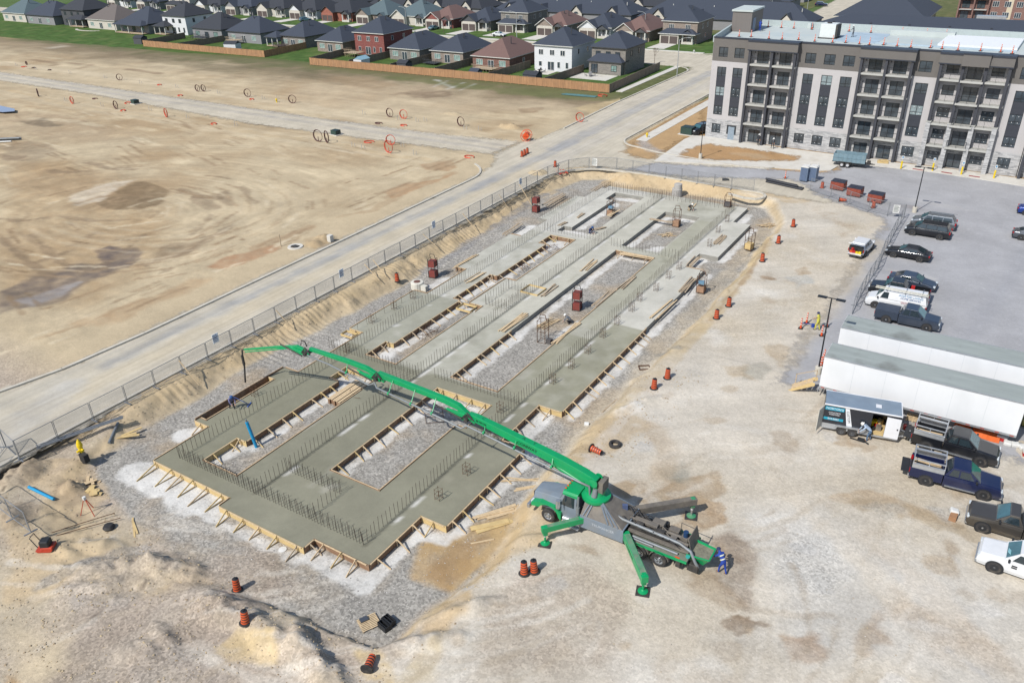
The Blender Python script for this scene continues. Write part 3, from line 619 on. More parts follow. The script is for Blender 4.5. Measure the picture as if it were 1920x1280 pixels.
flat('lawn', [(-420,262),(-77.5,262),(-79,420),(-420,420)], -.2, .0, MLW2)
flat('lawn', [(-75.6,230),(-73.6,230),(-73.6,300),(-75.6,300)], -.2, .03, MLW2)
flat('lawn', [(-59,262),(10,262),(60,420),(-62,420)], -.2, .0, MLW2)
flat('side_street', [(-470,262.5),(-420,262.5),(-420,430),(-470,430)], -.2, .01, MR)
flat('car_park', [(-34,300),(60,292),(60,324),(-34,330)], -.2, .03, M('far_asphalt', Q(150,150,152), .9, var=.08))
# ================================================================ FOUNDATION
ZT, ZF = -.8, -1.3
MW = {}
MPLY = M('plywood_new', Q(226,198,140), .8, var=.12, scale=3, streak=(.5,.5,4), bump=.1, dirt=(Q(190,164,120), .5))
MPLB = M('plywood_used', Q(150,116,88), .85, var=.25, scale=3, streak=(.4,.4,3), bump=.1, dirt=(Q(190,170,145), .6))
MLUM = M('lumber', Q(226,200,160), .8, var=.16, scale=5, streak=(1,1,1), bump=.1)
MLUO = M('lumber_weathered', Q(196,176,148), .85, var=.2, scale=5, bump=.1)
MREB = M('rebar_steel', Q(116,104,94,.45), .7, metal=.3, var=.3, scale=8)
MRUS = M('rebar_rust', Q(120,84,60,.5), .8, metal=.2, var=.3, scale=8)
rects = [(-51.75,-29.4,27.5,107.6),(-42.8,-34.3,26.45,27.5),(-29.4,-27.2,33.1,43.6),(-29.4,-27.15,49.65,84.0),(-29.4,-27.05,88.6,101.3),
         (-53.55,-51.75,32.9,43.2),(-53.55,-51.75,52.3,63.0),(-53.35,-51.75,70.8,83.2),(-53.2,-51.75,90.2,101.2)]
holes = [(-48.4,-44.4,29.5,33.0),(-47.35,-44.4,33.0,43.9),(-48.5,-44.5,43.9,46.2),(-38.75,-33.75,33.7,43.6),(-38.75,-32.85,43.6,47.55),
         (-48.5,-44.65,48.9,52.0),(-47.5,-44.65,52.0,61.8),(-47.5,-44.4,61.8,63.4),(-48.45,-46.2,63.4,70.8),(-47.45,-44.8,70.8,82.2),(-48.5,-44.8,82.2,85.35),
         (-38.8,-33.6,49.6,84.7),(-48.6,-47.0,87.3,89.2),(-47.0,-44.4,87.3,89.2),(-47.4,-44.1,89.2,101.9),(-48.7,-44.0,101.9,105.2),(-38.9,-33.9,86.5,100.8),
         (-51.76,-50.9,106.4,107.7),(-53.56,-52.7,33.4,41.2)]
bx = sorted({q for r_ in rects+holes for q in r_[:2]}); by = sorted({q for r_ in rects+holes for q in r_[2:]})
def solid(x, y):
    return any(a < x < b and c < y < d for a, b, c, d in rects) and not any(a < x < b and c < y < d for a, b, c, d in holes)
def fine(br, st):
    o = []
    for a, b in zip(br[:-1], br[1:]):
        n = max(1, round((b-a)/st)); o += [a+(b-a)*k/n for k in range(n)]
    return np.array(o+[br[-1]])
fx_, fy_ = fine(bx, .3), fine(by, .35)
SX, SY = np.meshgrid(fx_, fy_)
SCo = [np.full(SX.shape, c) for c in Q(152,150,131)]; SG = np.full(SX.shape, .0)
LT, WT, DW = Q(216,213,201), Q(152,150,131), Q(140,138,117)
ssp = []
def cs(kind, pts, col, soft, amp, op, wd=0): ssp.append((kind, pts, col, None, soft, amp, op, wd))
cs('p', [(-44.6,49.2),(-27,49.5),(-27,108),(-44.6,108)], Q(200,198,183), .15, .12, 1)
cs('p', [(-54,50),(-44.6,50),(-44.6,63.2),(-54,63.2)], Q(178,177,161), .15, .12, 1)
cs('p', [(-54,63.1),(-44.6,63.1),(-44.6,108),(-54,108)], Q(208,206,193), .2, .2, 1)
cs('p', [(-44.6,62),(-38.7,62),(-38.7,108),(-44.6,108)], Q(210,207,192), .6, .5, .95)
cs('p', [(-33.7,64.2),(-31.2,64.2),(-31.2,100),(-33.7,100)], Q(184,182,163), .2, .15, 1)
cs('p', [(-33.7,49.5),(-26,49.5),(-26,66.8),(-31,66.8),(-31,62.5),(-33.7,62.5)], Q(162,160,139), .15, .1, 1)
cs('p', [(-31,66.8),(-26,66.8),(-26,84.5),(-31,84.5)], LT, .15, .1, 1)
cs('p', [(-31,84.5),(-26,84.5),(-26,108),(-31,108)], Q(220,217,206), .3, .2, .95)
cs('p', [(-52,86),(-44,86),(-44,108),(-52,108)], Q(220,217,206), .5, .3, .9)
cs('p', [(-54,27),(-44.6,27),(-44.6,48.6),(-54,48.6)], Q(148,146,125), .15, .1, .6)
for k in range(46):
    x = random.uniform(-53,-27); y = random.uniform(27,106); cs('s', [(x,y),(x+random.uniform(-.8,.8), y+random.uniform(-2.5,2.5))], random.choice([Q(202,198,185), Q(134,132,113), Q(212,208,195), Q(170,166,147)]), .4, .4, .45, random.uniform(.2,.8))
for y in np.arange(30, 106, 2.1):
    if random.random() < .5: cs('e', [(-41.3, y),(random.uniform(.12,.3), random.uniform(.3,1.0)),(0,)], WHT, .12, .15, .85)
    if random.random() < .6: cs('e', [(-30.6, y),(random.uniform(.08,.2), random.uniform(.3,.9)),(0,)], WHT, .12, .12, .85)
    if y > 52 and random.random() < .5: cs('e', [(-49.8, y),(random.uniform(.1,.3), random.uniform(.3,1.0)),(0,)], WHT, .12, .15, .8)
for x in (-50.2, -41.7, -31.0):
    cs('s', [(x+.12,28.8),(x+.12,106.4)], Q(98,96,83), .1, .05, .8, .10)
cs('p', [(-41.6,32.9),(-36.1,32.9),(-38.8,34.2),(-41.2,35)], Q(142,140,121), .8, .5, .7)
paint(SX, SY, SCo, SG, ssp)
mc = (fx_[:-1]+fx_[1:])/2; my = (fy_[:-1]+fy_[1:])/2
mask = np.array([[solid(x, y) for x in mc] for y in my])
MCON = ground_mat('fresh_concrete', bump=.08, speck=.2, rough=.75)
F = empty('concrete_foundation', (-40, 60, ZF), 0, 'freshly poured grid of grey concrete footings in the gravel pit beneath the green boom', 'foundation')
def par(o, root):
    o.parent = root; o.matrix_parent_inverse = Matrix.Translation(root.location).inverted() if root.rotation_euler[2] == 0 else root.matrix_world.inverted(); return o
SZ = np.full(SX.shape, ZT)+fbm(SX, SY, 1.4, 3, 77)*.02
par(grid_mesh('slab_surface', fx_, fy_, SZ, SCo, SG, MCON, mask), F)
# slab sides and formwork from the cell outline
MSIDE = M('concrete_side', Q(158,156,148), .85, var=.16, scale=1.2, streak=(1,1,4), bump=.1)
side = MB(); runs = []
def cell(i, j): return 0 <= i < len(bx)-1 and 0 <= j < len(by)-1 and solid((bx[i]+bx[i+1])/2, (by[j]+by[j+1])/2)
for i in range(len(bx)):          # faces normal +-x
    for s_ in (1, -1):
        st = None
        for j in range(len(by)):
            on = j < len(by)-1 and (cell(i-1, j) and not cell(i, j) if s_ == 1 else cell(i, j) and not cell(i-1, j))
            if on and st is None: st = by[j]
            if not on and st is not None: runs.append((bx[i], st, bx[i], by[j], s_, 0)); st = None
for j in range(len(by)):
    for s_ in (1, -1):
        st = None
        for i in range(len(bx)):
            on = i < len(bx)-1 and (cell(i, j-1) and not cell(i, j) if s_ == 1 else cell(i, j) and not cell(i, j-1))
            if on and st is None: st = bx[i]
            if not on and st is not None: runs.append((st, by[j], bx[i], by[j], 0, s_)); st = None
for (x0, y0, x1, y1, nx_, ny_) in runs:
    a, b = ((x0,y0),(x1,y1)) if (nx_ > 0 or ny_ < 0) else ((x1,y1),(x0,y0))
    side.quad((*a,ZF-.1),(*b,ZF-.1),(*b,ZT+.01),(*a,ZT+.01))
par(side.build('slab_side', MSIDE), F)
nb = 0; ridx = 0
for (x0, y0, x1, y1, nx_, ny_) in runs:
    L_ = math.hypot(x1-x0, y1-y0)
    if L_ < .5: continue
    ridx += 1
    parts_ = [(x0,y0,x1,y1)]
    if nx_ == 1 and x0 > -28 and y0 < 60 < y1: parts_ = [(x0,y0,x1,67.4)]
    elif nx_ == 1 and x0 > -30 and y0 > 66: parts_ = []
    elif nx_ == 1 and -39 < x0 < -38 and y0 < 60 < y1 and y0 > 49: parts_ = [(x0,y0,x1,60.2)]
    elif nx_ == 1 and x0 < -38 and y0 > 86: parts_ = []
    elif nx_ == -1 and (y0 > 84 or (x0 > -34 and y0 > 60)): parts_ = []
    elif ny_ != 0 and y0 > 86 : parts_ = []
    elif nx_ == -1 and x0 < -51 and y0 > 63: parts_ = []
    for (ax, ay, bx_, by_) in parts_:
        yl = (ny_ == -1 and y0 < 60) or (nx_ == 1 and (y0 < 33 or 43.5 < y0 < 45) and x0 < -48)
        m_ = MPLY if yl and not (x0 > -34.4 and y0 < 28) else MPLB
        if ny_ == -1 and y0 > 80: m_ = MPLB
        mb = MB(); t = .03; zt = ZT+.05+random.uniform(0,.03); gap = .004
        e_ = .03 if ny_ else 0
        if nx_: mb.box(min(ax+nx_*gap, ax+nx_*(gap+t)), max(ax+nx_*gap, ax+nx_*(gap+t)), ay+.035, by_-.035, ZF-.05, zt)
        else: mb.box(ax-e_, bx_+e_, min(ay+ny_*gap, ay+ny_*(gap+t)), max(ay+ny_*gap, ay+ny_*(gap+t)), ZF-.05, zt)
        o = par(mb.build('form_board', m_), F)
        # light 2x4 rail along the top
        rb = MB(); off = gap+t+.002; r0, r1 = sorted((off, off+.07))
        if nx_: rb.box(ax+(r0 if nx_ > 0 else -r1), ax+(r1 if nx_ > 0 else -r0), ay+.12, by_-.12, zt-.06, zt+.012)
        else: rb.box(ax+.12, bx_-.12, ay+(r0 if ny_ > 0 else -r1), ay+(r1 if ny_ > 0 else -r0), zt-.06, zt+.012)
        par(rb.build('form_rail', MLUM), F)
        vis = nx_ == 1 or ny_ == -1
        if vis and L_ > .9:
            Lp = math.hypot(bx_-ax, by_-ay); n = max(1, int(Lp/1.45)); lng = 1.75 if (ny_ == -1 and x0 < -50 and y0 < 28) else 1.05
            for k in range(n):
                f = (k+.5)/n+random.uniform(-.04,.04); px_, py_ = ax+(bx_-ax)*f, ay+(by_-ay)*f
                ll = lng*random.uniform(.85,1.15); sk = random.uniform(-.12,.12)
                o1 = off+.09; foot = Vector((px_+nx_*(o1+ll)+(sk if ny_ else 0), py_+ny_*(o1+ll)+(sk if nx_ else 0), ZF+.03)); hd = Vector((px_+nx_*o1, py_+ny_*o1, ZT+(.0 if random.random() < .8 else .18)))
                bb = MB(); bb.bar(hd, foot, .05, .10); bb.bar((hd.x, hd.y, ZF), (hd.x, hd.y, ZT+.12), .05, .05)
                if ny_ == -1 and y0 < 30: bb.bar((hd.x, hd.y, ZF+.06), foot, .04, .07)
                ob = par(bb.build('brace', random.choice([MLUM, MLUM, MLUO, MPLY])), F); nb += 1
mb = MB(); mb.box(-53.62,-53.58,33.0,43.1,ZF,ZT+.16); par(mb.build('form_board', MPLB), F)
mb = MB(); mb.box(-53.7,-53.63,33.0,43.1,ZT+.08,ZT+.16); par(mb.build('form_rail', MLUO), F)
# rebar starter bars
bars = []
def rrow(x0, y0, x1, y1, sp_=.42, h=1.15, two=0):
    L_ = math.hypot(x1-x0, y1-y0); n = int(L_/sp_)
    for k in range(n+1):
        x = x0+(x1-x0)*k/n; y = y0+(y1-y0)*k/n; bars.append((x+random.uniform(-.02,.02), y+random.uniform(-.02,.02), h*random.uniform(.92,1.06), random.uniform(-.05,.05), random.uniform(-.05,.05)))
for x in (-50.2, -41.7, -31.0): rrow(x, 28.8, x, 106.4)
rrow(-50.2,28.8,-31,28.8,.3); rrow(-49.9,29.05,-31.3,29.05,.6)
rrow(-41.6,32.0,-36.1,32.0,.3); rrow(-41.4,32.25,-36.2,32.25,.6); rrow(-36.1,28.9,-36.1,32)
rrow(-52.6,48.3,-41.7,48.3,.36); rrow(-40.0,48.9,-31,48.9,.36); rrow(-44.5,47.2,-41.8,47.2,.4)
rrow(-44.4,64,-42,64,.36); rrow(-44.4,68.6,-42,68.6,.36); rrow(-44.45,64,-44.45,68.6,.5); rrow(-42,64,-42,68.6,.4)
rrow(-50,86.4,-42,86.4,.42); rrow(-40,85.8,-31,85.8,.42); rrow(-50.2,106.5,-31,106.8,.36); rrow(-50.6,105.6,-33,105.8,.6); rrow(-52.8,90,-52.8,101,.6); rrow(-52.6,52.5,-52.6,62.5,1.4)
bars.sort(key=lambda q: (q[0]**2+q[1]**2))
def barmesh(mb, q):
    x, y, h, dx, dy = q; mb.tube((x,y,ZT-.02), (x+dx,y+dy,ZT+h), .017, n=5, caps=False)
for q in bars[:100]:
    mb = MB(); barmesh(mb, q); par(mb.build('rebar', MREB), F)
mb = MB()
for q in bars[100:]: barmesh(mb, q)
tag(par(mb.build('rebar', MREB), F), kind='stuff')
# column cages: four verticals and ties
def cage_mesh(s=.42, h=1.0, ties=3, r=.016, m=None):
    mb = MB(); a = s/2
    for sx, sy in ((1,1),(1,-1),(-1,1),(-1,-1)): mb.tube((sx*a,sy*a,0),(sx*a,sy*a,h),r,n=5)
    for k in range(ties):
        z = h*(.15+.75*k/max(1,ties-1))
        for (p, q) in (((-a,-a),(a,-a)),((a,-a),(a,a)),((a,a),(-a,a)),((-a,a),(-a,-a))): mb.tube((*p,z),(*q,z),r*.8,n=5)
    return mb
ord_ = ['front','second','third','fourth','fifth','sixth','seventh','eighth','ninth','tenth','eleventh','twelfth','thirteenth','fourteenth','fifteenth']
cg = cage_mesh().build('rebar_cage', MRUS); cu = []
row = [(823,935),(875,888),(927,822),(938,772),(1036,718),(1071,690),(1102,662),(1130,632),(1157,608),(1184,583),(1199,564),(1230,545),(1253,522),(1273,505),(1330,462),(1346,436),(1363,416)]
for k, p in enumerate(row):
    q = P(*p, ZT); n = k+1
    lb = f'rusty column cage number {n} from the front in the line along the east footing'
    o = place(cg, cu, (q.x, q.y, ZT-.02), random.uniform(-.1,.1), lb.replace(f'number {n}', (ord_+['sixteenth','seventeenth'])[k]), 'rebar cage', 'column cages standing on the east footing')
row2 = [(478,742),(650,660),(697,605),(739,580),(775,560),(495,760),(1010,385)]
names2 = ['beside the raking worker','just behind the boom shadow','on the grey pad past the boom','next to the darker pad seam','nearest the white manhole','squat and bent in the wet concrete of','far up']
for k, p in enumerate(row2[:5]):
    q = P(*p, ZT); place(cg, cu, (q.x, q.y, ZT-.02), random.uniform(-.2,.2), f'rusty column cage on the west footing {names2[k]}', 'rebar cage', 'column cages on the west footing')
def wire_frame(name, px, py, z, d, label, rz=.1, m=None):
    mb = MB(); x, y, h = d
    for sx in (-x/2, x/2):
        for sy in (-y/2, y/2): mb.tube((sx,sy,0),(sx,sy,h),.022,n=5)
    for z_ in (.08, h):
        for a, b in (((-x/2,-y/2),(x/2,-y/2)),((x/2,-y/2),(x/2,y/2)),((x/2,y/2),(-x/2,y/2)),((-x/2,y/2),(-x/2,-y/2))): mb.tube((*a,z_),(*b,z_),.022,n=5)
    q = GP(px, py, z); o = mb.build(name, m or MRUS, loc=(q.x,q.y,z if z else q.z), rz=rz); return tag(o, label, 'rebar cage')
wire_frame('rebar_cage', 815, 788, -1.27, (1.5,.9,1.0), 'rusty open rebar box frame in the gravel bay under the boom', .7)
# loose rebar tangles in the bays
for k, (p, lb) in enumerate((((800,628),'tangle of bent rebar in the middle of the narrow west bay'),((975,505),'tangle of bent rebar near the far end of the narrow west bay'),((1030,470),'bent rebar and stakes inside the far corner form box'),((660,745),'rebar offcuts beside the lumber stack under the boom'))):
    mb = MB(); q = P(*p, ZF)
    for i in range(11):
        a = random.uniform(0, 3.14); l = random.uniform(.4,1.2); cx, cy = random.uniform(-.8,.8), random.uniform(-1.2,1.2); z0, z1 = random.uniform(.05,.3), random.uniform(.05,.7)
        mb.tube((cx-l*math.cos(a),cy-l*math.sin(a),z0),(cx+l*math.cos(a),cy+l*math.sin(a),z1),.018,n=5)
    mb.path([(1.1*math.cos(t),1.1*math.sin(t),.12+.1*math.sin(3*t)) for t in np.linspace(0,5.2,16)], .018, 5)
    tag(mb.build('rebar_tangle', MRUS, loc=(q.x,q.y,ZF)), lb, 'rebar')
# ================================================================ CONCRETE PUMP TRUCK
GRN = M('pump_green', Q(0,168,100), .42, var=.06, scale=1.5, coat=.3, dirt=(Q(60,150,100), .25))
GRD = M('pump_green_dusty', Q(60,150,104), .7, var=.15, scale=2.5, dirt=(Q(150,146,128), .8))
GRY = M('pump_grey', Q(132,144,156), .45, var=.07, scale=2, coat=.2, dirt=(Q(150,140,124), .35))
GRB = M('steel_dusty', Q(120,114,106), .75, var=.2, scale=3, dirt=(Q(150,140,124), .6))
DKS = M('steel_dark', Q(70,68,66), .7, metal=.2, var=.25, scale=4, dirt=(Q(120,112,100), .4))
BLK = M('black_rubber', Q(42,42,44), .75, var=.2, scale=6, dirt=(Q(120,112,100), .35))
TYR = M('tyre_rubber', Q(58,56,56), .85, var=.15, scale=8, dirt=(Q(120,112,100), .5))
PIPE = M('pipe_steel', Q(142,148,152), .5, metal=.15, var=.12, scale=4, dirt=(Q(130,126,116), .5))
CHR = M('chrome', Q(214,218,222), .25, metal=.7, var=.08, scale=4)
ALU = M('aluminium', Q(214,218,222), .35, metal=.55, var=.08, scale=3, dirt=(Q(170,170,166), .3))
GLS = M('glass_dark', Q(48,60,66), .06, var=.15, scale=1, spec=.9)
GLT = M('glass_teal', Q(70,112,120), .06, var=.25, scale=1.2, spec=1.0)
WHP = M('white_paint', Q(244,246,250), .35, var=.03, scale=1.5, coat=.3, dirt=(Q(214,212,206), .3))
RED = M('red_paint', Q(200,40,36), .4, var=.1, scale=3)
ORG_ = M('orange_paint', Q(238,92,40), .5, var=.1, scale=3)
YEL = M('yellow_paint', Q(250,216,30), .45, var=.08, scale=3)
BLU = M('blue_pipe_pvc', Q(24,160,214), .4, var=.1, scale=3)
PT = empty('concrete_pump_truck', (-17.9,37.6,0), 0, 'green and grey concrete pump truck with outriggers spread and long boom reaching over the foundation', 'pump truck')
def wheel(parent, x, y, z, r, w_, side=1, rimm=None, dual=False):
    T = Matrix.Rotation(R(90), 4, 'X')
    tb = MB(); h = w_/2
    tb.lathe([(r*.58,-h),(r*.9,-h),(r,-h*.7),(r,h*.7),(r*.9,h),(r*.58,h)], 24, (0,0,0), T=T, cap=False)
    t = tb.build('wheel', TYR, parent, (x,y,z))
    rb = MB(); s = -side
    f = h*.9*s
    rb.lathe([(r*.6,-h*s),(r*.6,f),(r*.52,f),(r*.45,f*.55),(r*.22,f*.45),(r*.18,f*1.0),(.02,f*1.05)], 20, (0,0,0), T=T, cap=True)
    rr = rb.build('rim', rimm or CHR, t)
    hb = MB()
    for k in range(6):
        a = k*math.pi/3; hb.tube((r*.34*math.cos(a), -f*.7, r*.34*math.sin(a)), (r*.34*math.cos(a), -f*.86, r*.34*math.sin(a)), r*.07, n=6)
    hb.build('lug_hole', DKS, rr); return t
for sx, dual in ((-3.0,0),(3.75,1),(5.1,1)):
    for s in (-1, 1): wheel(PT, sx, s*1.08, .52, .52, .32 if not dual else .5, side=s)
# chassis
mb = MB(); mb.box(-4.2,7.0,-.45,-.32,.75,1.0); mb.box(-4.2,7.0,.32,.45,.75,1.0)
for x in (-3,-1,1,3.2,3.75,5.1,6.5): mb.box(x-.08,x+.08,-.9,.9,.45,.62)
mb.build('chassis', DKS, PT)
# hood: tapered
def loft(secs, mb=None, mi=0, cap=True, sm=False):
    "secs: list of (x, [(y,z)...]) half profiles from bottom outer to top centre; mirrored in y"
    mb = mb or MB(); rings = []
    for x, pr in secs:
        ring = [(x,-y,z) for y, z in pr]+[(x,y,z) for y, z in pr[::-1]]; rings.append(ring)
    n = len(rings[0]); vs = [v for r_ in rings for v in r_]
    fs = [(i*n+k, (i+1)*n+k, (i+1)*n+(k+1)%n, i*n+(k+1)%n)[::-1] for i in range(len(rings)-1) for k in range(n)]
    mb.add(vs, fs, mi, sm)
    if cap: mb.add(rings[0], [tuple(range(n))], mi); mb.add(rings[-1], [tuple(range(n))[::-1]], mi)
    return mb
loft([(-4.35,[(.72,.75),(.78,1.3),(.62,1.72),(.3,1.8)]),(-3.6,[(.8,.8),(.85,1.45),(.7,1.9),(.35,1.97)]),(-2.3,[(.95,.9),(.98,1.6),(.82,2.08),(.4,2.15)])]).build('hood', GRY, PT, bevel=.03)
mb = MB(); mb.box(-4.45,-4.36,-.6,.6,.85,1.65)
for k in range(6): mb.box(-4.47,-4.45,-.55+k*.2,-.5+k*.2,.88,1.62)
mb.build('grille', DKS, PT)
mb = MB(); mb.box(-4.72,-4.5,-1.15,1.15,.5,.82); mb.build('bumper', CHR, PT, bevel=.03)
for s in (-1, 1):
    mb = MB(); pr = [(-4.3,.95)]+[(-3.0+.82*math.cos(t), .62+.82*math.sin(t)) for t in np.linspace(2.6,.15,10)]+[(-2.0,.5),(-2.0,1.15),(-2.5,1.5),(-3.6,1.5),(-4.3,1.25)]
    mb.side([(x_, z_) for x_, z_ in pr], *( (-1.24,-.8) if s < 0 else (.8,1.24))); mb.build('fender', GRN, PT, bevel=.02)
    mb = MB(); mb.cbox((-4.33,s*.95,1.15),(.12,.3,.22)); mb.build('headlight', M('lamp_glass', Q(230,236,240), .1, var=.05), PT)
# cab
loft([(-2.32,[(1.02,.85),(1.02,1.75),(.98,2.0),(.5,2.02)]),(-1.95,[(1.02,.85),(1.02,1.75),(.9,2.72),(.5,2.8)]),(-.95,[(1.02,.85),(1.02,1.75),(.92,2.78),(.5,2.86)])]).build('cab', GRY, PT, bevel=.03)
loft([(-2.02,[(.93,2.6),(.93,2.78),(.8,2.86),(.4,2.9)]),(-.9,[(.96,2.6),(.96,2.84),(.84,2.93),(.4,2.98)])]).build('cab_roof', GRN, PT, bevel=.03)
mb = MB(); mb.quad((-2.3,-.86,2.04),(-2.3,.86,2.04),(-2.02,.8,2.68),(-2.02,-.8,2.68)); o = mb.build('windshield', GLS, PT)
for s in (-1, 1):
    mb = MB(); y0, y1 = s*1.03, s*.945; mb.add([(-2.1,y0,1.8),(-1.12,y0,1.8),(-1.12,y1,2.6),(-1.85,y1,2.6)], [(0,1,2,3) if s < 0 else (3,2,1,0)]); mb.build('window', GLS, PT)
    mb = MB(); mb.tube((-.75,s*1.15,1.0),(-.75,s*1.15,2.2),.12,n=12,mi=0); mb.tube((-.75,s*1.15,2.2),(-.75,s*1.12,3.0),.07,n=10); mb.build('exhaust_stack', PIPE, PT)
    mb = MB(); mb.tube((-2.25,s*1.15,1.5),(-2.25,s*1.15,2.15),.16,n=14); mb.build('air_cleaner', CHR, PT)
    mb = MB(); mb.bar((-1.95,s*1.0,2.3),(-1.95,s*1.4,2.3),.03,.03); mb.cbox((-1.95,s*1.42,2.15),(.06,.2,.45)); mb.build('mirror', CHR, PT)
    mb = MB(); mb.tube((-1.9,s*.95,.68),(-.6,s*.95,.68),.28,n=14); mb.build('fuel_tank', CHR, PT)
    mb = MB(); mb.box(-2.0,-.6,s*1.28-.12,s*1.28+.12,.42,.47); mb.build('step', ALU, PT)
for k in range(5):
    mb = MB(); mb.cbox((-1.95,-.6+.3*k,2.95),(.12,.07,.06)); mb.build('marker_lamp', ORG_, PT)
# outrigger frame: flared grey box and ribbed pyramid up to the slewing ring
mb = MB(); mb.box(-.55,2.6,-1.28,-1.2,.75,1.75); mb.box(-.55,2.6,1.2,1.28,.75,1.75); mb.box(-.55,2.6,-1.2,1.2,.75,.85); mb.box(-.55,-.47,-1.2,1.2,.85,1.75); mb.box(-.47,2.6,-1.2,1.2,1.66,1.75)
mb.build('support_frame', GRY, PT, bevel=.02)
mb = MB()
for s in (-1, 1):
    mb.add([(-.5,s*1.25,1.76),(2.5,s*1.25,1.76),(.75,s*.5,2.75),(-.45,s*.5,2.75)], [(0,1,2,3) if s < 0 else (3,2,1,0)])
mb.add([(2.5,-1.25,1.76),(2.5,1.25,1.76),(.75,.5,2.75),(.75,-.5,2.75)], [(0,1,2,3)])
mb.add([(-.5,-1.25,1.76),(-.5,1.25,1.76),(-.45,.5,2.75),(-.45,-.5,2.75)], [(3,2,1,0)])
mb.build('pedestal', GRB, PT)
for s in (-1, 1):
    for a, b in (((-.3,1.27),(.05,.55)),((-.05,1.27),(.2,.55)),((1.5,1.27),(.55,.55)),((1.85,1.27),(.65,.55)),((2.2,1.27),(.72,.55))):
        mb = MB(); mb.bar((a[0],s*a[1],1.8),(b[0],s*b[1],2.78),.07,.1); mb.build('gusset', GRY, PT)
mb = MB(); mb.lathe([(.55,2.5),(.95,2.6),(.98,2.72),(.98,2.86),(.82,2.9),(.6,3.0),(.52,3.25),(.42,3.5)], 28); mb.build('turntable', GRN, PT)
mb = MB(); mb.tube((.1,-.5,3.0),(.15,-.42,3.6),.22,.16,14); mb.build('slew_motor', PIPE, PT)
# outriggers
def outrigger(a, b, z0, z1, m, wd, ht, foot_m=None, txt=False):
    o = empty('outrigger', (0,0,0)); o.parent = PT
    A = Vector((a[0],a[1],z0)); B = Vector((b[0],b[1],z1)); d = (B-A).normalized()
    mb = MB(); mb.bar(A, B+d*.25, wd, ht); mb.build('outrigger_beam', m, o, bevel=.02); mb = MB(); mb.bar(A+Vector((0,0,ht/2+.006))+d*.3, B+Vector((0,0,ht/2+.006)), wd*.86, .01); mb.build('dusty_top', GRB if m is GRB else M('dusty_green', Q(96,150,116), .8, var=.2, dirt=(Q(158,150,134), .9)), o)
    mb = MB(); mb.cbox((B.x,B.y,z1-.12),(.3,.3,ht+.3), rz=math.atan2(d.y,d.x)); mb.build('outrigger_head', foot_m or m, o, bevel=.02)
    mb = MB(); mb.tube((B.x,B.y,.12),(B.x,B.y,z1),.075,n=12); mb.build('jack_leg', CHR if m is not GRN else GRN, o)
    mb = MB(); mb.tube((B.x,B.y,.62),(B.x,B.y,.8),.085,n=12); mb.build('warning_band', WHP, o)
    mb = MB(); mb.lathe([(.32,.05),(.32,.1),(.12,.17),(.08,.22)], 16, (B.x,B.y,0)); mb.build('foot_plate', foot_m or m, o)
    mb = MB(); mb.cbox((B.x,B.y,.03),(.85,.85,.07), rz=.3); mb.build('ground_pad', DKS, o, bevel=.02)
    if txt:
        an = math.atan2(d.y, d.x); n = Vector((d.y,-d.x,0)); n = n if n.y < 0 else -n; c = A+(B-A)*.42+n*(wd/2+.004)
        xax = d if d.cross(Vector((0,0,1))).dot(n) > 0 else -d
        text_mesh('CONWAY', .3, 'lettering', M('letter_dark', Q(20,60,44), .5), o, c, Matrix((xax, Vector((0,0,1)), n)).transposed().to_euler())
    return o
outrigger((-.35,-1.15), (-2.1,-3.15), 1.35, 1.25, GRN, .34, .42)
outrigger((2.62,-.95), (5.15,-3.75), 1.3, 1.2, GRN, .44, .52, txt=True)
outrigger((2.3,1.3), (5.2,4.25), 1.45, 1.35, GRB, .42, .5, foot_m=GRD)
outrigger((-.35,1.2), (-2.3,3.4), 1.35, 1.25, GRN, .34, .42)
# rear decks
for s in (-1, 1):
    mb = MB(); y0, y1 = sorted((s*.62, s*1.26)); mb.box(2.9,6.9,y0,y1,1.14,1.2); mb.build('deck_plate', M('deck_dusty', Q(128,134,118), .85, var=.2, dirt=(Q(150,140,124), .7)), PT)
    mb = MB(); mb.box(2.95,6.9,s*1.27-.03,s*1.27+.03,1.05,1.22); mb.build('deck_edge', GRN, PT)
    for x in (3.75, 5.1):
        mb = MB(); mb.side([(x+.68*math.cos(t), .52+.68*math.sin(t)) for t in np.linspace(0.25,2.9,12)]+[(x+.64*math.cos(t), .52+.64*math.sin(t)) for t in np.linspace(2.9,.25,12)], *sorted((s*.82,s*1.3))); mb.build('mudguard', GRB, PT)
mb = MB(); mb.box(2.6,6.4,-.6,.6,1.0,1.5); mb.box(2.7,5.2,-.35,.3,1.5,1.62); mb.build('pump_body', DKS, PT, bevel=.03)
mb = MB(); mb.tube((2.4,-.28,1.75),(6.6,-.22,1.62),.11,n=12); mb.tube((2.4,.24,1.72),(6.6,.22,1.6),.11,n=12); mb.build('pump_cylinder', GRB, PT)
mb = MB(); mb.cbox((3.6,.1,1.9),(1.6,.35,.22)); mb.cbox((4.3,.55,1.65),(.8,.5,.7)); mb.cbox((5.3,.75,1.45),(.7,.5,.4)); mb.build('hydraulic_tank', GRB, PT, bevel=.03)
mb = MB(); mb.tube((4.7,.95,1.2),(4.7,.95,1.75),.17,n=12); mb.build('water_tank', DKS, PT)
mb = MB(); mb.path([(.35,-.35,2.7),(1.2,-.4,2.2),(2.2,-.45,1.95),(3.2,-.45,1.9),(6.1,-.5,1.78),(6.9,-.65,1.6),(7.3,-.85,1.1),(7.5,-.8,.7)], .1, 12); mb.build('delivery_pipe', PIPE, PT)
mb = MB(); mb.tube((3.1,-.88,1.3),(6.2,-.95,1.3),.08,n=10); mb.tube((3.1,-1.05,1.27),(4.6,-1.1,1.27),.06,n=10); mb.build('spare_pipe', PIPE, PT)
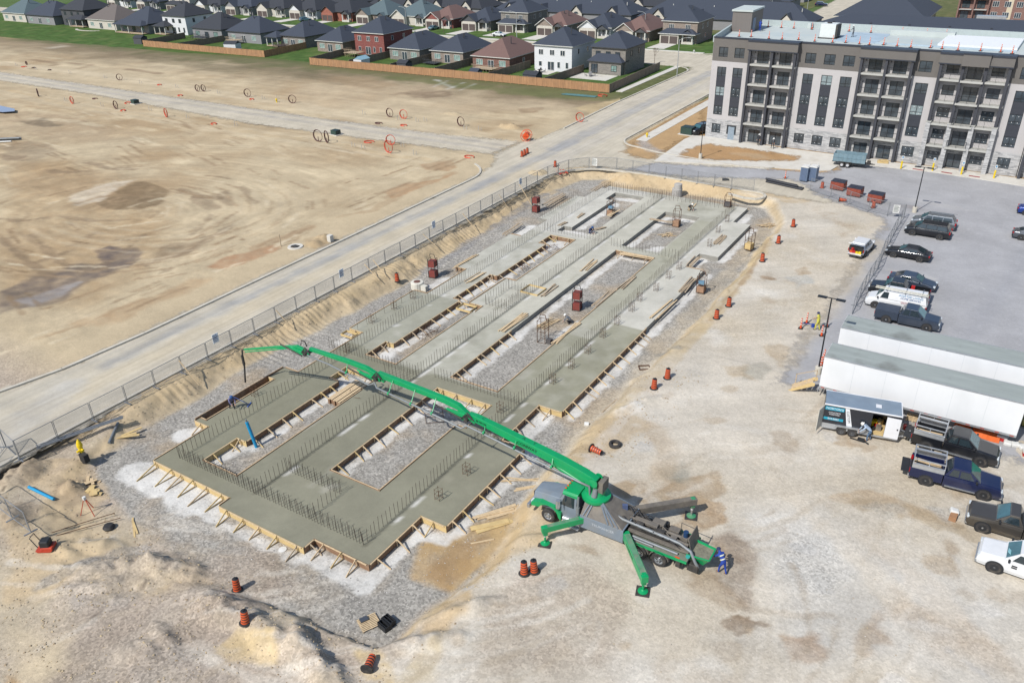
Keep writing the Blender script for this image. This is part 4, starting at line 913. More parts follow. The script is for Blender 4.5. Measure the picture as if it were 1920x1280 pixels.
for k in range(9):
    mb = MB(); x = 1.6+random.uniform(0,1.4); y = random.uniform(-.6,.8); mb.path([(x,y,1.75),(x+.3,y+.15,2.1+random.uniform(-.1,.15)),(x+.8,y-.1,1.9),(x+1.3,y+random.uniform(-.3,.3),1.6)], .035, 6); mb.build('hydraulic_hose', BLK, PT)
mb = MB(); mb.cbox((1.9,.45,2.15),(.35,.2,.5), rz=.5); mb.build('control_valve', M('valve_blue', Q(90,104,140), .5), PT)
mb = MB(); mb.bar((5.6,1.1,1.2),(5.6,1.1,2.0),.04,.04); mb.bar((5.6,1.1,2.0),(6.8,1.1,1.9),.035,.035); mb.build('hand_rail', GRB, PT)
for k in range(16):
    mb = MB(); x = random.uniform(2.7,6.2); y = random.uniform(-.55,.85); L_ = random.uniform(.4,1.2); mb.path([(x,y,1.6),(x+L_*.3,y+random.uniform(-.2,.2),1.85+random.uniform(-.1,.1)),(x+L_,y+random.uniform(-.25,.25),1.6)], .03, 6); mb.build('hydraulic_hose', random.choice([BLK,BLK,GRB]), PT)
for k, (x, y, z, a, b_, c) in enumerate(((2.9,.75,1.45,.5,.3,.5),(3.3,-.2,1.9,.5,.25,.2),(4.6,-.1,1.75,.7,.3,.25),(5.6,-.25,1.7,.4,.4,.3),(6.2,.4,1.5,.5,.6,.5),(5.0,1.0,1.3,.5,.3,.25),(3.4,1.0,1.3,.6,.3,.25))):
    mb = MB(); mb.cbox((x,y,z),(a,b_,c), rz=random.uniform(-.15,.15)); mb.build('valve_block', random.choice([GRB,DKS]), PT, bevel=.02)
for y in (-.72,-.6): mb = MB(); mb.bar((2.7,y,1.5),(6.8,y,1.45),.07,.16); mb.build('side_rail', GRB, PT)
# hopper
hp = empty('hopper', (7.35,0,0)); hp.parent = PT
mb = MB(); a = [(-.65,-.78),(.75,-.6),(.75,.6),(-.65,.78)]; b_ = [(-.35,-.4),(.35,-.35),(.35,.35),(-.35,.4)]
vo = [(x,y,1.35) for x,y in a]+[(x,y,.6) for x,y in b_]; mb.add(vo, [(0,4,5,1),(1,5,6,2),(2,6,7,3),(3,7,4,0),(4,7,6,5)]); mb.build('hopper_shell', GRN, hp)
mb = MB()
for i in range(4): p, q = a[i], a[(i+1)%4]; mb.bar((*p,1.37),(*q,1.37),.09,.07)
mb.build('hopper_rim', GRN, hp, bevel=.01)
mb = MB(); mb.add([(x*.95,y*.95,1.22) for x,y in a], [(0,1,2,3)]); mb.add([(x*.95,y*.95,1.26) for x,y in a], [(0,1,2,3)]); mb.build('hopper_grate', M('concrete_slurry', Q(138,136,118), .7, var=.3, scale=5), hp)
mb = MB(); mb.cbox((-.62,.35,1.75),(.06,1.5,1.05), rz=0, ry=-.25); mb.build('splash_guard', GRB, hp, bevel=.02)
mb = MB(); mb.tube((-1.15,.35,1.3),(-1.15,.3,2.15),.17,n=12); mb.build('agitator_motor', M('motor_blue', Q(40,70,110), .5, var=.3), hp)
mb = MB(); mb.box(-.5,.2,-.95,-.55,.3,.85); mb.box(-1.2,-.9,-1.15,-.9,.4,.9); mb.build('rear_valve', DKS, hp, bevel=.03)
mb = MB(); mb.cbox((-1.1,-1.15,1.15),(.3,.12,.12)); mb.build('tail_light', ORG_, PT, (7.35,0,0))
mb = MB(); mb.tube((6.85,-.95,1.35),(6.85,-.95,1.42),.14,n=12); mb.build('cap', M('cap_teal', Q(60,180,170), .5), PT)
text_mesh('TRUMANCER', .27, 'lettering', M('letter_pale', Q(200,206,212), .5), PT, (1.15,-1.285,1.33), (R(90),0,0))
# boom, in its own vertical plane
bt = Vector((-53.82+17.9, 39.23-37.6, 0)); b0 = Vector((0,-.2,0)); bd = (bt-b0); bd.z = 0; BL = bd.length; bd.normalize(); bnm = Vector((-bd.y, bd.x, 0))
if bnm.y > 0: bnm = -bnm          # towards the camera side
def bp(s, z, o=0): p = b0+bd*s+bnm*o; return Vector((p.x, p.y, z))
def boom_sec(name, pts, m=GRN, caps=True):
    "pts: (s, z, height, width)"
    mb = MB(); rings = []
    for i, (s, z, h, w_) in enumerate(pts):
        a = pts[max(i-1,0)]; c = pts[min(i+1,len(pts)-1)]; d = bd*(c[0]-a[0])+Vector((0,0,c[1]-a[1])); d.normalize(); u = bnm.cross(d); u = u if u.z > 0 else -u
        P0 = bp(s, z); rings.append([P0+bnm*(w_/2)-u*(h/2), P0-bnm*(w_/2)-u*(h/2), P0-bnm*(w_/2)+u*(h/2), P0+bnm*(w_/2)+u*(h/2)])
    vs = [v for r_ in rings for v in r_]
    for i in range(len(rings)-1): mb.add(vs, [(i*4+k, i*4+(k+1)%4, (i+1)*4+(k+1)%4, (i+1)*4+k) for k in range(4)]) if i == 0 else mb.f.extend([[i*4+k, i*4+(k+1)%4, (i+1)*4+(k+1)%4, (i+1)*4+k] for k in range(4)]) or mb.m.extend([0]*4) or mb.s.extend([False]*4)
    n = len(rings)-1; mb.f += [[3,2,1,0],[n*4,n*4+1,n*4+2,n*4+3]]; mb.m += [0,0]; mb.s += [False]*2
    o = mb.build(name, m, PT, bevel=.025)
    me = o.data; bm = bmesh.new(); bm.from_mesh(me); bmesh.ops.recalc_face_normals(bm, faces=bm.faces); bm.to_mesh(me); bm.free(); return o
boom_sec('boom_section', [(-.15,4.0,.6,.5),(.8,4.2,.72,.54),(2.5,4.5,.72,.54),(7,5.08,.6,.48),(9.6,5.4,.52,.45),(10.3,5.42,.42,.42)])
boom_sec('boom_section', [(9.7,5.05,.34,.3),(10.4,5.35,.38,.36),(11.2,5.82,.42,.4),(12.5,5.95,.42,.4),(16.5,5.98,.42,.4),(19.0,6.0,.42,.38)])
boom_sec('boom_section', [(18.4,5.55,.3,.26),(19.2,5.85,.34,.3),(20.2,6.08,.36,.33),(22,6.1,.34,.31),(26.6,5.9,.3,.27)])
boom_sec('boom_section', [(26.9,5.1,.2,.2),(27.3,5.55,.26,.24),(28.2,5.62,.28,.24),(31,4.75,.22,.18),(35.7,3.1,.16,.14)])
for s, z in ((10.6,5.35),(19.3,5.6),(27.2,5.35)):
    mb = MB(); mb.bar(bp(s-.6,z+.05,.2), bp(s+1.6,z-.05,.2), .16, .34); mb.build('joint_linkage', GRN, PT, bevel=.03)
    mb = MB(); mb.tube(bp(s+.2,z-.22,.32), bp(s+2.8,z+.12,.3), .06, n=8); mb.build('boom_ram', DKS, PT)
for s, z in ((10.3,5.2),(19.0,5.7),(26.9,5.5)):
    mb = MB(); mb.tube(bp(s,z,-.42), bp(s,z,.5), .17, n=14); mb.build('boom_joint', DKS, PT)
    mb = MB(); mb.tube(bp(s+.4,z-.3,.1), bp(s+2.2,z+.0,.1), .09, n=10); mb.build('boom_ram', GRN, PT)
    mb = MB()
    for k in range(4): mb.path([bp(s-.6,z+.1,.3),bp(s-.1,z+.3+.12*k,.34),bp(s+.5,z-.05,.36)], .03, 6)
    mb.build('hydraulic_hose', BLK, PT)
mb = MB(); mb.path([bp(27.0,6.0,0),bp(27.05,6.4,.05),bp(27.4,6.5,.1),bp(27.6,6.0,.1)], .05, 8); mb.build('hydraulic_hose', BLK, PT)
mb = MB(); mb.tube(bp(.4,3.3,0), bp(3.2,4.05,0), .16, n=12); mb.build('boom_ram', GRN, PT)
mb = MB(); mb.cbox(bp(.2,3.55,0), (.9,.5,.9), rz=math.atan2(bd.y,bd.x)); mb.build('boom_mount', GRN, PT, bevel=.05)
for s in (-1,1):
    mb = MB(); mb.tube(bp(-.05,4.1,s*.34), bp(-.05,4.1,s*.42), .3, n=18); mb.build('pivot_pin', GRN, PT)
mb = MB(); mb.cbox(bp(-.45,3.75,-.25), (.35,.9,.8)); mb.build('boom_cradle', GRB, PT)
mb = MB(); mb.path([bp(.2,3.0,.3),bp(.15,3.9,.55),bp(.9,4.0,.62),bp(10.1,4.95,.62)], .075, 10); mb.build('boom_pipe', PIPE, PT)
mb = MB(); mb.path([bp(10.1,4.95,.62),bp(10.4,4.75,.9),bp(11.4,5.0,1.0),bp(18.4,5.45,.95),bp(18.9,5.5,.6)], .07, 10); mb.build('boom_pipe', PIPE, PT)
mb = MB(); mb.path([bp(18.9,5.5,.6),bp(19.5,5.2,.7),bp(24,5.5,.5),bp(26.9,5.4,.3)], .07, 10); mb.build('boom_pipe', PIPE, PT)
mb = MB(); mb.path([bp(27,5.3,.2),bp(29,5.3,.16),bp(35.4,3.0,.14)], .055, 8); mb.build('boom_pipe', GRN, PT)
for s, z, o_, z2 in ((3,4.3,.6,.45),(6,4.65,.6,.3),(8.6,4.9,.6,.3),(13,5.1,.95,.85),(15,5.2,.95,.8),(17.2,5.35,.95,.7),(22,5.4,.55,.6)):
    mb = MB(); mb.bar(bp(s,z,o_), bp(s+.15,z+z2,.2), .05, .05); mb.tube(bp(s-.06,z,o_), bp(s+.06,z,o_), .13, n=10); mb.build('pipe_bracket', GRN, PT)
mb = MB(); tip = bp(35.8,3.05,0); e_ = Vector((-54.3+17.9,39.15-37.6,-.5))
mb.path([tip, tip+bd*.25+Vector((0,0,-.15)), tip+bd*.4+Vector((0,0,-.9)), tip+bd*.42+Vector((0,0,-1.9)), e_], .075, 10); mb.build('tip_hose', BLK, PT)
mb = MB(); q = tip+bd*.41; mb.tube(q+Vector((0,0,-.7)), q+Vector((0,0,-1.7)), .12, n=12); mb.build('hose_sleeve', DKS, PT)
# lettering on the boom: spaced along the top, and along the near side
LWH = M('letter_white', Q(236,244,240), .5); LDK = M('letter_dark', Q(20,60,44), .5)
def boom_text(ch, s, z, o_, size, top, dark=True, tilt=.11):
    x_ = -bd; ax = Vector((x_.x, x_.y, -tilt)).normalized(); side_ = bnm
    if top: n = side_.cross(ax); n = n if n.z > 0 else -n; y_ = n.cross(ax)
    else: n = side_; y_ = n.cross(ax)
    for k, (m_, sc_, dd) in enumerate(((LWH, 1.22, .0),(LDK, 1.0, .006)) if top else ((LDK, 1.0, .006),)):
        rm = Matrix((ax, y_, n)).transposed().to_euler()
        text_mesh(ch, size*sc_, 'lettering', m_, PT, bp(s, z, o_)+n*(.004+dd), rm)
for k, ch in enumerate('CONWAY'):
    s = 9.0-k*.85; boom_text(ch, s, 5.36+(9.3-s)*-.125+.262+.012*k, .0, .4, True)
boom_text('CONWAY', 5.2, 4.83, .262, .36, False)
boom_text('38 METER', 9.1, 5.32, .238, .22, False)
# ================================================================ VEHICLES
def paintm(name, c, metal=.3): return M(name, c, .28, metal=metal, var=.05, scale=1.2, coat=.6, dirt=(tuple(q*.5+.18 for q in c), .12))
CB = paintm('car_black', Q(34,36,42)); CN = paintm('car_navy', Q(28,40,84)); CG = paintm('car_silver', Q(150,156,162), .6); CW = paintm('car_white', Q(246,248,250), 0)
CD = paintm('car_slate', Q(62,74,92)); CT = paintm('car_bronze', Q(112,106,98), .6); CBL = paintm('car_blue', Q(34,70,160)); CGR = paintm('car_grey', Q(120,124,130), .6); CT2 = paintm('car_pale_teal', Q(130,170,180), .4)
LMP = M('headlamp', Q(220,228,232), .1, var=.06); TLM = M('tail_lamp', Q(176,26,34), .2, var=.1); PLB = M('black_trim', Q(40,42,46), .6, var=.15)
RIMD = M('rim_dark', Q(130,132,136), .4, metal=.6, var=.15)
def car(name, loc, rz, label, cat, kind, paint_, rim=None, group=None, detail=True, rearglass=True):
    K = dict(sedan=(4.8,1.84,.34,1.42,-1.4,[(2.4,.5),(2.34,.7),(2.0,.8),(1.25,.93),(1.0,.97),(-1.7,1.02),(-2.2,.98),(-2.36,.85),(-2.4,.55)],(1.05,.97),(.25,1.41),(-.95,1.42),(-1.85,1.02),[(.72,-.02),(-.12,-1.0)]),
      van=(5.1,1.98,.36,1.6,-1.5,[(2.55,.5),(2.5,.8),(2.2,.95),(1.65,1.08),(1.5,1.1),(-2.45,1.12),(-2.52,.9),(-2.55,.55)],(1.6,1.1),(.75,1.7),(-2.0,1.74),(-2.42,1.12),[(1.2,.25),(.15,-.95),(-1.05,-2.1)]),
      suv=(4.7,1.88,.37,1.4,-1.4,[(2.35,.55),(2.3,.85),(1.9,1.0),(1.2,1.08),(1.0,1.1),(-2.2,1.12),(-2.3,.95),(-2.35,.6)],(1.0,1.1),(.35,1.65),(-1.7,1.68),(-2.15,1.12),[(.6,-.15),(-.25,-1.1),(-1.2,-1.8)]),
      cargo=(5.7,2.02,.38,1.8,-1.75,[(2.85,.55),(2.8,.85),(2.6,1.05),(2.0,1.22),(1.85,1.25),(-2.8,1.28),(-2.85,.9),(-2.85,.6)],(1.95,1.25),(1.25,2.02),(-2.6,2.1),(-2.8,1.28),[(1.5,.75)]),
      pickup=(5.9,2.0,.42,1.85,-1.8,[(2.92,.6),(2.88,.95),(2.75,1.1),(1.7,1.22),(1.45,1.26),(-.75,1.28),(-.76,.62)],(1.5,1.26),(.75,1.88),(-.3,1.9),(-.72,1.28),[(1.1,.2),(.1,-.5)]),
      reg=(5.7,2.0,.42,1.8,-1.7,[(2.85,.6),(2.8,.95),(2.65,1.1),(1.5,1.22),(1.2,1.26),(-.35,1.28),(-.36,.62)],(1.25,1.26),(.5,1.86),(.0,1.88),(-.33,1.28),[(.85,-.1)]))[kind]
    L_, W_, wr, fa, ra, top, A, B, C_, D, wins = K; w = W_/2
    root = empty(name, loc, rz, label, cat, group)
    secs = []
    for x, z in top:
        nose = max(0, (abs(x)-L_/2+.55)/.55); tw = w*(1-.12*nose*nose); zb = .28 if z > .62 else z*.75
        secs.append((x, [(tw*.9,zb),(tw*.98,min(.55,z*.9)),(tw,max(z-.28,z*.8)),(tw*.95,z-.05),(tw*.75,z)]))
    b = loft(secs)
    # cabin shell
    rings = []; yb, yt = w*.93, w*.76
    for (x, z), t in ((A,0),(B,1),(C_,1),(D,0)): rings.append((x, z, yb if t == 0 else yt))
    v = []
    for x, z, y in rings: v += [(x,-y,z),(x,y,z)]
    b.add(v, [(0,1,3,2),(2,3,5,4),(4,5,7,6),(0,2,4,6),(1,7,5,3)])
    b.add([(rings[1][0]+.02,-yt*.93,rings[1][1]+.035),(rings[1][0]+.02,yt*.93,rings[1][1]+.035),(rings[2][0]-.02,yt*.93,rings[2][1]+.035),(rings[2][0]-.02,-yt*.93,rings[2][1]+.035),v[2],v[3],v[5],v[4]], [(0,1,2,3),(0,4,5,1),(1,5,6,2),(2,6,7,3),(3,7,4,0)])
    bt_ = b.build('body', paint_, root, bevel=.035)
    def pane(nm, pts, m=GLS, off=.012):
        p = [Vector(q) for q in pts]; n = (p[1]-p[0]).cross(p[2]-p[0]).normalized(); mb = MB()
        c = sum(p, Vector())/4
        if n.dot(c-Vector((0,0,.8))) < 0: n = -n; p = p[::-1]
        mb.add([q+n*off for q in p], [(0,1,2,3)]); return mb.build(nm, m, root)
    def lerp(a, b_, t): return tuple(a[i]+(b_[i]-a[i])*t for i in range(3))
    a0, a1, b0_, b1_ = Vector((A[0],-yb,A[1])), Vector((A[0],yb,A[1])), Vector((B[0],-yt,B[1])), Vector((B[0],yt,B[1]))
    def q4(a0, a1, b0_, b1_, i0, i1, j):
        f = lambda u, t: a0.lerp(a1, u).lerp(b0_.lerp(b1_, u), t)
        return [f(j,i0), f(1-j,i0), f(1-j,i1), f(j,i1)]
    pane('windshield', q4(a0,a1,b0_,b1_,.08,.92,.06), GLT)
    if rearglass:
        c0, c1, d0, d1 = Vector((C_[0],-yt,C_[1])), Vector((C_[0],yt,C_[1])), Vector((D[0],-yb,D[1])), Vector((D[0],yb,D[1])); pane('rear_window', q4(d0,d1,c0,c1,.12,.88,.08))
    zb_, zt_ = A[1]+.05, min(B[1],C_[1])-.1
    for s in (-1,1):
        for wx0, wx1 in wins:
            def lim(x, z):    # keep the top corners inside the roof slopes
                t = (z-A[1])/(B[1]-A[1]); lo = D[0]+(C_[0]-D[0])*t+.08; hi = A[0]+(B[0]-A[0])*t-.1; return min(max(x, lo), hi)
            def Y(z): t = (z-A[1])/(B[1]-A[1]); return s*(yb+(yt-yb)*t)
            pane('window', [(lim(wx0,zb_),Y(zb_),zb_),(lim(wx1,zb_),Y(zb_),zb_),(lim(wx1,zt_),Y(zt_),zt_),(lim(wx0,zt_),Y(zt_),zt_)])
        mb = MB(); mb.cbox((A[0]-.25,s*(w+.1),A[1]+.1),(.12,.2,.16)); mb.build('mirror', paint_ if kind in ('sedan','suv') else PLB, root, bevel=.02)
        for x in (fa, ra):
            mb = MB(); mb.tube((x,s*(w-.25),wr),(x,s*(w+.004),wr),wr*1.2,n=22); mb.build('wheel_arch', PLB, root)
            wheel(root, x, s*(w-.11), wr, wr, .25, side=s, rimm=rim)
        f = top[1]; mb = MB(); mb.cbox((f[0]-.08,s*w*.72,f[1]-.02),(.22,w*.36,.16)); mb.build('headlight', LMP, root, bevel=.02)
        mb = MB(); tz = .95 if kind != 'sedan' else .82; mb.cbox((-L_/2+.06,s*w*.84,tz),(.16,.2,.3 if kind != 'sedan' else .16)); mb.build('tail_light', TLM, root, bevel=.02)
    mb = MB(); mb.box(L_/2-.16,L_/2+.03,-w*.86,w*.86,.32,.56); mb.build('bumper', CHR if kind in ('pickup','reg') else PLB, root, bevel=.03)
    mb = MB(); mb.box(-L_/2-.05,-L_/2+.12,-w*.9,w*.9,.36,.6); mb.build('bumper', CHR if kind in ('pickup','reg') else PLB, root, bevel=.03)
    if kind in ('pickup','reg'):
        x1 = top[-1][0]-.05; x0 = -L_/2+.02
        mb = MB()
        for s in (-1,1): mb.box(x0,x1,*sorted((s*w,s*(w-.12))),.5,1.26)
        mb.box(x0,x1,-w+.12,w-.12,.5,.72); mb.box(x1-.08,x1,-w+.12,w-.12,.72,1.26); mb.build('bed', paint_, root, bevel=.02)
        mb = MB(); mb.box(x0+.02,x1-.1,-w+.14,w-.14,.725,.74); mb.build('bed_liner', PLB, root)
    return root
def tailgate(root, paint_, down):
    mb = MB()
    if down: mb.box(-3.5,-2.95,-.88,.88,.7,.76)
    else: mb.box(-2.95,-2.88,-.88,.88,.7,1.24)
    mb.build('tailgate', paint_, root, bevel=.01)
def V(p): return (p[0],p[1],.01)
car('minivan', (-6.2,109.3,.012), R(180), 'silver minivan with roof rails parked just behind the black van in the lot', 'van', 'van', CG)
car('minivan', (-6.4,105.8,.012), R(178), 'black window van parked alongside the silver minivan by the tall lamp post', 'van', 'van', CB, RIMD)
for s in (-.6,.6):
    mb = MB(); mb.bar((-2.4,s,1.83),(.6,s,1.8),.05,.05); mb.build('roof_rail', CHR, bpy.data.objects['minivan'])
car('sedan', (-7.35,97.2,.012), R(177), 'shiny black sedan parked alone in the middle of the row beside the fence', 'car', 'sedan', CB, RIMD)
car('sedan', (-5.7,88.9,.012), R(-3), 'dark navy sedan parked nose out behind the black pickup', 'car', 'sedan', CD)
bp_ = car('pickup_truck', (-6.5,85.4,.012), R(180), 'black pickup truck with tools in its open bed behind the white ladder van', 'pickup truck', 'pickup', CB, RIMD); tailgate(bp_, CB, False)
mb = MB(); mb.cbox((-1.2,-.3,1.15),(.35,.35,.5)); mb.build('fuel_can', RED, bp_)
mb = MB(); mb.bar((-1.3,.2,1.1),(-2.8,.3,1.1),.25,.1); mb.bar((-1.2,.5,1.2),(-2.7,.45,1.2),.15,.08); mb.build('boards', MLUM, bp_)
wv = car('work_van', (-6.3,82.4,.012), R(180), 'white cargo van with blue lettering and a ladder on its roof rack', 'van', 'cargo', CW, rearglass=True)
mb = MB()
for y in (.55,.95): mb.bar((2.1,y,2.32),(-2.8,y,2.32),.05,.09)
for k in range(13): mb.bar((1.9-k*.37,.55,2.32),(1.9-k*.37,.95,2.32),.05,.05)
tag(mb.build('ladder', M('ladder_cream', Q(236,232,214), .5), None, (-6.3,82.4,.012), rz=R(180)), 'long cream extension ladder lying on the roof rack of the white cargo van', 'ladder')
for x in (1.0,-.7,-2.2):
    mb = MB(); mb.bar((x,-.8,2.22),(x,1.0,2.22),.05,.05); mb.bar((x,-.8,2.22),(x,-.8,2.05),.05,.05); mb.bar((x,.8,2.22),(x,.8,2.05),.05,.05); mb.build('rack_bar', CHR, wv)
LB1 = M('letter_blue', Q(60,140,190), .5); LB2 = M('letter_navy', Q(40,96,160), .5); LR = M('letter_red', Q(200,90,90), .5)
# local +Y is the side facing the photographer because the van is turned round
for txt, s_, m_, x, z in (('ASSISTED LIVING',.3,LB1,-1.3,1.86),('HOME SERVICES',.26,LB2,-1.3,1.6),('GOOD Earth',.3,LR,-1.3,1.2)):
    zz = (z-1.28)/(2.05-1.28); y = .94-.17*max(0,zz)+(.03 if z > 1.3 else .085)
    text_mesh(txt, s_, 'lettering', m_, wv, (x, y+.006, z), (R(90-(13 if z > 1.3 else 2)),0,R(180)))
gp_ = car('pickup_truck', (-4.75,79.4,.012), R(0), 'slate grey pickup with a flat bed cover parked behind the white trailers', 'pickup truck', 'pickup', CD); tailgate(gp_, CD, False)
mb = MB(); mb.box(-2.9,-.85,-.92,.92,1.27,1.3); mb.build('bed_cover', M('bed_cover', Q(64,74,90), .6), gp_, bevel=.01)
# open white work suv
ws_ = car('work_truck', (-12.35,96.4,.012), R(84), 'white covered work truck with its rear hatch open showing tools', 'truck', 'suv', CW, rearglass=False)
mb = MB(); mb.box(-2.38,-2.3,-.8,.8,.62,1.5); mb.build('cargo_opening', PLB, ws_)
mb = MB(); mb.cbox((-2.45,0,1.82),(.9,1.7,.06), ry=.25); mb.build('hatch', CW, ws_, bevel=.02)
mb = MB(); mb.box(-2.85,-2.36,-.75,.75,.6,.66); mb.build('tailgate', CW, ws_)
for k, (y, z, c, m_) in enumerate(((-.5,.8,.3,YEL),(-.15,.78,.26,YEL),(.2,.85,.34,RED),(.5,.8,.28,ORG_),(.0,1.1,.2,PLB),(.35,1.15,.22,RED))):
    mb = MB(); mb.cbox((-2.45,y,z),(.2,c,c*.9), rz=.2*k); tag(mb.build('tool_crate', m_, ws_))
# trucks beside the small trailer
def rack_truck(loc, rz, label, pm):
    t = car('pickup_truck', loc, rz, label, 'pickup truck', 'pickup', pm, RIMD); tailgate(t, PLB, True)
    mb = MB(); x0, x1 = -2.85, -.78
    for s in (-1,1):
        mb.box(x0,x1,*sorted((s*.97,s*.93)),1.27,1.62); mb.bar((x0,s*.92,2.02),(x1,s*.92,2.02),.07,.07)
        for x in (x0+.03,(x0+x1)/2,x1-.03): mb.bar((x,s*.92,1.6),(x,s*.92,2.0),.05,.05)
        mb.bar((x0,s*.95,1.64),(x1,s*.95,1.64),.12,.04)
    for x in (x0+.03,x1-.03): mb.bar((x,-.92,2.02),(x,.92,2.02),.06,.06)
    mb.bar((x0,.4,2.04),(x1,.4,2.04),.2,.04)
    mb.build('tool_rack', ALU, t)
    mb = MB()
    for k in range(8): y = random.uniform(-.6,.5); mb.bar((x0+.1,y,.95+random.uniform(0,.3)),(x1-.2,y+random.uniform(-.2,.2),.95+random.uniform(0,.3)),.09,.04)
    mb.build('lumber', MLUM, t)
    mb = MB()
    for s in (-1,1): mb.bar((-.6,s*1.0,.45),(1.3,s*1.0,.45),.14,.05)
    mb.build('side_step', CHR, t)
    return t
rack_truck((1.65,58.75,.0), R(-1), 'black pickup with aluminium tool rack beside the hitch of the small trailer', CB)
rack_truck((2.1,54.5,.0), R(4), 'navy blue pickup with aluminium tool rack and lowered tailgate', CN)
br_ = car('pickup_truck', (6.05,51.0,0), R(181), 'bronze regular cab pickup parked nose in at the right edge', 'pickup truck', 'reg', CT); tailgate(br_, CT, False)
wt_ = car('pickup_truck', (7.1,47.3,0), R(178), 'white pickup with a dark door badge, lowest vehicle at the right edge', 'pickup truck', 'pickup', CW, RIMD); tailgate(wt_, CW, False)
mb = MB(); mb.box(.75,1.05,1.012,1.016,.98,1.08); mb.box(.75,1.05,1.012,1.016,.84,.94); mb.build('door_badge', PLB, wt_)
mb = MB(); mb.cbox((1.3,.35,1.5),(.3,.4,.02), ry=-.7); mb.build('paper', M('paper_cyan', Q(170,230,240), .6), wt_)
car('sedan', (4.9,120.3,.012), R(0), 'bright blue car cut by the right edge, farthest up the lot', 'car', 'sedan', CBL)
car('sedan', (4.9,110.2,.012), R(0), 'grey sedan cut by the right edge below the bright blue car', 'car', 'sedan', CGR)
car('pickup_truck', (-48.9,140.9,.1), R(-112), 'black pickup parked by the corner of the grey apartment building', 'pickup truck', 'suv', CB)
car('car', (-150.5,230.8,.06), R(0), 'white hatchback on a driveway across the side street', 'car', 'sedan', CW)
car('car', (-181,236,.06), R(90), 'pale teal car on a driveway in front of the brown roofed bungalow', 'car', 'sedan', CT2)
car('car', (-243,236,.06), R(70), 'pale blue car parked by the brick gabled house', 'car', 'suv', CT2)
car('car', (-76.6,349,.06), R(10), 'dark blue car on the far end of the road', 'car', 'suv', CN)
car('car', (-13.8,317.5,.06), R(90), 'black pickup in front of the brick apartment block', 'car', 'suv', CB)
car('car', (-10,314,.06), R(100), 'white car in front of the brick apartment block', 'car', 'suv', CW)
# semi trailers
TRW = M('trailer_white', Q(248,250,252), .45, var=.02, scale=.6, streak=(2,2,.5), dirt=(Q(206,212,214), .3)); TRR = M('trailer_roof', Q(168,176,172), .7, var=.1, scale=.8, streak=(.4,2,1), dirt=(Q(112,110,104), .9))
def semi(x0, x1, y0, y1, label, open_end=False):
    r_ = empty('semi_trailer', ((x0+x1)/2,(y0+y1)/2,0), 0, label, 'trailer'); hx = (x1-x0)/2; hy = (y1-y0)/2
    mb = MB(); mb.box(-hx,hx,-hy,hy,1.2,4.05); mb.build('box', TRW, r_, bevel=.03)
    mb = MB(); mb.box(-hx+.03,hx-.03,-hy+.05,hy-.05,4.052,4.075)
    mb.build('roof', TRR, r_)
    for s in (-1,1):
        mb = MB(); mb.box(-hx,hx,*sorted((s*(hy+.02),s*(hy-.03))),4.0,4.1); mb.build('top_rail', ALU, r_)
        mb = MB(); mb.box(-hx,hx,*sorted((s*(hy+.025),s*(hy-.03))),1.08,1.26); mb.build('side_rail', ALU, r_)
        mb = MB()
        for k in range(1, 6): x = -hx+(2*hx)*k/6; mb.box(x-.012,x+.012,*sorted((s*(hy+.006),s*hy)),1.26,4.0)
        mb.build('panel_seam', M('seam_grey', Q(222,228,232), .5), r_)
        mb = MB()
        for k in range(15): x = -hx+.3+(2*hx-.6)*k/14; mb.box(x-.14,x+.14,*sorted((s*(hy+.03),s*(hy+.02))),1.12,1.2)
        mb.build('reflector', M('reflector_red', Q(196,84,70), .4), r_)
    for x in (-hx+1.6,-hx+2.9):
        for s in (-1,1): wheel(r_, x, s*(hy-.3), .5, .5, .55, side=s)
    mb = MB(); mb.box(-hx+.9,-hx+3.6,-.5,.5,.75,1.1); mb.box(-hx+.05,hx-.1,-.45,-.35,.95,1.18); mb.box(-hx+.05,hx-.1,.35,.45,.95,1.18); mb.build('frame', DKS, r_)
    for s in (-1,1):
        mb = MB(); mb.bar((hx-2.9,s*.8,.05),(hx-2.9,s*.8,1.15),.12,.12); mb.cbox((hx-2.9,s*.8,.05),(.35,.35,.06)); mb.build('landing_leg', DKS, r_)
    mb = MB(); mb.box(-hx-.012,-hx,-.012,.012,1.25,4.0); mb.box(-hx-.06,-hx-.01,-hy,hy,.62,.78); mb.box(-hx-.05,-hx-.01,-.9,-.82,.62,1.2); mb.box(-hx-.05,-hx-.01,.82,.9,.62,1.2); mb.build('rear_door', ALU, r_)
    return r_
semi(-9.0,5.4,61.3,63.95,'white box semi trailer nearest the camera with a stained grey roof')
semi(-9.0,5.6,67.2,69.9,'second white semi trailer parked behind the nearer white one')
st = empty('wooden_steps', (-9.9,61.9,0), 0, 'pale wooden steps up to the rear end of the nearest white trailer', 'steps')
for s in (-.5,.5):
    mb = MB(); mb.side([(-1.5,0),(-1.2,0),(.55,1.05),(.55,1.3),(.3,1.3)], s-.03, s+.03); mb.build('stringer', MPLY, st)
mb = MB()
for k in range(5): mb.box(-1.3+k*.32,-1.0+k*.32,-.47,.47,.22+k*.21,.26+k*.21)
mb.build('tread', MLUM, st)
mb = MB(); mb.bar((-1.2,.5,.1),(-1.2,.5,1.2),.07,.07); mb.bar((.4,.5,1.1),(.4,.5,2.0),.07,.07); mb.bar((-1.2,.5,1.15),(.4,.5,2.0),.07,.05); mb.build('handrail', MLUO, st)
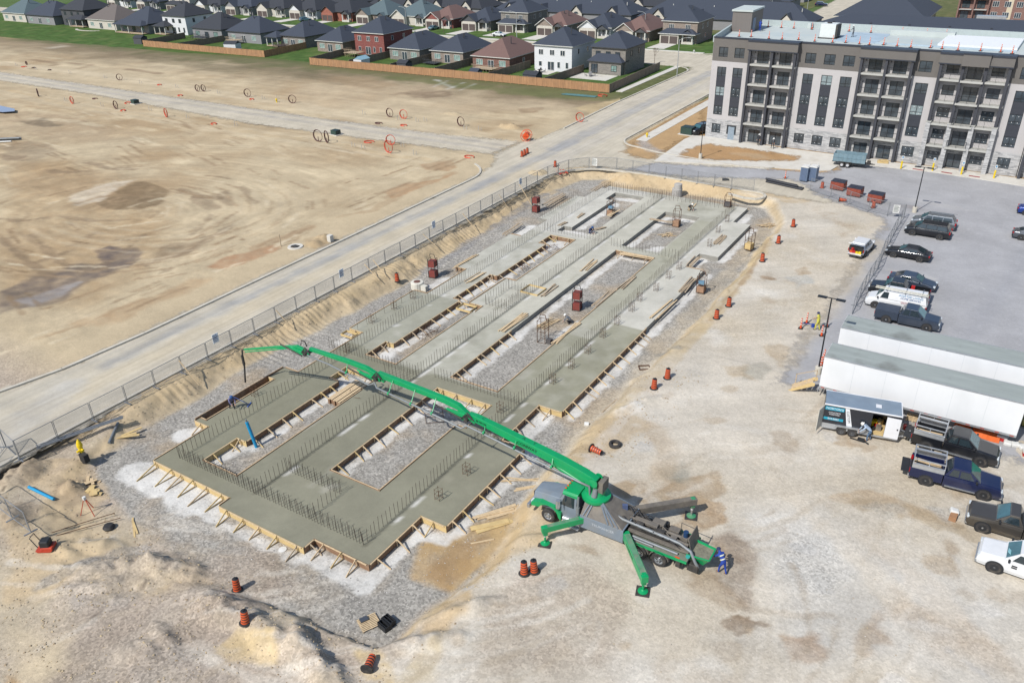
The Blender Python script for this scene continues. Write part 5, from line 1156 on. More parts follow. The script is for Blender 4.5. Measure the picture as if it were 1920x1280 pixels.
# enclosed trailer
et = empty('enclosed_trailer', (-5.1,58.15,0), R(10.5), 'small black sided enclosed cargo trailer with turquoise lettering and open side door', 'trailer')
BP = M('trailer_black', Q(40,44,54), .35, var=.12, coat=.3); ERF = M('trailer_grey_roof', Q(132,150,168), .6, var=.1, scale=.8, dirt=(Q(160,172,178), .5))
mb = MB(); hx, hy = 2.75, 1.05
mb.box(-hx,hx,hy-.04,hy,.5,2.5); mb.box(-hx,.75,-hy,-hy+.04,.5,2.5); mb.box(1.75,hx,-hy,-hy+.04,.5,2.5); mb.box(.75,1.75,-hy,-hy+.04,2.35,2.5); mb.box(hx-.04,hx,-hy+.04,hy-.04,.5,2.5); mb.box(-hx,-hx+.04,-hy+.04,hy-.04,.5,2.5)
mb.build('wall', BP, et)
mb = MB(); mb.box(-hx+.04,hx-.04,-hy+.04,hy-.04,.5,.56); mb.build('floor', MPLY, et)
mb = MB(); mb.box(-hx+.02,hx-.02,-hy+.02,hy-.02,2.5,2.56); mb.build('roof', ERF, et)
mb = MB(); mb.box(.9,1.3,-.35,.05,2.56,2.62); mb.build('roof_vent', WHP, et)
mb = MB()
for s in (-1,1): mb.box(-hx-.02,hx+.02,*sorted((s*(hy+.03),s*(hy-.04))),2.46,2.57)
mb.box(hx-.02,hx+.05,-hy,hy,2.4,2.56); mb.build('trim', WHP, et, bevel=.01)
mb = MB(); mb.box(-hx,.75,-hy-.012,-hy-.002,.5,.82); mb.box(1.75,hx,-hy-.012,-hy-.002,.5,.62); mb.box(-hx,hx,-hy-.03,-hy+.02,.36,.5); mb.build('stone_guard', ALU, et)
for x in (-1.25,-.45): wheel(et, x, -hy-.05, .36, .36, .22, side=-1, rimm=RIMD); wheel(et, x, hy+.05, .36, .36, .22, side=1, rimm=RIMD)
mb = MB(); mb.side([(-1.8,.55),(-1.65,.85),(-.05,.85),(.1,.55),(0,.55),(-.12,.77),(-1.58,.77),(-1.7,.55)], -hy-.22, -hy-.012); mb.build('wheel_fender', ALU, et)
mb = MB(); mb.add([(-1.25,-hy-.008,2.42),(-.95,-hy-.008,2.42),(-.55,-hy-.008,.86),(-.95,-hy-.008,.86)], [(3,2,1,0)]); mb.build('diagonal_stripe', WHP, et)
text_mesh('CUSTOM', .26, 'lettering', PLB, et, (-.93,-hy-.014,1.68), (R(90), R(76), 0))
mb = MB(); mb.box(-2.68,-1.3,-hy-.006,-hy-.002,2.05,2.35); mb.box(-2.68,-1.25,-hy-.006,-hy-.002,1.15,1.38); mb.build('sign_band', M('band_teal', Q(40,170,200), .5), et)
text_mesh("NORTON'S", .25, 'lettering', WHP, et, (-1.98,-hy-.012,2.2), (R(90),0,0))
text_mesh('CONCRETE\nFORMING', .17, 'lettering', WHP, et, (-1.95,-hy-.012,1.75), (R(90),0,0))
text_mesh('844.8883', .22, 'lettering', WHP, et, (-1.98,-hy-.012,1.27), (R(90),0,0))
mb = MB(); mb.box(0,1.0,-.02,.02,.52,2.32); d_ = mb.build('side_door', WHP, et, (1.76,-hy-.06,0)); d_.rotation_euler = (0,0,R(-4))
mb = MB(); mb.box(.8,.9,-.06,-.02,1.35,1.45); mb.build('handle', PLB, d_)
mb = MB(); mb.box(0,1.0,-.03,.03,.45,2.4); d_ = mb.build('rear_door', M('door_pale', Q(206,202,190), .6), et, (-hx,-hy+.05,0)); d_.rotation_euler = (0,0,R(-112))
mb = MB(); mb.bar((hx,-.6,.42),(hx+1.2,0,.42),.09,.09); mb.bar((hx,.6,.42),(hx+1.2,0,.42),.09,.09); mb.tube((hx+.9,0,0),(hx+.9,0,.8),.05,n=8); mb.build('hitch', ALU, et)
for k, (x, y, s_, m_) in enumerate(((1.0,.2,.5,YEL),(1.5,.5,.45,MPLY),(1.2,.0,.35,RED),(1.4,-.3,.4,GRB),(1.0,-.5,.3,PLB))):
    mb = MB(); mb.cbox((x,y,.56+s_/2),(s_,s_*.8,s_), rz=k); mb.build('stored_box', m_, et)
# dump trailer
dt = empty('dump_trailer', (-21.1,131.9,.1), R(3), 'grey blue tandem dump trailer parked on the pale apron by the apartment building', 'trailer')
DTB = M('trailer_bluegrey', Q(128,156,168), .55, var=.1, scale=2, dirt=(Q(150,160,160), .5))
mb = MB(); mb.box(-2.4,2.3,-.95,-.88,.75,2.0); mb.box(-2.4,2.3,.88,.95,.75,2.0); mb.box(2.23,2.3,-.88,.88,.75,2.0); mb.box(-2.4,-2.33,-.88,.88,.75,1.9); mb.box(-2.4,2.3,-.88,.88,.7,.78)
for k in range(8): mb.box(-2.35+k*.66,-2.28+k*.66,-1.0,-.95,.75,2.0)
mb.box(-2.42,2.32,-1.0,-.93,1.35,1.42); mb.build('box', DTB, dt)
mb = MB(); mb.box(-2.5,2.4,-.5,.5,.52,.68); mb.bar((2.3,-.5,.6),(3.7,0,.6),.1,.1); mb.bar((2.3,.5,.6),(3.7,0,.6),.1,.1); mb.cbox((2.8,0,.85),(.5,.7,.4)); mb.build('frame', DKS, dt)
for x in (-.95,-.1):
    for s in (-1,1): wheel(dt, x, s*1.1, .36, .36, .24, side=s, rimm=WHP)
for s in (-1,1):
    mb = MB(); mb.box(-1.5,.45,*sorted((s*.97,s*1.25)),.76,.8); mb.build('fender', DKS, dt)
# ================================================================ APARTMENT BUILDING
def brickm(name, c1, c2, mortar, sc, w_=.5, h=.25, bias=0.0):
    if name in MATS: return MATS[name]
    m, n, l, b = nodes_of(name); MATS[name] = m; b.inputs['Roughness'].default_value = .85
    tc = n.new('ShaderNodeTexCoord'); sp_ = n.new('ShaderNodeSeparateXYZ'); l.new(tc.outputs['Object'], sp_.inputs[0])
    ad = n.new('ShaderNodeMath'); ad.operation = 'ADD'; l.new(sp_.outputs[0], ad.inputs[0]); l.new(sp_.outputs[1], ad.inputs[1])
    cb = n.new('ShaderNodeCombineXYZ'); l.new(ad.outputs[0], cb.inputs[0]); l.new(sp_.outputs[2], cb.inputs[1])
    br = n.new('ShaderNodeTexBrick'); l.new(cb.outputs[0], br.inputs[0]); br.inputs['Scale'].default_value = sc
    br.inputs['Color1'].default_value = (*c1,1); br.inputs['Color2'].default_value = (*c2,1); br.inputs['Mortar'].default_value = (*mortar,1)
    br.inputs['Brick Width'].default_value = w_; br.inputs['Row Height'].default_value = h; br.inputs['Mortar Size'].default_value = .012; br.inputs['Bias'].default_value = bias
    l.new(br.outputs[0], b.inputs['Base Color']); return m
STN = brickm('ledge_stone', Q(206,206,206), Q(132,134,138), Q(178,178,178), 1.0, .62, .15, -.2)
TAU = M('panel_taupe', Q(118,114,110), .8, var=.04, scale=1); LBG = M('panel_pale', Q(202,199,199), .85, var=.03, scale=.7)
CAPM = M('cap_dark', Q(52,58,70), .5, var=.08); DKC = M('column_dark', Q(66,68,76), .6, var=.08); SPN = M('spandrel_dark', Q(58,62,72), .6, var=.05)
SLB = M('balcony_concrete', Q(196,196,190), .85, var=.06, scale=1.5); RFM = M('roof_membrane', Q(204,213,211), .8, var=.05, scale=.4, streak=(1,.2,1), dirt=(Q(180,200,206), .6))
WGL = M('window_glass', Q(74,84,92), .06, var=.5, scale=.5, spec=.8); FRM = M('frame_black', Q(34,38,44), .5, var=.05); FRW = M('frame_white', Q(238,238,234), .5, var=.04)
PGL = M('window_blind', Q(150,166,170), .15, var=.3, scale=1.5, spec=.7)
STK = M('sticker_white', Q(240,240,240), .6, var=.02)
AP = empty('apartment_building', (-47.14,138.96,0), math.atan2(-.0332,.99945), 'five storey grey and pale apartment building under construction with stone base and stacked balconies', 'building')
def wallh(name, m, u0, u1, z0, z1, hl, parent, y=0.0, dep=.14, rev=None):
    "wall panel in the x-z plane at depth y, facing -y, with holes and reveals"
    us = sorted({u0,u1}|{h[0] for h in hl}|{h[1] for h in hl}); zs = sorted({z0,z1}|{h[2] for h in hl}|{h[3] for h in hl})
    us = [q for q in us if u0 <= q <= u1]; zs = [q for q in zs if z0 <= q <= z1]; mb = MB()
    for i in range(len(us)-1):
        for j in range(len(zs)-1):
            cu, cz = (us[i]+us[i+1])/2, (zs[j]+zs[j+1])/2
            if any(h[0] < cu < h[1] and h[2] < cz < h[3] for h in hl): continue
            mb.quad((us[i],y,zs[j]),(us[i+1],y,zs[j]),(us[i+1],y,zs[j+1]),(us[i],y,zs[j+1]))
    for a, b, c, d in hl:
        if c >= z1 or d <= z0 or a >= u1 or b <= u0: continue
        mb.quad((a,y,c),(a,y+dep,c),(a,y+dep,d),(a,y,d)); mb.quad((b,y+dep,c),(b,y,c),(b,y,d),(b,y+dep,d)); mb.quad((a,y,c),(b,y,c),(b,y+dep,c),(a,y+dep,c)); mb.quad((a,y+dep,d),(b,y+dep,d),(b,y,d),(a,y,d))
    return mb.build(name, m, parent)
WPR = {}
def window(parent, u, z, w_, h, y=.12, style='apt', fr=FRM, gl=WGL, stick=False, rz=0, name='window'):
    key = (w_, h, style, fr.name, stick, gl.name)
    if key not in WPR:
        mb = MB(); t = .06
        mb.box(0,t,-.06,.02,0,h); mb.box(w_-t,w_,-.06,.02,0,h); mb.box(t,w_-t,-.06,.02,0,t); mb.box(t,w_-t,-.06,.02,h-t,h)
        if style == 'apt': mb.box(w_/2-.035,w_/2+.035,-.055,.02,t,h-t); mb.box(t,w_/2-.035,-.05,.02,h*.3,h*.3+.05); mb.box(w_/2+.035,w_-t,-.05,.02,h*.3,h*.3+.05)
        if style == 'door': mb.box(w_/2-.05,w_/2+.05,-.055,.02,t,h-t)
        if style == 'tri': mb.box(w_/3-.04,w_/3+.04,-.055,.02,t,h-t); mb.box(2*w_/3-.04,2*w_/3+.04,-.055,.02,t,h-t)
        f = mb.build('frame', fr); g_ = MB(); g_.quad((t,-.0,t),(w_-t,-.0,t),(w_-t,-.0,h-t),(t,-.0,h-t)); g_ = g_.build('pane', gl)
        s_ = None
        if stick:
            sb = MB()
            for q in ((.3,.22),(.74,.2),(.28,.8),(.72,.78)): sb.box(w_*q[0]-.045,w_*q[0]+.045,-.012,-.006,h*q[1]-.045,h*q[1]+.045)
            s_ = sb.build('sticker', STK)
        WPR[key] = [f, g_, s_, False]
    f, g_, s_, used = WPR[key]
    e = bpy.data.objects.new(name, f.data); COL.objects.link(e); e.parent = parent; e.location = (u, y, z); e.rotation_euler = (0,0,rz)
    for ch in (g_, s_):
        if ch: c = bpy.data.objects.new(ch.name.split('.')[0], ch.data); COL.objects.link(c); c.parent = e
    return e
def clean_window_protos():
    for f, g_, s_, u in WPR.values():
        for o in (f, g_, s_):
            if o: bpy.data.objects.remove(o)
def wallseg(u0, u1, cols, y=0.0):
    hl = [];
    for a, b in cols: hl += [(a,b,13.8,15.4),(a,b,4.15,12.2),(a,b,1.0,2.6)]
    wallh('wall', TAU, u0, u1, 13.1, 16.75, hl, AP, y); wallh('wall', LBG, u0, u1, 3.4, 13.1, hl, AP, y); wallh('wall', STN, u0, u1, 0, 3.4, hl, AP, y)
    for a, b in cols:
        w_ = b-a; window(AP, a, 13.8, w_, 1.6, y+.12); window(AP, a, 1.0, w_, 1.6, y+.12, stick=True)
        for z in (10.65, 7.4, 4.15): window(AP, a, z, w_, 1.55, y+.12, stick=z < 10, gl=PGL if random.random() < .22 else WGL)
        for z0, z1 in ((5.7,7.4),(8.95,10.65)):
            mb = MB(); mb.box(a,b,y+.03,y+.14,z0,z1); mb.box(a,b,y+.015,y+.03,(z0+z1)/2-.02,(z0+z1)/2+.02); mb.build('spandrel', SPN, AP)
    mb = MB(); mb.box(u0-.02,u1+.02,y-.06,y+.35,16.75,17.0); mb.build('parapet_cap', CAPM, AP)
wallseg(0, 6.3, ((1.05,2.65),(3.8,5.5))); wallseg(14.5, 24.1, ((15.55,17.2),(18.5,20.2),(21.4,23.15))); wallseg(31.75, 35.15, ((32.4,34.2),)); wallseg(44.65, 48.6, ((45.7,47.4),)); wallseg(56.6, 66, ((58,59.7),(61,62.7)))
def bay(u0, u1, n, stone=False, yc=None):
    bw = (u1-u0)/n; yb = .2
    for z0, z1, m_ in ((0,3.4,STN),(3.4,16.0,LBG)):
        hl = []
        for k in range(n):
            c = u0+bw*(k+.5)
            for f in range(5):
                zf = (0.1,3.5,6.75,10.0,13.2)[f]
                if stone and k != 1: hl.append((c-.85,c+.85,zf+(.7 if f else .9),zf+2.2))
                else: hl.append((c-1.0,c+1.0,zf,zf+2.15))
        wallh('wall', m_, u0-.3, u1+.3, z0, z1, hl, AP, yb)
    for k in range(n):
        c = u0+bw*(k+.5)
        for f in range(5):
            zf = (0.1,3.5,6.75,10.0,13.2)[f]
            if stone and k != 1: window(AP, c-.85, zf+(.7 if f else .9), 1.7, 1.5 if f else 1.3, yb+.12, stick=f < 3)
            else: window(AP, c-1.0, zf, 2.0, 2.15, yb+.12, style='door', name='balcony_door')
            if not (stone and k != 1) and f:
                mb = MB(); mb.cbox((c-1.35,yb-.04,zf+1.7),(.1,.1,.22)); mb.build('wall_lamp', DKC, AP)
    yo = -1.2
    for f, z in enumerate((3.25,6.5,9.75,12.95)):
        for k in range(n):
            y_ = yo-(.35 if stone and k == 1 else 0)
            mb = MB(); mb.box(u0+bw*k-(.25 if k == 0 else 0)+.002,u0+bw*(k+1)+(.25 if k == n-1 else 0)-.002,y_,yb-.01,z,z+.27); mb.build('balcony_slab', SLB, AP, bevel=.01)
            a, b = u0+bw*k+.18, u0+bw*(k+1)-.18
            mb = MB(); mb.bar((a,y_+.08,z+1.3),(b,y_+.08,z+1.3),.05,.06)
            for q in range(15): x = a+(b-a)*q/14; mb.bar((x,y_+.08,z+.3),(x,y_+.08,z+1.28),.014 if q not in (0,7,14) else .05,.014 if q not in (0,7,14) else .05)
            mb.build('railing', FRM, AP)
    for k in range(n+1):
        x = u0+bw*k
        if stone: 
            mb = MB(); mb.box(x-.32,x+.32,yo-.12,yo+.5,0,6.9); mb.build('stone_pier', STN, AP); mb = MB(); mb.box(x-.38,x+.38,yo-.18,yo+.56,6.9,7.05); mb.build('pier_cap', SLB, AP)
            mb = MB(); mb.box(x-.2,x+.2,yo-.02,yo+.4,7.06,16.0); mb.build('column', DKC, AP)
        else: mb = MB(); mb.box(x-.19,x+.19,yo-.04,yo+.5,0,16.0); mb.build('column', DKC, AP)
        mb = MB(); mb.box(x-.1,x+.1,yo+.51,yb-.01,0,16.0); mb.build('fin_wall', LBG if k in (0,n) else DKC, AP)
    mb = MB(); mb.box(u0-.35,u1+.35,yo-.15,yb+.1,15.5,16.7); mb.build('fascia', TAU, AP)
    mb = MB(); mb.box(u0-.42,u1+.42,yo-.22,yb+.6,16.7,16.98); mb.build('parapet_cap', CAPM, AP)
    mb = MB(); mb.box(u0-.4,u1+.4,yo-.2,yo+.2,15.35,15.5); mb.build('eave_trim', CAPM, AP)
    if stone: mb = MB(); mb.box(u0+bw-.3,u0+2*bw+.3,yo-.55,yo-.16,15.3,16.9); mb.build('fascia', TAU, AP); mb = MB(); mb.box(u0+bw-.36,u0+2*bw+.36,yo-.62,yo-.14,16.9,17.1); mb.build('parapet_cap', CAPM, AP)
bay(6.8, 14.2, 2); bay(24.4, 31.6, 2); bay(35.5, 44.4, 3, True); bay(49, 56.2, 2)
ft = [(0,.5),(66,.5),(66,24),(-3.9,24)]
mb = MB(); mb.prism([(-.08,.72),(65.98,.72),(65.98,23.8),(-3.9,23.8)], 0, 16.05, 0, 1); mb.build('main_block', [LBG, RFM], AP)
mb = MB()
for a, b in (((-.12,.3),(-4.0,24)),((-4.0,24),(66,24))): mb.bar((*a,16.55),(*b,16.55),.35,1.0)
mb.build('parapet', M('parapet_pale', Q(190,202,202), .7, var=.05), AP)
mb = MB(); mb.box(-.02,.0,.0,.72,0,3.4); mb.build('corner_stone', STN, AP); mb = MB(); mb.box(-.02,.0,.0,.72,3.4,16.75); mb.box(0,66,.3,.74,16.0,16.05); mb.build('corner_panel', LBG, AP)
mb = MB(); mb.box(-2.0,1.6,13.5,19.5,16.06,19.5); mb.build('stair_house', M('metal_siding', Q(124,118,114), .7, var=.05, streak=(6,6,.1), scale=1), AP)
mb = MB(); mb.cbox((-.2,16.5,19.7),(3.9,6.4,.3), rx=.02); mb.build('stair_house_roof', [RFM], AP)
mb = MB(); mb.box(1.61,1.65,14.3,15.7,16.1,18.4); mb.build('roof_door', M('door_bluegrey', Q(130,146,170), .5), AP)
mb = MB(); mb.box(9.2,9.8,22.4,23.6,16.06,17.0); mb.build('roof_curb', RFM, AP)
mb = MB(); mb.box(24,34,20,21.6,16.06,16.9); mb.build('roof_curb', RFM, AP)
mb = MB(); mb.box(33,44,10,21,16.06,16.5); mb.build('white_membrane', M('membrane_white', Q(244,248,250), .8, var=.03), AP)
mb = MB(); mb.box(24,44,9.0,9.25,16.06,16.3); mb.box(17,24,9.2,21,16.055,16.08); mb.build('blue_sheet', M('sheet_blue', Q(184,204,218), .7, var=.1, scale=.5), AP)
mb = MB(); mb.box(4.1,5.2,-.02,-.004,.05,2.3); mb.build('service_door', M('door_steel', Q(150,166,180), .5), AP)
def on_ap(u, d, z): 
    a = AP.rotation_euler[2]; return (AP.location.x+u*math.cos(a)-d*math.sin(a), AP.location.y+u*math.sin(a)+d*math.cos(a), z)
hv = empty('hvac_unit', on_ap(15.6,12.8,16.06), -.033, 'large pale rooftop ventilation unit on the apartment roof', 'roof unit')
mb = MB(); mb.box(-1.3,1.2,-1.3,1.3,.15,2.3); mb.build('casing', M('casing_white', Q(232,238,236), .5, var=.04), hv, bevel=.02)
mb = MB(); mb.box(1.22,1.5,-1.2,1.2,.3,2.2); mb.box(-.9,.9,1.32,1.8,1.2,2.0); mb.lathe([(.4,2.3),(.4,2.45)],16,(-.2,0,0)); mb.build('fan_grille', DKS, hv)
mb = MB(); mb.box(-1.5,1.6,-1.5,1.5,0,.15); mb.build('curb', DKS, hv)
# orange delineators
def delineator():
    r_ = empty('delineator', (0,0,0)); mb = MB(); mb.cbox((0,0,.04),(.42,.42,.08)); mb.build('base', BLK, r_)
    mb = MB(); mb.lathe([(.1,.08),(.085,.6),(.06,1.12),(.02,1.18)], 10, cap=True); mb.build('post', ORG_, r_)
    for z in (.45,.72,.95):
        mb = MB(); mb.lathe([(.106-.036*z,z),(.103-.036*z,z+.1)], 10, cap=False); mb.build('band', FRW, r_)
    return r_
DL, DLu = delineator(), []
front = [1.6,3.6,7,9.2,11.8,14.7,17.6,19.5,21.8,23.4,25.4,27.5,29.6,32.3,34,36.3,39.3,42,43.6]
backr = [2.2,4.7,7,10.3,16.8,20.5,25.6,29.5,32.5]
ordn = ['first','second','third','fourth','fifth','sixth','seventh','eighth','ninth','tenth','eleventh','twelfth','thirteenth','fourteenth','fifteenth','sixteenth','seventeenth','eighteenth','nineteenth']
for k, u in enumerate(front): place(DL, DLu, on_ap(u, 7.7+.5*math.sin(k*2), 16.07), k, f'orange delineator post on the apartment roof, {ordn[k]} from the left in the front row', 'delineator', 'delineators along the front of the flat roof')
for k, u in enumerate(backr): place(DL, DLu, on_ap(u, 21.5, 16.07), k, f'orange delineator post on the apartment roof, {ordn[k]} from the left in the back row', 'delineator', 'delineators along the back of the flat roof')
# ================================================================ FAR BUILDINGS ON THE RIGHT
SHG = M('shingle_slate', Q(62,70,84), .9, var=.16, scale=6, bump=.2); SHG2 = M('shingle_charcoal', Q(56,60,68), .9, var=.16, scale=6, bump=.2)
SHB = M('shingle_brown', Q(122,96,90), .9, var=.14, scale=6, bump=.2); SHGR = M('shingle_green', Q(92,110,116), .9, var=.12, scale=6, bump=.2); SHT = M('shingle_taupe', Q(112,104,100), .9, var=.12, scale=6, bump=.2)
def hip(mb, x0, x1, y0, y1, z, rise, ov=.45, mi=0, th=.18, along=None):
    x0 -= ov; x1 += ov; y0 -= ov; y1 += ov; w_, d = x1-x0, y1-y0
    if w_ < d: a, b = ((x0+x1)/2, y0+w_/2*.98), ((x0+x1)/2, y1-w_/2*.98)
    else: a, b = (x0+d/2*.98, (y0+y1)/2), (x1-d/2*.98, (y0+y1)/2)
    v = [(x0,y0,z),(x1,y0,z),(x1,y1,z),(x0,y1,z),(*a,z+rise),(*b,z+rise)]
    if w_ < d: f = [(0,1,4),(1,2,5,4),(2,3,5),(3,0,4,5)]
    else: f = [(0,1,5,4),(1,2,5),(2,3,4,5),(3,0,4)]
    mb.add(v, f, mi); mb.add([(x0,y0,z-th),(x1,y0,z-th),(x1,y1,z-th),(x0,y1,z-th)]+v[:4], [(0,1,5,4),(1,2,6,5),(2,3,7,6),(3,0,4,7),(0,3,2,1)], mi+1 if mi == 0 else mi)
cr = empty('care_home', (0,0,0), 0, 'long low building with slate hipped roof directly behind the apartment building', 'building')
mb = MB(); mb.box(-60,50,250,272,0,3.5); mb.build('wall', M('wall_tan', Q(196,184,156), .9), cr)
mb = MB(); hip(mb, -60, 50, 250, 272, 3.5, 4.2); mb.build('roof', [SHG, M('fascia_cream', Q(226,222,206), .6)], cr)
for x in (-52,-42,-32,-22,-12): mb = MB(); mb.cbox((x,256,5.9),(.5,.5,.35)); mb.build('roof_vent', SHG2, cr)
mb = MB(); mb.cbox((-13,262.5,7.9),(7,2.2,.9)); mb.build('skylight', [ALU], cr)
cr = empty('care_home', (0,0,0), 0, 'large slate hipped roof building with a small balcony dormer, farther behind the apartment building', 'building')
mb = MB(); mb.box(-58,-33,291,325,0,3.6); mb.build('wall', M('wall_tan', Q(196,184,156), .9), cr)
mb = MB(); hip(mb, -59, -32, 290, 326, 3.6, 8.5); mb.build('roof', [SHG, MATS['fascia_cream']], cr)
mb = MB(); mb.box(-50,-44,299,303,7,11.5); mb.build('dormer', M('wall_cream', Q(236,228,200), .8), cr)
mb = MB(); mb.box(-49,-45,298.9,298.98,8.2,10.8); mb.build('window', WGL, cr)
mb = MB(); mb.box(-51,-43,296.6,299,6.6,6.8); mb.bar((-51,296.7,7.8),(-43,296.7,7.8),.08,.08)
for k in range(17): mb.bar((-51+k*.5,296.7,6.8),(-51+k*.5,296.7,7.8),.04,.04)
mb.build('balcony', FRM, cr)
ba = empty('brick_apartment', (-27,327,0), 0, 'brown brick apartment block with white framed windows at the upper right corner', 'building')
BRK = brickm('brick_brown', Q(150,112,100), Q(128,94,86), Q(160,140,130), 1.0, .5, .2); CRM = M('stucco_cream', Q(222,208,180), .9)
for u0, u1, m_ in ((0,9.5,BRK),(9.5,24,BRK),(24,34,CRM)):
    mb = MB(); mb.box(u0,u1,0,14,0,14); mb.build('wall', m_, ba)
for f in range(4):
    z = .8+3.3*f
    for k in range(4): window(ba, 10.2+k*3.5, z, 1.9, 1.7, -.05, 'tri', FRW, WGL)
    for k in range(2):
        mb = MB(); mb.box(.6+k*4.5,4.4+k*4.5,-1.6,0,z+2.2,z+2.4); mb.build('balcony_slab', SLB, ba)
        window(ba, 1.2+k*4.5, z-.6, 2.4, 2.3, -.05, 'door', FRM, WGL, name='balcony_door')
    for k in range(2): mb = MB(); mb.box(24.8+k*4,27+k*4,-.02,.0,z,z+1.8); mb.build('window', WGL, ba)
for k in range(3): mb = MB(); mb.box(.2+k*4.45,.6+k*4.45,-1.65,-1.2,0,14); mb.build('column', BRK, ba)
mb = MB(); mb.box(14.6,16.2,-.03,0,0,13.9); mb.box(21.5,23,-.03,0,0,13.9); mb.build('cream_panel', CRM, ba)
# ================================================================ HOUSES
BRKR = brickm('brick_red', Q(150,78,70), Q(128,64,60), Q(150,120,112), 1.0, .45, .18); BRKG = brickm('brick_grey', Q(152,146,138), Q(124,120,114), Q(160,156,150), 1.0, .45, .18); BRKT = brickm('brick_taupe', Q(164,150,138), Q(140,124,114), Q(168,160,150), 1.0, .45, .18)
SDW = M('siding_white', Q(232,234,236), .8, var=.03, streak=(.1,.1,6), scale=1); SDP = M('stone_pale', Q(214,208,196), .85, var=.1, scale=2); SDG = M('siding_grey', Q(150,150,152), .8, var=.04, streak=(.1,.1,6), scale=1); SDD = M('siding_dark', Q(84,86,90), .8, var=.04, streak=(.1,.1,6), scale=1); BRO = brickm('brick_orange', Q(176,104,84), Q(152,84,68), Q(170,140,124), 1.0, .45, .18)
EAV = M('eave_white', Q(226,226,220), .6); EAD = M('eave_dark', Q(70,72,76), .6); GDR = M('garage_brown', Q(92,80,76), .6, var=.05, streak=(.1,.1,4), scale=1); TEALG = M('curtain_glass', Q(140,168,162), .1, var=.4, scale=1)
def house(x0, x1, y0, y1, eave, sh, wall, eavem, label, kind='back', side_wall=None, rise=None, fr=FRW, chim=0):
    cx = (x0+x1)/2; h = empty('house', (cx, y0, 0), 0, label, 'house'); w_ = x1-x0; d = y1-y0; hw = w_/2
    mb = MB(); mb.box(-hw,hw,0,d,0,eave,0); mb.build('wall', wall, h)
    if side_wall: mb = MB(); mb.box(hw+.002,hw+.02,.01,d,0,eave-.01); mb.build('side_wall', side_wall, h)
    mb = MB(); hip(mb, -hw, hw, 0, d, eave, rise or min(w_,d)*.34); rf = mb.build('roof', [sh, eavem], h)
    for k in range(2 if not chim else 3): mb = MB(); q = random.uniform(-.2,.25)*w_; mb.tube((q,d*.4+k,eave+w_*.2),(q,d*.4+k,eave+w_*.33+.3),.12,n=6); mb.build('roof_vent', EAD, rf)
    two = eave > 5
    if kind == 'back':
        zs = ((3.9,True),) if two else ()
        if two:
            for f in (.12,.42,.7): window(h, -hw+w_*f, 3.9, 1.3, 1.3, -.02, 'door', fr, WGL)
            window(h, -hw+w_*.12, 1.1, .9, 1.2, -.02, 'x', fr, WGL); window(h, -hw+w_*.36, .25, 1.9, 2.1, -.02, 'door', fr, WGL, name='patio_door'); window(h, -hw+w_*.62, .9, .8, 1.5, -.02, 'x', fr, WGL); window(h, -hw+w_*.84, .9, .8, 1.5, -.02, 'x', fr, WGL)
            for f in (.25,.65):
                window(h, hw+.03, 4.0, .9, 1.3, d*f, 'x', fr, WGL, rz=R(90))
        else:
            window(h, -hw+w_*.1, 1.0, 2.0, 1.4, -.02, 'tri', fr, TEALG); window(h, -hw+w_*.42, .2, 1.8, 2.1, -.02, 'door', fr, WGL, name='patio_door'); window(h, -hw+w_*.72, .9, 2.0, 1.5, -.02, 'tri', fr, TEALG)
            window(h, hw+.03, 1.2, 1.0, 1.2, d*.4, 'x', fr, WGL, rz=R(90))
    else:
        g = 5.4 if w_ > 10 else 4.6
        gz = 2.9 if two else eave-.2
        for k in range(2): mb = MB(); mb.box(-hw+.4+k*2.75,-hw+2.85+k*2.75,-2.06,-2.0,0,2.15); mb.build('garage_door', GDR, h)
        mb = MB(); mb.box(-hw,-hw+5.9,-2.0,.02,0,gz); mb.build('garage', SDP if wall is not BRO else BRO, h)
        mb = MB()
        if two: hip(mb, -hw-.1, hw, -2.0, 1.4, gz, 1.3, .4); 
        else:
            c = -hw+2.95; mb.add([(c-3.4,-2.5,gz),(c+3.4,-2.5,gz),(c,-2.5,gz+2.3),(c-3.4,5,gz),(c+3.4,5,gz),(c,5,gz+2.3)], [(0,2,5,3),(1,4,5,2)]); mb.add([(c-3.2,-2.02,gz),(c+3.2,-2.02,gz),(c,-2.02,gz+2.15)], [(0,1,2)], 2)
            mb.add([(c-3.4,-2.52,gz-.15),(c,-2.52,gz+2.15),(c+3.4,-2.52,gz-.15),(c+3.4,-2.52,gz+.05),(c,-2.52,gz+2.4),(c-3.4,-2.52,gz+.05)], [(0,1,4,5),(1,2,3,4)], 1)
        mb.build('garage_roof', [sh, eavem, wall if wall is not BRKG else SDD], h)
        mb = MB(); mb.box(hw-4.2,hw-.6,-1.4,0,0,.6); mb.build('porch', MC, h)
        for q in (hw-3.9,hw-.9): mb = MB(); mb.box(q-.18,q+.18,-1.35,-1.0,.6,2.7); mb.build('porch_column', EAV, h)
        mb = MB(); c = hw-2.4; mb.add([(c-2.3,-1.8,2.7),(c+2.3,-1.8,2.7),(c,-1.8,4.1),(c-2.3,3,2.7),(c+2.3,3,2.7),(c,3,4.1)], [(0,2,5,3),(1,4,5,2)]); mb.add([(c-2.1,-1.5,2.7),(c+2.1,-1.5,2.7),(c,-1.5,3.95)], [(0,1,2)], 1); mb.build('porch_roof', [sh, SDD], h)
        window(h, hw-3.0, .6, 1.0, 2.0, -.03, 'x', fr, WGL, name='front_door'); window(h, hw-1.7, 1.0, 1.0, 1.4, -.03, 'x', fr, WGL)
        if two:
            for f in (.18,.66): window(h, -hw+w_*f, 4.0, 1.6, 1.3, -.03, 'tri', FRW, WGL)
            for q in (.3,.6): window(h, hw+.03, 3.9, .9, 1.4, d*q, 'x', fr, WGL, rz=R(90))
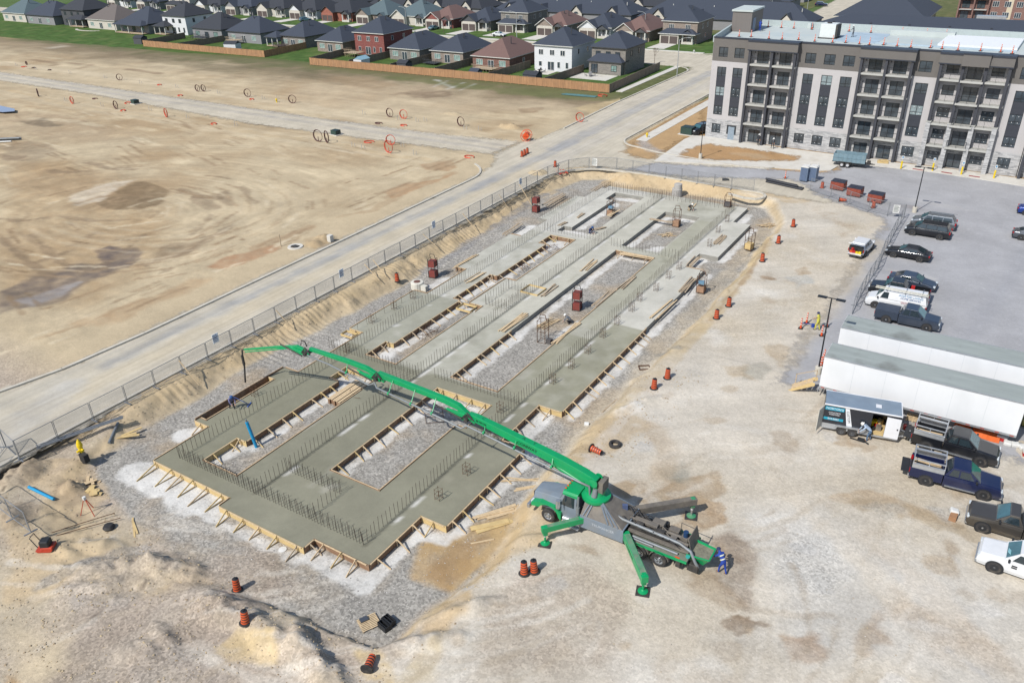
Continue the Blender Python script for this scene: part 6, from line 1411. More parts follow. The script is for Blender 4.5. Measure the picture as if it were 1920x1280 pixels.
        window(h, hw+.03, 1.1, .9, 1.3, d*.5, 'x', fr, WGL, rz=R(90))
        mb = MB(); mb.box(-hw+.3,-hw+5.6,-12.0,-2.1,0,.07); tag(mb.build('driveway', MC, None, (cx,y0,0)), kind='structure')
    return h
def ext(h, x0, x1, y0, z, sh, eavem, wall=None, posts=False, rise=1.5, back=3):
    "lower hipped wing or covered deck on the garden side"
    mb = MB(); hip(mb, x0, x1, y0, back, z, rise, .4); mb.build('porch_roof', [sh, eavem], h)
    if wall: mb = MB(); mb.box(x0,x1,y0,-.01,0,z-.1); mb.build('wing_wall', wall, h); window(h, x0+.6, .3, 1.8, 2.1, y0-.03, 'door', FRM, WGL, name='patio_door'); window(h, x1-2.6, .9, 1.5, 1.4, y0-.03, 'apt', FRM, TEALG)
    if posts:
        for x in (x0+.15,(x0+x1)/2,x1-.15): mb = MB(); mb.box(x-.12,x+.12,y0+.1,y0+.34,.4,z-.15); mb.build('porch_post', EAV, h)
        mb = MB(); mb.box(x0,x1,y0,-.02,.2,.4); mb.build('deck', MLUO, h)
# row facing the field
h = house(-94.4,-85.2,186.9,198.5,6.2,SHG,BRKG,EAD,'grey brick two storey corner house with a lower hipped wing beside the road','back',fr=FRM); ext(h,-4.5,4.2,-1.6,3.1,SHG,EAD,BRKG,rise=1.8,back=2)
house(-109.2,-98.4,183.8,196.2,6.3,SHG,SDW,EAV,'white sided two storey house with slate hipped roof behind the fence','back',side_wall=SDW)
house(-125.5,-114.1,179.5,195.5,3.2,SHB,brickm('brick_brown2', Q(146,104,90), Q(118,82,74), Q(150,130,120), 1.0, .45, .18),EAV,'brown brick bungalow with brown shingle roof next to the white house')
house(-141.2,-130.6,182.3,197,3.2,SHG,BRKT,EAV,'taupe bungalow with slate roof left of the brown roofed bungalow')
house(-155.1,-144.5,181.2,197,3.2,SHG,BRKG,EAV,'grey bungalow with slate roof just right of the red brick house')
house(-170.4,-159.3,184.0,197.2,6.2,SHG,BRKR,EAV,'red brick two storey house with slate roof')
house(-185.3,-174.9,183.5,197,3.2,SHG,BRKT,EAV,'small brick bungalow left of the red brick house')
h = house(-203.5,-192.8,186,201,3.4,SHG,BRKG,EAD,'dark roofed bungalow with covered porch at the left fence corner'); ext(h,-9.6,-4.6,-2.2,3.0,SHG,EAD,None,True)
house(-228.5,-213,186.5,199,3.4,SHG,SDG,EAD,'wide grey bungalow with slate roof, second from the left fence corner')
h = house(-247.5,-232.8,187.5,201,3.4,SHG2,SDG,EAD,'grey bungalow with long deck beside the white two storey house','back',fr=FRM)
h = house(-267.5,-255,191,203,6.2,SHG2,SDW,EAD,'white two storey house with black windows and covered deck in the left row','back',fr=FRM); ext(h,-7.5,-1.5,-3.5,3.0,SHG2,EAD,None,True)
h = house(-288,-271.6,187.5,202,3.4,SHG,SDG,EAD,'slate roofed bungalow with a row of white porch columns','back',fr=FRM); ext(h,-8,8,-2.8,3.1,SHG,EAD,None,True,back=2)
house(-311,-293.5,189.3,203,3.4,SHT,SDP,EAV,'pale stone bungalow with taupe shingle roof and curved white patio')
h = house(-330,-315,191,204,6.0,SHG2,SDD,EAD,'dark two storey house with tall gable between two bungalows on the left','back',fr=FRM); ext(h,0,9,-2.5,3.0,SHG2,EAD,None,True)
house(-352,-333,189,203,3.4,SHG,SDG,EAD,'grey stone bungalow with slate roof near the left edge')
house(-372,-355,190,204,3.4,SHGR,SDP,EAV,'pale bungalow with green grey roof at the left edge')
# row across the side street
def f2(*a, **k): return house(*a, kind='front', **k)
f2(-97.4,-86.6,239.5,253,6.2,SHG,BRKT,EAV,'stone two storey house with double garage on the far street corner')
f2(-111.7,-101.2,238.5,255,3.2,SHB,BRKT,EAV,'brown roofed bungalow left of the two storey corner house')
f2(-125.2,-115,240.5,256,3.2,SHG,SDW,EAV,'white fronted bungalow with slate roof across the street')
f2(-140.8,-130.8,240.5,255,3.2,SHB,BRKT,EAV,'brown roofed bungalow with arched porch across the street')
f2(-156.8,-146.2,242,255,6.2,SHG,BRKG,EAV,'grey two storey house with two brown garage doors across the street')
f2(-170.8,-160.2,240.5,255,3.2,SHG,BRKG,EAD,'slate roofed bungalow left of the grey two storey across the street')
f2(-186.8,-176.2,241,256,3.2,SHB,BRKR,EAV,'brown roofed red brick bungalow across the street')
f2(-203.5,-189,242.5,257,3.2,SHGR,SDP,EAV,'green roofed bungalow with tall lamp post in front')
f2(-219.8,-206,241.5,256,3.2,SHGR,BRKT,EAD,'green roofed house with two gables and double garage')
f2(-238,-224,242,258,3.4,SHG2,BRO,EAD,'orange brick gabled house with dark roof across the street')
f2(-256,-243,242.5,258,3.4,SHG2,SDW,EAD,'white gabled bungalow with dark roof across the street')
f2(-275,-261,243,258,3.4,SHG2,SDP,EAD,'pale stone gabled bungalow across the street at upper left')
f2(-294,-280,243,258,3.4,SHG,SDG,EAD,'grey gabled bungalow across the street at upper left')
f2(-313,-299,243,258,3.4,SHG2,SDW,EAD,'white house with dark roof across the street near the top left')
f2(-333,-319,243,258,6.0,SHG2,SDP,EAD,'pale two storey house across the street at far upper left')
f2(-354,-340,243,258,3.4,SHG,SDG,EAD,'grey bungalow across the street in the top left corner')
f2(-376,-361,243,258,3.4,SHG2,SDW,EAD,'white gabled bungalow farthest left across the street')
# terraces behind
def terrace(x0, x1, y0, n, label, d=16, sh=SHG):
    t = empty('townhouse_block', ((x0+x1)/2,y0,0), 0, label, 'townhouses'); hw = (x1-x0)/2
    mb = MB(); mb.box(-hw,hw,0,d,0,3.3); mb.build('wall', SDG, t)
    mb = MB(); hip(mb, -hw, hw, 0, d, 3.3, 5.0); mb.build('roof', [sh, EAD], t)
    for k in range(n):
        c = -hw+(2*hw)*(k+.5)/n
        mb = MB(); mb.add([(c-2.6,-.9,3.1),(c+2.6,-.9,3.1),(c,-.9,5.9),(c,6.5,5.9),(c-2.6,2,3.1),(c+2.6,2,3.1)], [(0,2,3,4),(1,5,3,2)]); mb.add([(c-2.3,-.6,0),(c+2.3,-.6,0),(c+2.3,-.6,3.1),(c,-.6,5.5),(c-2.3,-.6,3.1)], [(0,1,2,3,4)], 1)
        mb.add([(c-2.75,-.95,3.0),(c,-.95,5.75),(c+2.75,-.95,3.0),(c+2.75,-.95,3.25),(c,-.95,6.1),(c-2.75,-.95,3.25)], [(0,1,4,5),(1,2,3,4)], 2); mb.build('gable', [sh, SDP, EAD], t)
        window(t, c-1.2, .3, 2.4, 2.2, -.65, 'tri', FRM, TEALG); mb = MB(); mb.lathe([(0,0),(.9,0)],16,(0,0,0),cap=False); 
        mb = MB(); mb.add([(c+.95*math.cos(a),-.64,3.1+.7*math.sin(a)) for a in np.linspace(0,math.pi,9)], [tuple(range(9))]); mb.build('arched_window', WGL, t)
        mb = MB(); mb.tube((c+3.2,5,5.3),(c+3.2,5,6.9),.14,n=6); mb.build('roof_vent', EAV, t)
terrace(-119,-62,270.5,4,'slate roofed terrace with arched gables behind the corner house'); terrace(-178,-122,270.5,4,'slate roofed terrace with arched gables behind the brown bungalow')
terrace(-240,-184,270.5,4,'slate roofed terrace with gables behind the green roofed houses', sh=SHG2); terrace(-300,-246,270.5,4,'slate roofed terrace with gables at upper left', sh=SHG2); terrace(-360,-306,268,4,'slate roofed terrace in the top left corner')
terrace(-140,-80,300,4,'second slate terrace farther back near the top centre', sh=SHG2); terrace(-205,-146,300,4,'second slate terrace farther back left of the top centre'); terrace(-270,-211,300,4,'second slate terrace farther back at upper left', sh=SHG2)
terrace(-140,-84,330,4,'distant slate terrace by the road at the top edge'); terrace(-205,-146,330,4,'distant slate terrace at the top edge, left of the road one', sh=SHG2); terrace(-140,-86,360,4,'most distant slate terrace by the top of the road', sh=SHG2); terrace(-330,-276,298,4,'second slate terrace at the top left edge')
clean_window_protos()
# wooden fences
CED = M('cedar', Q(190,146,106), .85, var=.3, scale=2.2, streak=(3,3,.15), dirt=(Q(160,128,100), .5)); CEG = M('cedar_grey', Q(150,134,118), .85, var=.2, scale=2.2, streak=(3,3,.15)); CEO = M('cedar_orange', Q(214,120,62), .85, var=.15, scale=2.2, streak=(3,3,.15))
def wfence(pts, m_, label, h=1.85, step=2.4):
    a0 = pts[0]; f = empty('wooden_fence', (a0[0],a0[1],0), 0, label, 'fence')
    for i in range(len(pts)-1):
        a = Vector((pts[i][0]-a0[0],pts[i][1]-a0[1],0)); b = Vector((pts[i+1][0]-a0[0],pts[i+1][1]-a0[1],0)); L_ = (b-a).length; n = max(1,round(L_/step)); d = (b-a)/n
        for k in range(n):
            p = a+d*k; q = p+d; z1 = h+random.uniform(-.03,.03); mb = MB(); nb_ = 12; dd = d/nb_
            for j in range(nb_): u0 = p+dd*(j+.04); u1 = p+dd*(j+.96); mb.bar(u0+Vector((0,0,z1/2+.03)),u1+Vector((0,0,z1/2+.03)),.03+.012*(j%2),z1-.06)
            mb.bar(p+Vector((0,0,z1+.03)), q+Vector((0,0,z1+.03)), .1, .05); mb.build('panel', m_, f)
            mb = MB(); mb.bar(p-Vector((0,0,.1)), p+Vector((0,0,h+.1)), .12, .12, upv=(0,1,0)); mb.build('post', m_, f)
wfence([(-169.9,164.6),(-140,165.2),(-110,165.8),(-79.3,166.0)], CED, 'long cedar board fence along the field behind the central houses')
wfence([(-79.3,166.1),(-80.2,196.8)], CEG, 'weathered grey board fence running beside the road lawn'); wfence([(-247,167.3),(-220,167.6),(-191.9,168.2)], CED, 'cedar board fence at the left, around the bungalow gardens')
wfence([(-191.9,168.3),(-192.6,186)], CED, 'cedar return fence at the left fence corner'); wfence([(-247,167.4),(-250,186)], CEG, 'cedar return fence beside the covered deck')
wfence([(-169.9,164.7),(-172.5,183)], CEG, 'brown return fence left of the red brick house')
for x0, lb in ((-112,'between the brown bungalow and the white house'),(-128.4,'between the taupe and brown bungalows'),(-142.8,'between the grey and taupe bungalows'),(-157.2,'right of the red brick house'),(-96.4,'between the white house and the corner house'),(-230.5,'between the two left bungalow gardens')):
    wfence([(x0,166.6 if x0 > -200 else 168.2),(x0+.3,186)], CEG, f'garden board fence {lb}')
wfence([(-128,258),(-112,258.2)], CEO, 'bright orange board fence behind the brown roofed bungalow'); wfence([(-84.5,256),(-76,256)], CEO, 'bright orange board fence next to the stair house on the skyline')
# sheds, patios, garden things
def shed(x, y, w_, d, h, wall, roof, label, rz=0):
    s = empty('garden_shed', (x,y,0), rz, label, 'shed'); mb = MB(); mb.box(-w_/2,w_/2,-d/2,d/2,0,h); mb.build('wall', wall, s)
    mb = MB(); mb.add([(-w_/2-.15,-d/2-.15,h-.05),(w_/2+.15,-d/2-.15,h-.05),(w_/2+.15,0,h+.7),(-w_/2-.15,0,h+.7),(-w_/2-.15,d/2+.15,h-.05),(w_/2+.15,d/2+.15,h-.05)], [(0,1,2,3),(3,2,5,4)]); mb.add([(w_/2,-d/2,h-.05),(w_/2,d/2,h-.05),(w_/2,0,h+.65)], [(0,1,2)]); mb.add([(-w_/2,-d/2,h-.05),(-w_/2,d/2,h-.05),(-w_/2,0,h+.65)], [(0,2,1)]); mb.build('roof', roof, s); return s
def SHP(px, py): p = P(px, py, 0); return p.x, p.y
shed(-154.5,168.6,3.4,2.8,2.1,SDW,M('roof_lightblue', Q(150,190,206), .6),'white shed with light blue roof against the cedar fence',R(90))
shed(-140.5,169.5,3.0,2.6,1.9,SDD,SHG2,'dark grey shed behind the fence below the grey bungalow'); shed(-117.5,169.0,2.4,2.2,1.5,SDG,SHG,'low grey shed by the brown bungalow garden fence'); shed(-101.5,169.8,3.6,3.0,1.9,SDD,SHG2,'black roofed shed in front of the white house')
shed(-211.5,173.5,4.2,3.0,2.2,SDW,SHG2,'white shed with black roof in the left fenced garden',R(15)); shed(-253.5,171.0,3.4,2.8,2.0,SDD,SHG2,'small navy shed standing alone on the grass at the left',R(10))
for x0, x1, y0, y1 in ((-96,-86,178,184.8),(-108.6,-102.5,179,183.6),(-200,-194,176,184)): flat('patio', [(x0,y0),(x1,y0),(x1,y1),(x0,y1)], -.1, .08, MC)
cpt = [(-306+7*math.cos(t), 186+2.6*math.sin(t)*(-1)) for t in np.linspace(0.1, 3.0, 10)]; kerb('patio_edge', cpt, .9, .1)
def deck(x, y, w_, d, h, label, m_=MLUO):
    s = empty('deck', (x,y,0), 0, label, 'deck'); mb = MB(); mb.box(-w_/2,w_/2,-d/2,d/2,h-.1,h); mb.build('boards', m_, s)
    mb = MB()
    for a, b in (((-w_/2,-d/2),(w_/2,-d/2)),((w_/2,-d/2),(w_/2,d/2)),((-w_/2,-d/2),(-w_/2,d/2))):
        mb.bar((*a,h+.9),(*b,h+.9),.08,.06)
        for k in range(8): t = k/7; mb.bar((a[0]+(b[0]-a[0])*t,a[1]+(b[1]-a[1])*t,0),(a[0]+(b[0]-a[0])*t,a[1]+(b[1]-a[1])*t,h+.9),.05,.05)
    mb.build('railing', m_, s)
deck(-168,180.5,5,3.5,1.2,'raised wooden deck with furniture at the red brick house'); deck(-120,177,6.5,3.2,.8,'pale wooden deck with railing on the brown bungalow'); deck(-139,179.5,4.5,3,.5,'dark low deck on the taupe bungalow',EAD); deck(-223,184,5,3,1.2,'wooden stairs deck at the wide grey bungalow'); deck(-241,185,6,3,1.0,'dark railed deck at the grey bungalow on the left',EAD); deck(-201,183.4,4,3,.9,'brown deck under the covered porch at the fence corner',GDR)
def furn(x, y, label, m_=PLB, s=1.0):
    f = empty('patio_table', (x,y,.08), 0, label, 'patio table'); mb = MB(); mb.lathe([(.7*s,.7),(.7*s,.74)],14); mb.build('table_top', m_, f); mb = MB(); mb.tube((0,0,0),(0,0,.7),.06,n=8); mb.build('leg', m_, f)
    for k in range(4):
        a = k*1.57+.4; c = (1.1*s*math.cos(a),1.1*s*math.sin(a)); mb = MB(); mb.cbox((*c,.42),(.45,.45,.06),rz=a); mb.cbox((c[0]*1.2,c[1]*1.2,.7),(.05,.45,.5),rz=a)
        for q in (-.18,.18): mb.bar((c[0]+q,c[1]-.18,0),(c[0]+q,c[1]-.18,.42),.04,.04); mb.bar((c[0]+q,c[1]+.18,0),(c[0]+q,c[1]+.18,.42),.04,.04)
        mb.build('chair_frame', m_, f)
furn(-92,181.5,'grey patio table with chairs on the corner house patio',SDG); furn(-105.8,180.8,'black patio set behind the white house')
def street_lamp(px, py, h, rz, label):
    p = P(px, py, 0); s = empty('street_lamp', p, rz, label, 'street lamp'); gm = M('lamp_grey', Q(176,180,180), .5)
    mb = MB(); mb.tube((0,0,0),(0,0,h),.11,.07,10); mb.build('pole', gm, s); mb = MB(); mb.path([(0,0,h-.3),(.6,0,h+.25),(2.0,0,h+.5)], .05, 6); mb.build('arm', gm, s); mb = MB(); mb.cbox((2.3,0,h+.48),(.7,.28,.12)); mb.build('lamp_head', gm, s)
street_lamp(1269,144,8.5,R(10),'grey street lamp on the grass verge by the road'); street_lamp(1208,74,7.5,R(180),'grey street lamp in front of the brown roofed house'); street_lamp(969,72,7.5,R(180),'grey street lamp before the grey two storey house'); street_lamp(763,60,7.5,R(180),'grey street lamp before the green roofed bungalow'); street_lamp(1443,42,8,R(180),'grey street lamp behind the apartment roof stair house'); street_lamp(1512,28,8,R(180),'grey street lamp farther up the road beyond the apartment roof')
def bare_tree(px, py, h, label, z=0, col=None):
    p = P(px, py, z); t = empty('bare_tree', p, 0, label, 'tree'); m_ = M('bark', Q(120,100,88), .9); mb = MB(); mb.tube((0,0,0),(0,0,h*.45),.07,.05,6); mb.build('trunk', m_, t)
    mb = MB()
    def br(p0, d, l, r_, k):
        p1 = p0+d*l; mb.tube(p0, p1, r_, r_*.6, 4, caps=False)
        if k:
            for _ in range(3): br(p1, (d+Vector((random.uniform(-.7,.7),random.uniform(-.7,.7),random.uniform(-.1,.5)))).normalized(), l*.68, r_*.6, k-1)
    for _ in range(5): br(Vector((0,0,h*.4)), Vector((random.uniform(-.6,.6),random.uniform(-.6,.6),1)).normalized(), h*.2, .035, 3)
    mb.build('crown', col or m_, t)
bare_tree(1227,119,4.5,'young leafless tree on the verge by the corner house'); bare_tree(832,62,5,'leafless pinkish tree in front of the brown roofed red brick bungalow', col=M('twig_red', Q(190,130,124), .9)); bare_tree(622,92,4,'reddish bare shrub in the garden left of the deck', col=MATS['twig_red'])
# ================================================================ SITE THINGS
DRO = M('drum_orange', Q(232,98,48), .5, var=.08, scale=4, dirt=(Q(190,130,90), .3)); DRB = M('drum_black', Q(44,44,48), .6, var=.15)
def drum():
    r_ = empty('traffic_drum', (0,0,0)); mb = MB(); mb.lathe([(.36,0),(.38,.04),(.34,.09),(.26,.1)], 20); mb.build('base', BLK, r_)
    mb = MB(); pr = [(.25,.1)]; mis = []; z = .1
    for k in range(9): hh = .115 if k % 2 == 0 else .075; r_a = .25-.05*z; pr += [(r_a+.008*(k % 2 == 0),z+.003),(r_a-.006,z+hh)]; mis += [1, 0 if k % 2 == 0 else 1]; z += hh
    pr.append((.1,z+.03)); mis += [1,1]; mb.lathe(pr, 20, mis=mis); mb.build('body', [DRO, DRB], r_)
    mb = MB(); mb.bar((-.09,0,.98),(-.09,0,1.09),.03,.03); mb.bar((.09,0,.98),(.09,0,1.09),.03,.03); mb.bar((-.1,0,1.08),(.1,0,1.08),.03,.04); mb.build('handle', DRB, r_); return r_
DR, DRu = drum(), []
for px, py, lb in ((445,1106,'standing on the gravel edge below the front formwork'),(460,1167,'leaning slightly on the sandy mound'),(983,1075,'left one of the pair by the front of the pump truck'),(1002,1071,'right one of the pair by the front of the pump truck'),
    (1226,728,'lower one of two along the gravel edge, middle right'),(1251,709,'upper one of two along the gravel edge, middle right'),(1343,597,'lower one of two beside the far strip of sand'),(1366,574,'upper one of two beside the far strip of sand'),
    (1429,490,'lowest of three climbing towards the bins'),(1459,456,'middle of three climbing towards the bins'),(1487,425,'highest of three climbing towards the bins'),(1541,353,'beside the blue portable toilets'),(1637,390,'in front of the rightmost rusty bin'),
    (745,527,'beside the white manhole on the west bank'),(1041,313,'on the road side of the fence corner'),(979,294,'left one of three at the haul road mouth'),(984,291,'middle one of three at the haul road mouth'),(989,288,'right one of three at the haul road mouth')):
    q = GP(px, py); o = place(DR, DRu, q, random.uniform(0,3), f'striped traffic drum {lb}', 'traffic drum', 'orange and black traffic drums around the site')
    o.rotation_euler = (random.uniform(-.06,.06)+(.12 if px == 460 else 0), random.uniform(-.05,.05), random.uniform(0,3))
for px, py, rz, lb in ((688,1262,R(200),'lying on its side at the bottom edge of the photo'),(1108,845,R(80),'lying on its side between the pit and the pump truck'),(1572,378,R(100),'lying on its side below the rusty bins')):
    q = GP(px, py); o = place(DR, DRu, (q.x,q.y,q.z+.3), 0, f'striped traffic drum {lb}', 'traffic drum', 'orange and black traffic drums around the site'); o.rotation_euler = (R(90), 0, rz)
# tyre rings used as drum bases
q = GP(1153,835); mb = MB(); mb.lathe([(.3,0),(.46,.0),(.5,.12),(.46,.26),(.3,.26)], 22, cap=False); mb.lathe([(.3,0),(.27,.13),(.3,.26)], 22, cap=False); tag(mb.build('tyre', TYR, loc=q), 'loose black tyre lying on the ground near the fallen drum', 'tyre')
# delineators on the ground
DL2, DLu2 = delineator(), []
for k, (px, py, lb) in enumerate(((1501,616,'left of the yellow vested worker'),(1512,606,'behind the yellow vested worker, upper left'),(1540,630,'in front of the yellow vested worker, lower right'),(1550,613,'right of the yellow vested worker'),(1541,684,'at the rear corner of the nearest white trailer'),(1538,690,'nearest the wooden steps by the white trailer'),(1544,676,'farthest back at the rear of the white trailer'),(1472,335,'beside the blue portable toilets'))):
    place(DL2, DLu2, GP(px, py), k, f'tall orange post cone {lb}', 'cone', 'tall orange post cones on the ground')
# temporary fences
def mesh_mat():
    m, n, l, b = nodes_of('wire_mesh'); b.inputs['Base Color'].default_value = (*Q(150,154,158),1); b.inputs['Metallic'].default_value = .5; b.inputs['Roughness'].default_value = .5
    tc = n.new('ShaderNodeTexCoord'); sp_ = n.new('ShaderNodeSeparateXYZ'); l.new(tc.outputs['Object'], sp_.inputs[0])
    ad = n.new('ShaderNodeMath'); ad.operation = 'ADD'; l.new(sp_.outputs[0], ad.inputs[0]); l.new(sp_.outputs[1], ad.inputs[1])
    outs = []
    for src, f in ((ad.outputs[0], 14), (sp_.outputs[2], 9)):
        q = n.new('ShaderNodeMath'); q.operation = 'MULTIPLY'; q.inputs[1].default_value = f; l.new(src, q.inputs[0])
        r_ = n.new('ShaderNodeMath'); r_.operation = 'FRACT'; l.new(q.outputs[0], r_.inputs[0]); t = n.new('ShaderNodeMath'); t.operation = 'LESS_THAN'; t.inputs[1].default_value = .1; l.new(r_.outputs[0], t.inputs[0]); outs.append(t.outputs[0])
    mx = n.new('ShaderNodeMath'); mx.operation = 'MAXIMUM'; l.new(outs[0], mx.inputs[0]); l.new(outs[1], mx.inputs[1]); l.new(mx.outputs[0], b.inputs['Alpha']); return m
WM = mesh_mat(); GAL = M('galvanised', Q(164,168,172), .45, metal=.4, var=.1)
def tfence(pts, label, h=1.83, step=2.95, stay=(), dbl=True):
    a0 = Vector(pts[0]); f = empty('temporary_fence', (a0.x,a0.y,0), 0, label, 'fence'); n_ = 0
    for i in range(len(pts)-1):
        a = Vector((*pts[i],0))-Vector((a0.x,a0.y,0)); b = Vector((*pts[i+1],0))-Vector((a0.x,a0.y,0)); n = max(1, round((b-a).length/step)); d = (b-a)/n; dn = d.normalized()
        for k in range(n):
            p = a+d*k+dn*.05; q = a+d*(k+1)-dn*.05; z0 = Vector((0,0,.12)); z1 = Vector((0,0,h))
            mb = MB()
            for u, v in ((p+z0,q+z0),(p+z1,q+z1),(p+z0,p+z1),(q+z0,q+z1)): mb.tube(u,v,.028,n=5)
            fr = mb.build('panel_frame', GAL, f)
            mb = MB(); mb.quad(p+z0,q+z0,q+z1,p+z1); mb.build('mesh_panel', WM, fr)
            nn = Vector((-dn.y,dn.x,0)); mb = MB(); mb.bar(a+d*k-nn*.45+Vector((0,0,.03)), a+d*k+nn*.45+Vector((0,0,.03)), .12, .05); mb.build('foot', GAL, f); n_ += 1
    return f
FL = [(-59.9,21.5),(-59.6,32),(-59.7,60),(-59.8,90),(-59.6,106),(-58.4,110.2),(-55.5,112.6),(-50,113.3),(-42,113.2),(-32,112.6),(-25.6,114.5),(-24.4,112.6)]
PF = PL([(30,857),(93,820),(167,790),(225,760),(278,730),(378,683),(470,640),(560,594),(650,546),(771,484)], .0)
tfence([tuple(P(38,862,0)[:2])]+[(-59.8,31),(-60.0,60),(-60.05,92),(-59.9,104.5),(-58.8,109.2),(-56.6,112.0),(-52.5,113.6),(-44,113.1),(-33.5,112.4),(-30.2,112.6)], 'long temporary mesh fence along the dusty road and round the far pit end')
tfence(PL([(38,862),(12,838),(-40,905)]), 'short run of temporary mesh fence at the left edge of the photo'); tfence(PL([(-40,925),(58,998),(60,1000)]), 'leaning temporary mesh fence panel at the lower left edge')
tfence(PL([(1518,357),(1557,370),(1592,383),(1628,396),(1664,404),(1695,408)]), 'temporary mesh fence in front of the rusty bins', step=2.8)
tfence(PL([(1695,408),(1680,432),(1668,455),(1655,478),(1645,505),(1628,530),(1612,558),(1597,590)]), 'temporary mesh fence zigzagging down beside the parked cars', step=2.6)
for k, (a, b) in enumerate((((324,671),(362,718)),((507,578),(538,612)),((611,477),(638,507)),((687,484),(712,516)),((776,435),(805,462)),((852,397),(878,430)),((960,343),(985,385)),((920,362),(938,388)))):
    A = P(*a, 1.5); g1 = GP(*b); mb = MB(); mb.bar((0,0,0), (g1.x-A.x, g1.y-A.y, g1.z+.04-1.5), .09, .05)
    near_ = ('nearest the camera','second from the camera','fourth up','third up','fifth up','sixth up','last before the far corner','seventh up')[k]
    o = mb.build('fence_brace', MLUM, loc=(-59.75, A.y+(A.x+59.75)*0, 1.5)); tag(o, f'wooden plank stay leaning on the roadside fence, {near_}', 'brace')
def sign(px, py, z, w_, h, m_, label, face=(1,0), txt=None):
    p = P(px, py, z); s = MB(); an = math.atan2(face[0], -face[1]); s.box(-w_/2,w_/2,-.012,.012,-h/2,h/2); o = s.build('fence_sign', m_, loc=p, rz=an); tag(o, label, 'sign')
    for k in range(5):
        tb = MB(); tb.box(-w_*.4,w_*.4*(1 if k % 2 else .6),-.018,-.013,h*(.34-.16*k)-.03,h*(.34-.16*k)+.03); tb.build('printed_line', LB2 if m_ is not FRW else LDK, o)
SB = M('sign_bluewhite', Q(236,244,250,.9), .5)
for px, py, lb in ((404,634,'nearest the camera'),(640,512,'second along from the camera'),(813,421,'third along the road'),(976,340,'near the far corner')): 
    p = P(px, py, 1.1); sign(px, py, 1.1, .7, .95, SB, f'pale blue notice on the roadside fence, {lb}', (1,0))
sign(1115,304,1.1,.9,1.2,FRW,'white notice board on the fence at the far left corner of the pit',(0,-1)); sign(1681,392,1.2,.8,1.1,FRW,'white notice on the fence corner near the tall lamp post',(.3,-1))
# lamp posts in the lot
def lot_lamp(x, y, h, label, base=True, rz=0):
    s = empty('lamp_post', (x,y,0), rz, label, 'lamp post')
    mb = MB(); mb.lathe([(.3,0),(.3,.7),(.26,.74)], 16); mb.build('concrete_base', MK, s)
    mb = MB(); mb.tube((0,0,.74),(0,0,h),.07,.055,8); mb.build('pole', FRM, s)
    mb = MB(); mb.bar((-.8,0,h),(.8,0,h),.08,.06); mb.build('arm', FRM, s)
    for q in (-.75,.75): mb = MB(); mb.cbox((q,0,h-.02),(.75,.36,.09)); mb.build('lamp_head', FRM, s)
q = P(1714,398,0); lot_lamp(q.x,q.y,6.1,'tall black twin headed lamp post beside the silver minivan'); q = P(1572,645,0)
q = Vector((-10.9,66.3,0)); lot_lamp(q.x+1.0,q.y-.9,7.4,'black twin headed lamp post rising between the two white trailers')
s = empty('lamp_post', P(1313,297,.1), R(50), 'black lamp post on a concrete base in the soil island by the apartment building', 'lamp post'); mb = MB(); mb.lathe([(.3,0),(.28,.8)],14); mb.build('concrete_base', MK, s); mb = MB(); mb.tube((0,0,.8),(0,0,5.9),.07,.05,8); mb.build('pole', FRM, s); mb = MB(); mb.cbox((0,0,5.95),(.7,.35,.1)); mb.build('lamp_head', FRM, s)
# bins, toilets, pipes
BINR = M('bin_rust', Q(158,76,56), .6, var=.12, scale=2, dirt=(Q(110,60,48), .5)); BINL = M('bin_lid', Q(58,62,76), .5)
def bin_(loc, rz, label):
    s = empty('waste_bin', loc, rz, label, 'bin'); mb = MB(); mb.box(-.95,.95,-.7,.7,.18,1.25)
    for k in range(5): mb.box(-.85+k*.4,-.78+k*.4,-.74,-.7,.2,1.2)
    mb.box(-1.05,-.95,-.5,.5,.7,.85); mb.box(.95,1.05,-.5,.5,.7,.85); mb.build('body', BINR, s, bevel=.01)
    for k in (-1,1): mb = MB(); mb.cbox((k*.48,0,1.3),(.93,1.45,.06), rx=.06); mb.build('lid', BINL, s)
    for x in (-.8,.8):
        for y in (-.55,.55): mb = MB(); mb.tube((x,y-.04,.09),(x,y+.04,.09),.09,n=10); mb.build('caster', BLK, s)
for (px, py), lb in (((1565,357),'left one of the three by the parking lot fence'),((1596,369),'middle one of the three by the parking lot fence'),((1635,381),'right one of the three by the parking lot fence')):
    q = P(px, py, 0); bin_((q.x+.3,q.y+.6,.01), R(-8), f'rusty red waste bin, {lb}')
PTB = M('toilet_blue', Q(118,136,160), .5, var=.05)
for k, (px, lb) in enumerate(((1505,'left one of the pair'),(1521,'right one of the pair'))):
    q = P(px, 342, 0); s = empty('portable_toilet', (q.x,q.y+.7,.14), R(-6), f'blue portable toilet with white roof, {lb} on the kerb island', 'portable toilet')
    mb = MB(); mb.box(-.55,.55,-.55,.55,0,2.05); mb.build('cabin', PTB, s, bevel=.02); mb = MB(); mb.box(-.42,.42,-.585,-.552,.12,1.95); mb.build('door', M('toilet_door', Q(100,118,146), .5), s)
    mb = MB(); mb.side([(-.6,2.05),(.6,2.05),(.45,2.25),(-.45,2.25)], -.6, .6); mb.build('roof', FRW, s, bevel=.02); mb = MB(); mb.tube((.35,.4,2.2),(.35,.4,2.6),.05,n=8); mb.build('vent_pipe', FRW, s)
BPP = M('pipe_black', Q(50,52,58), .5, var=.1)
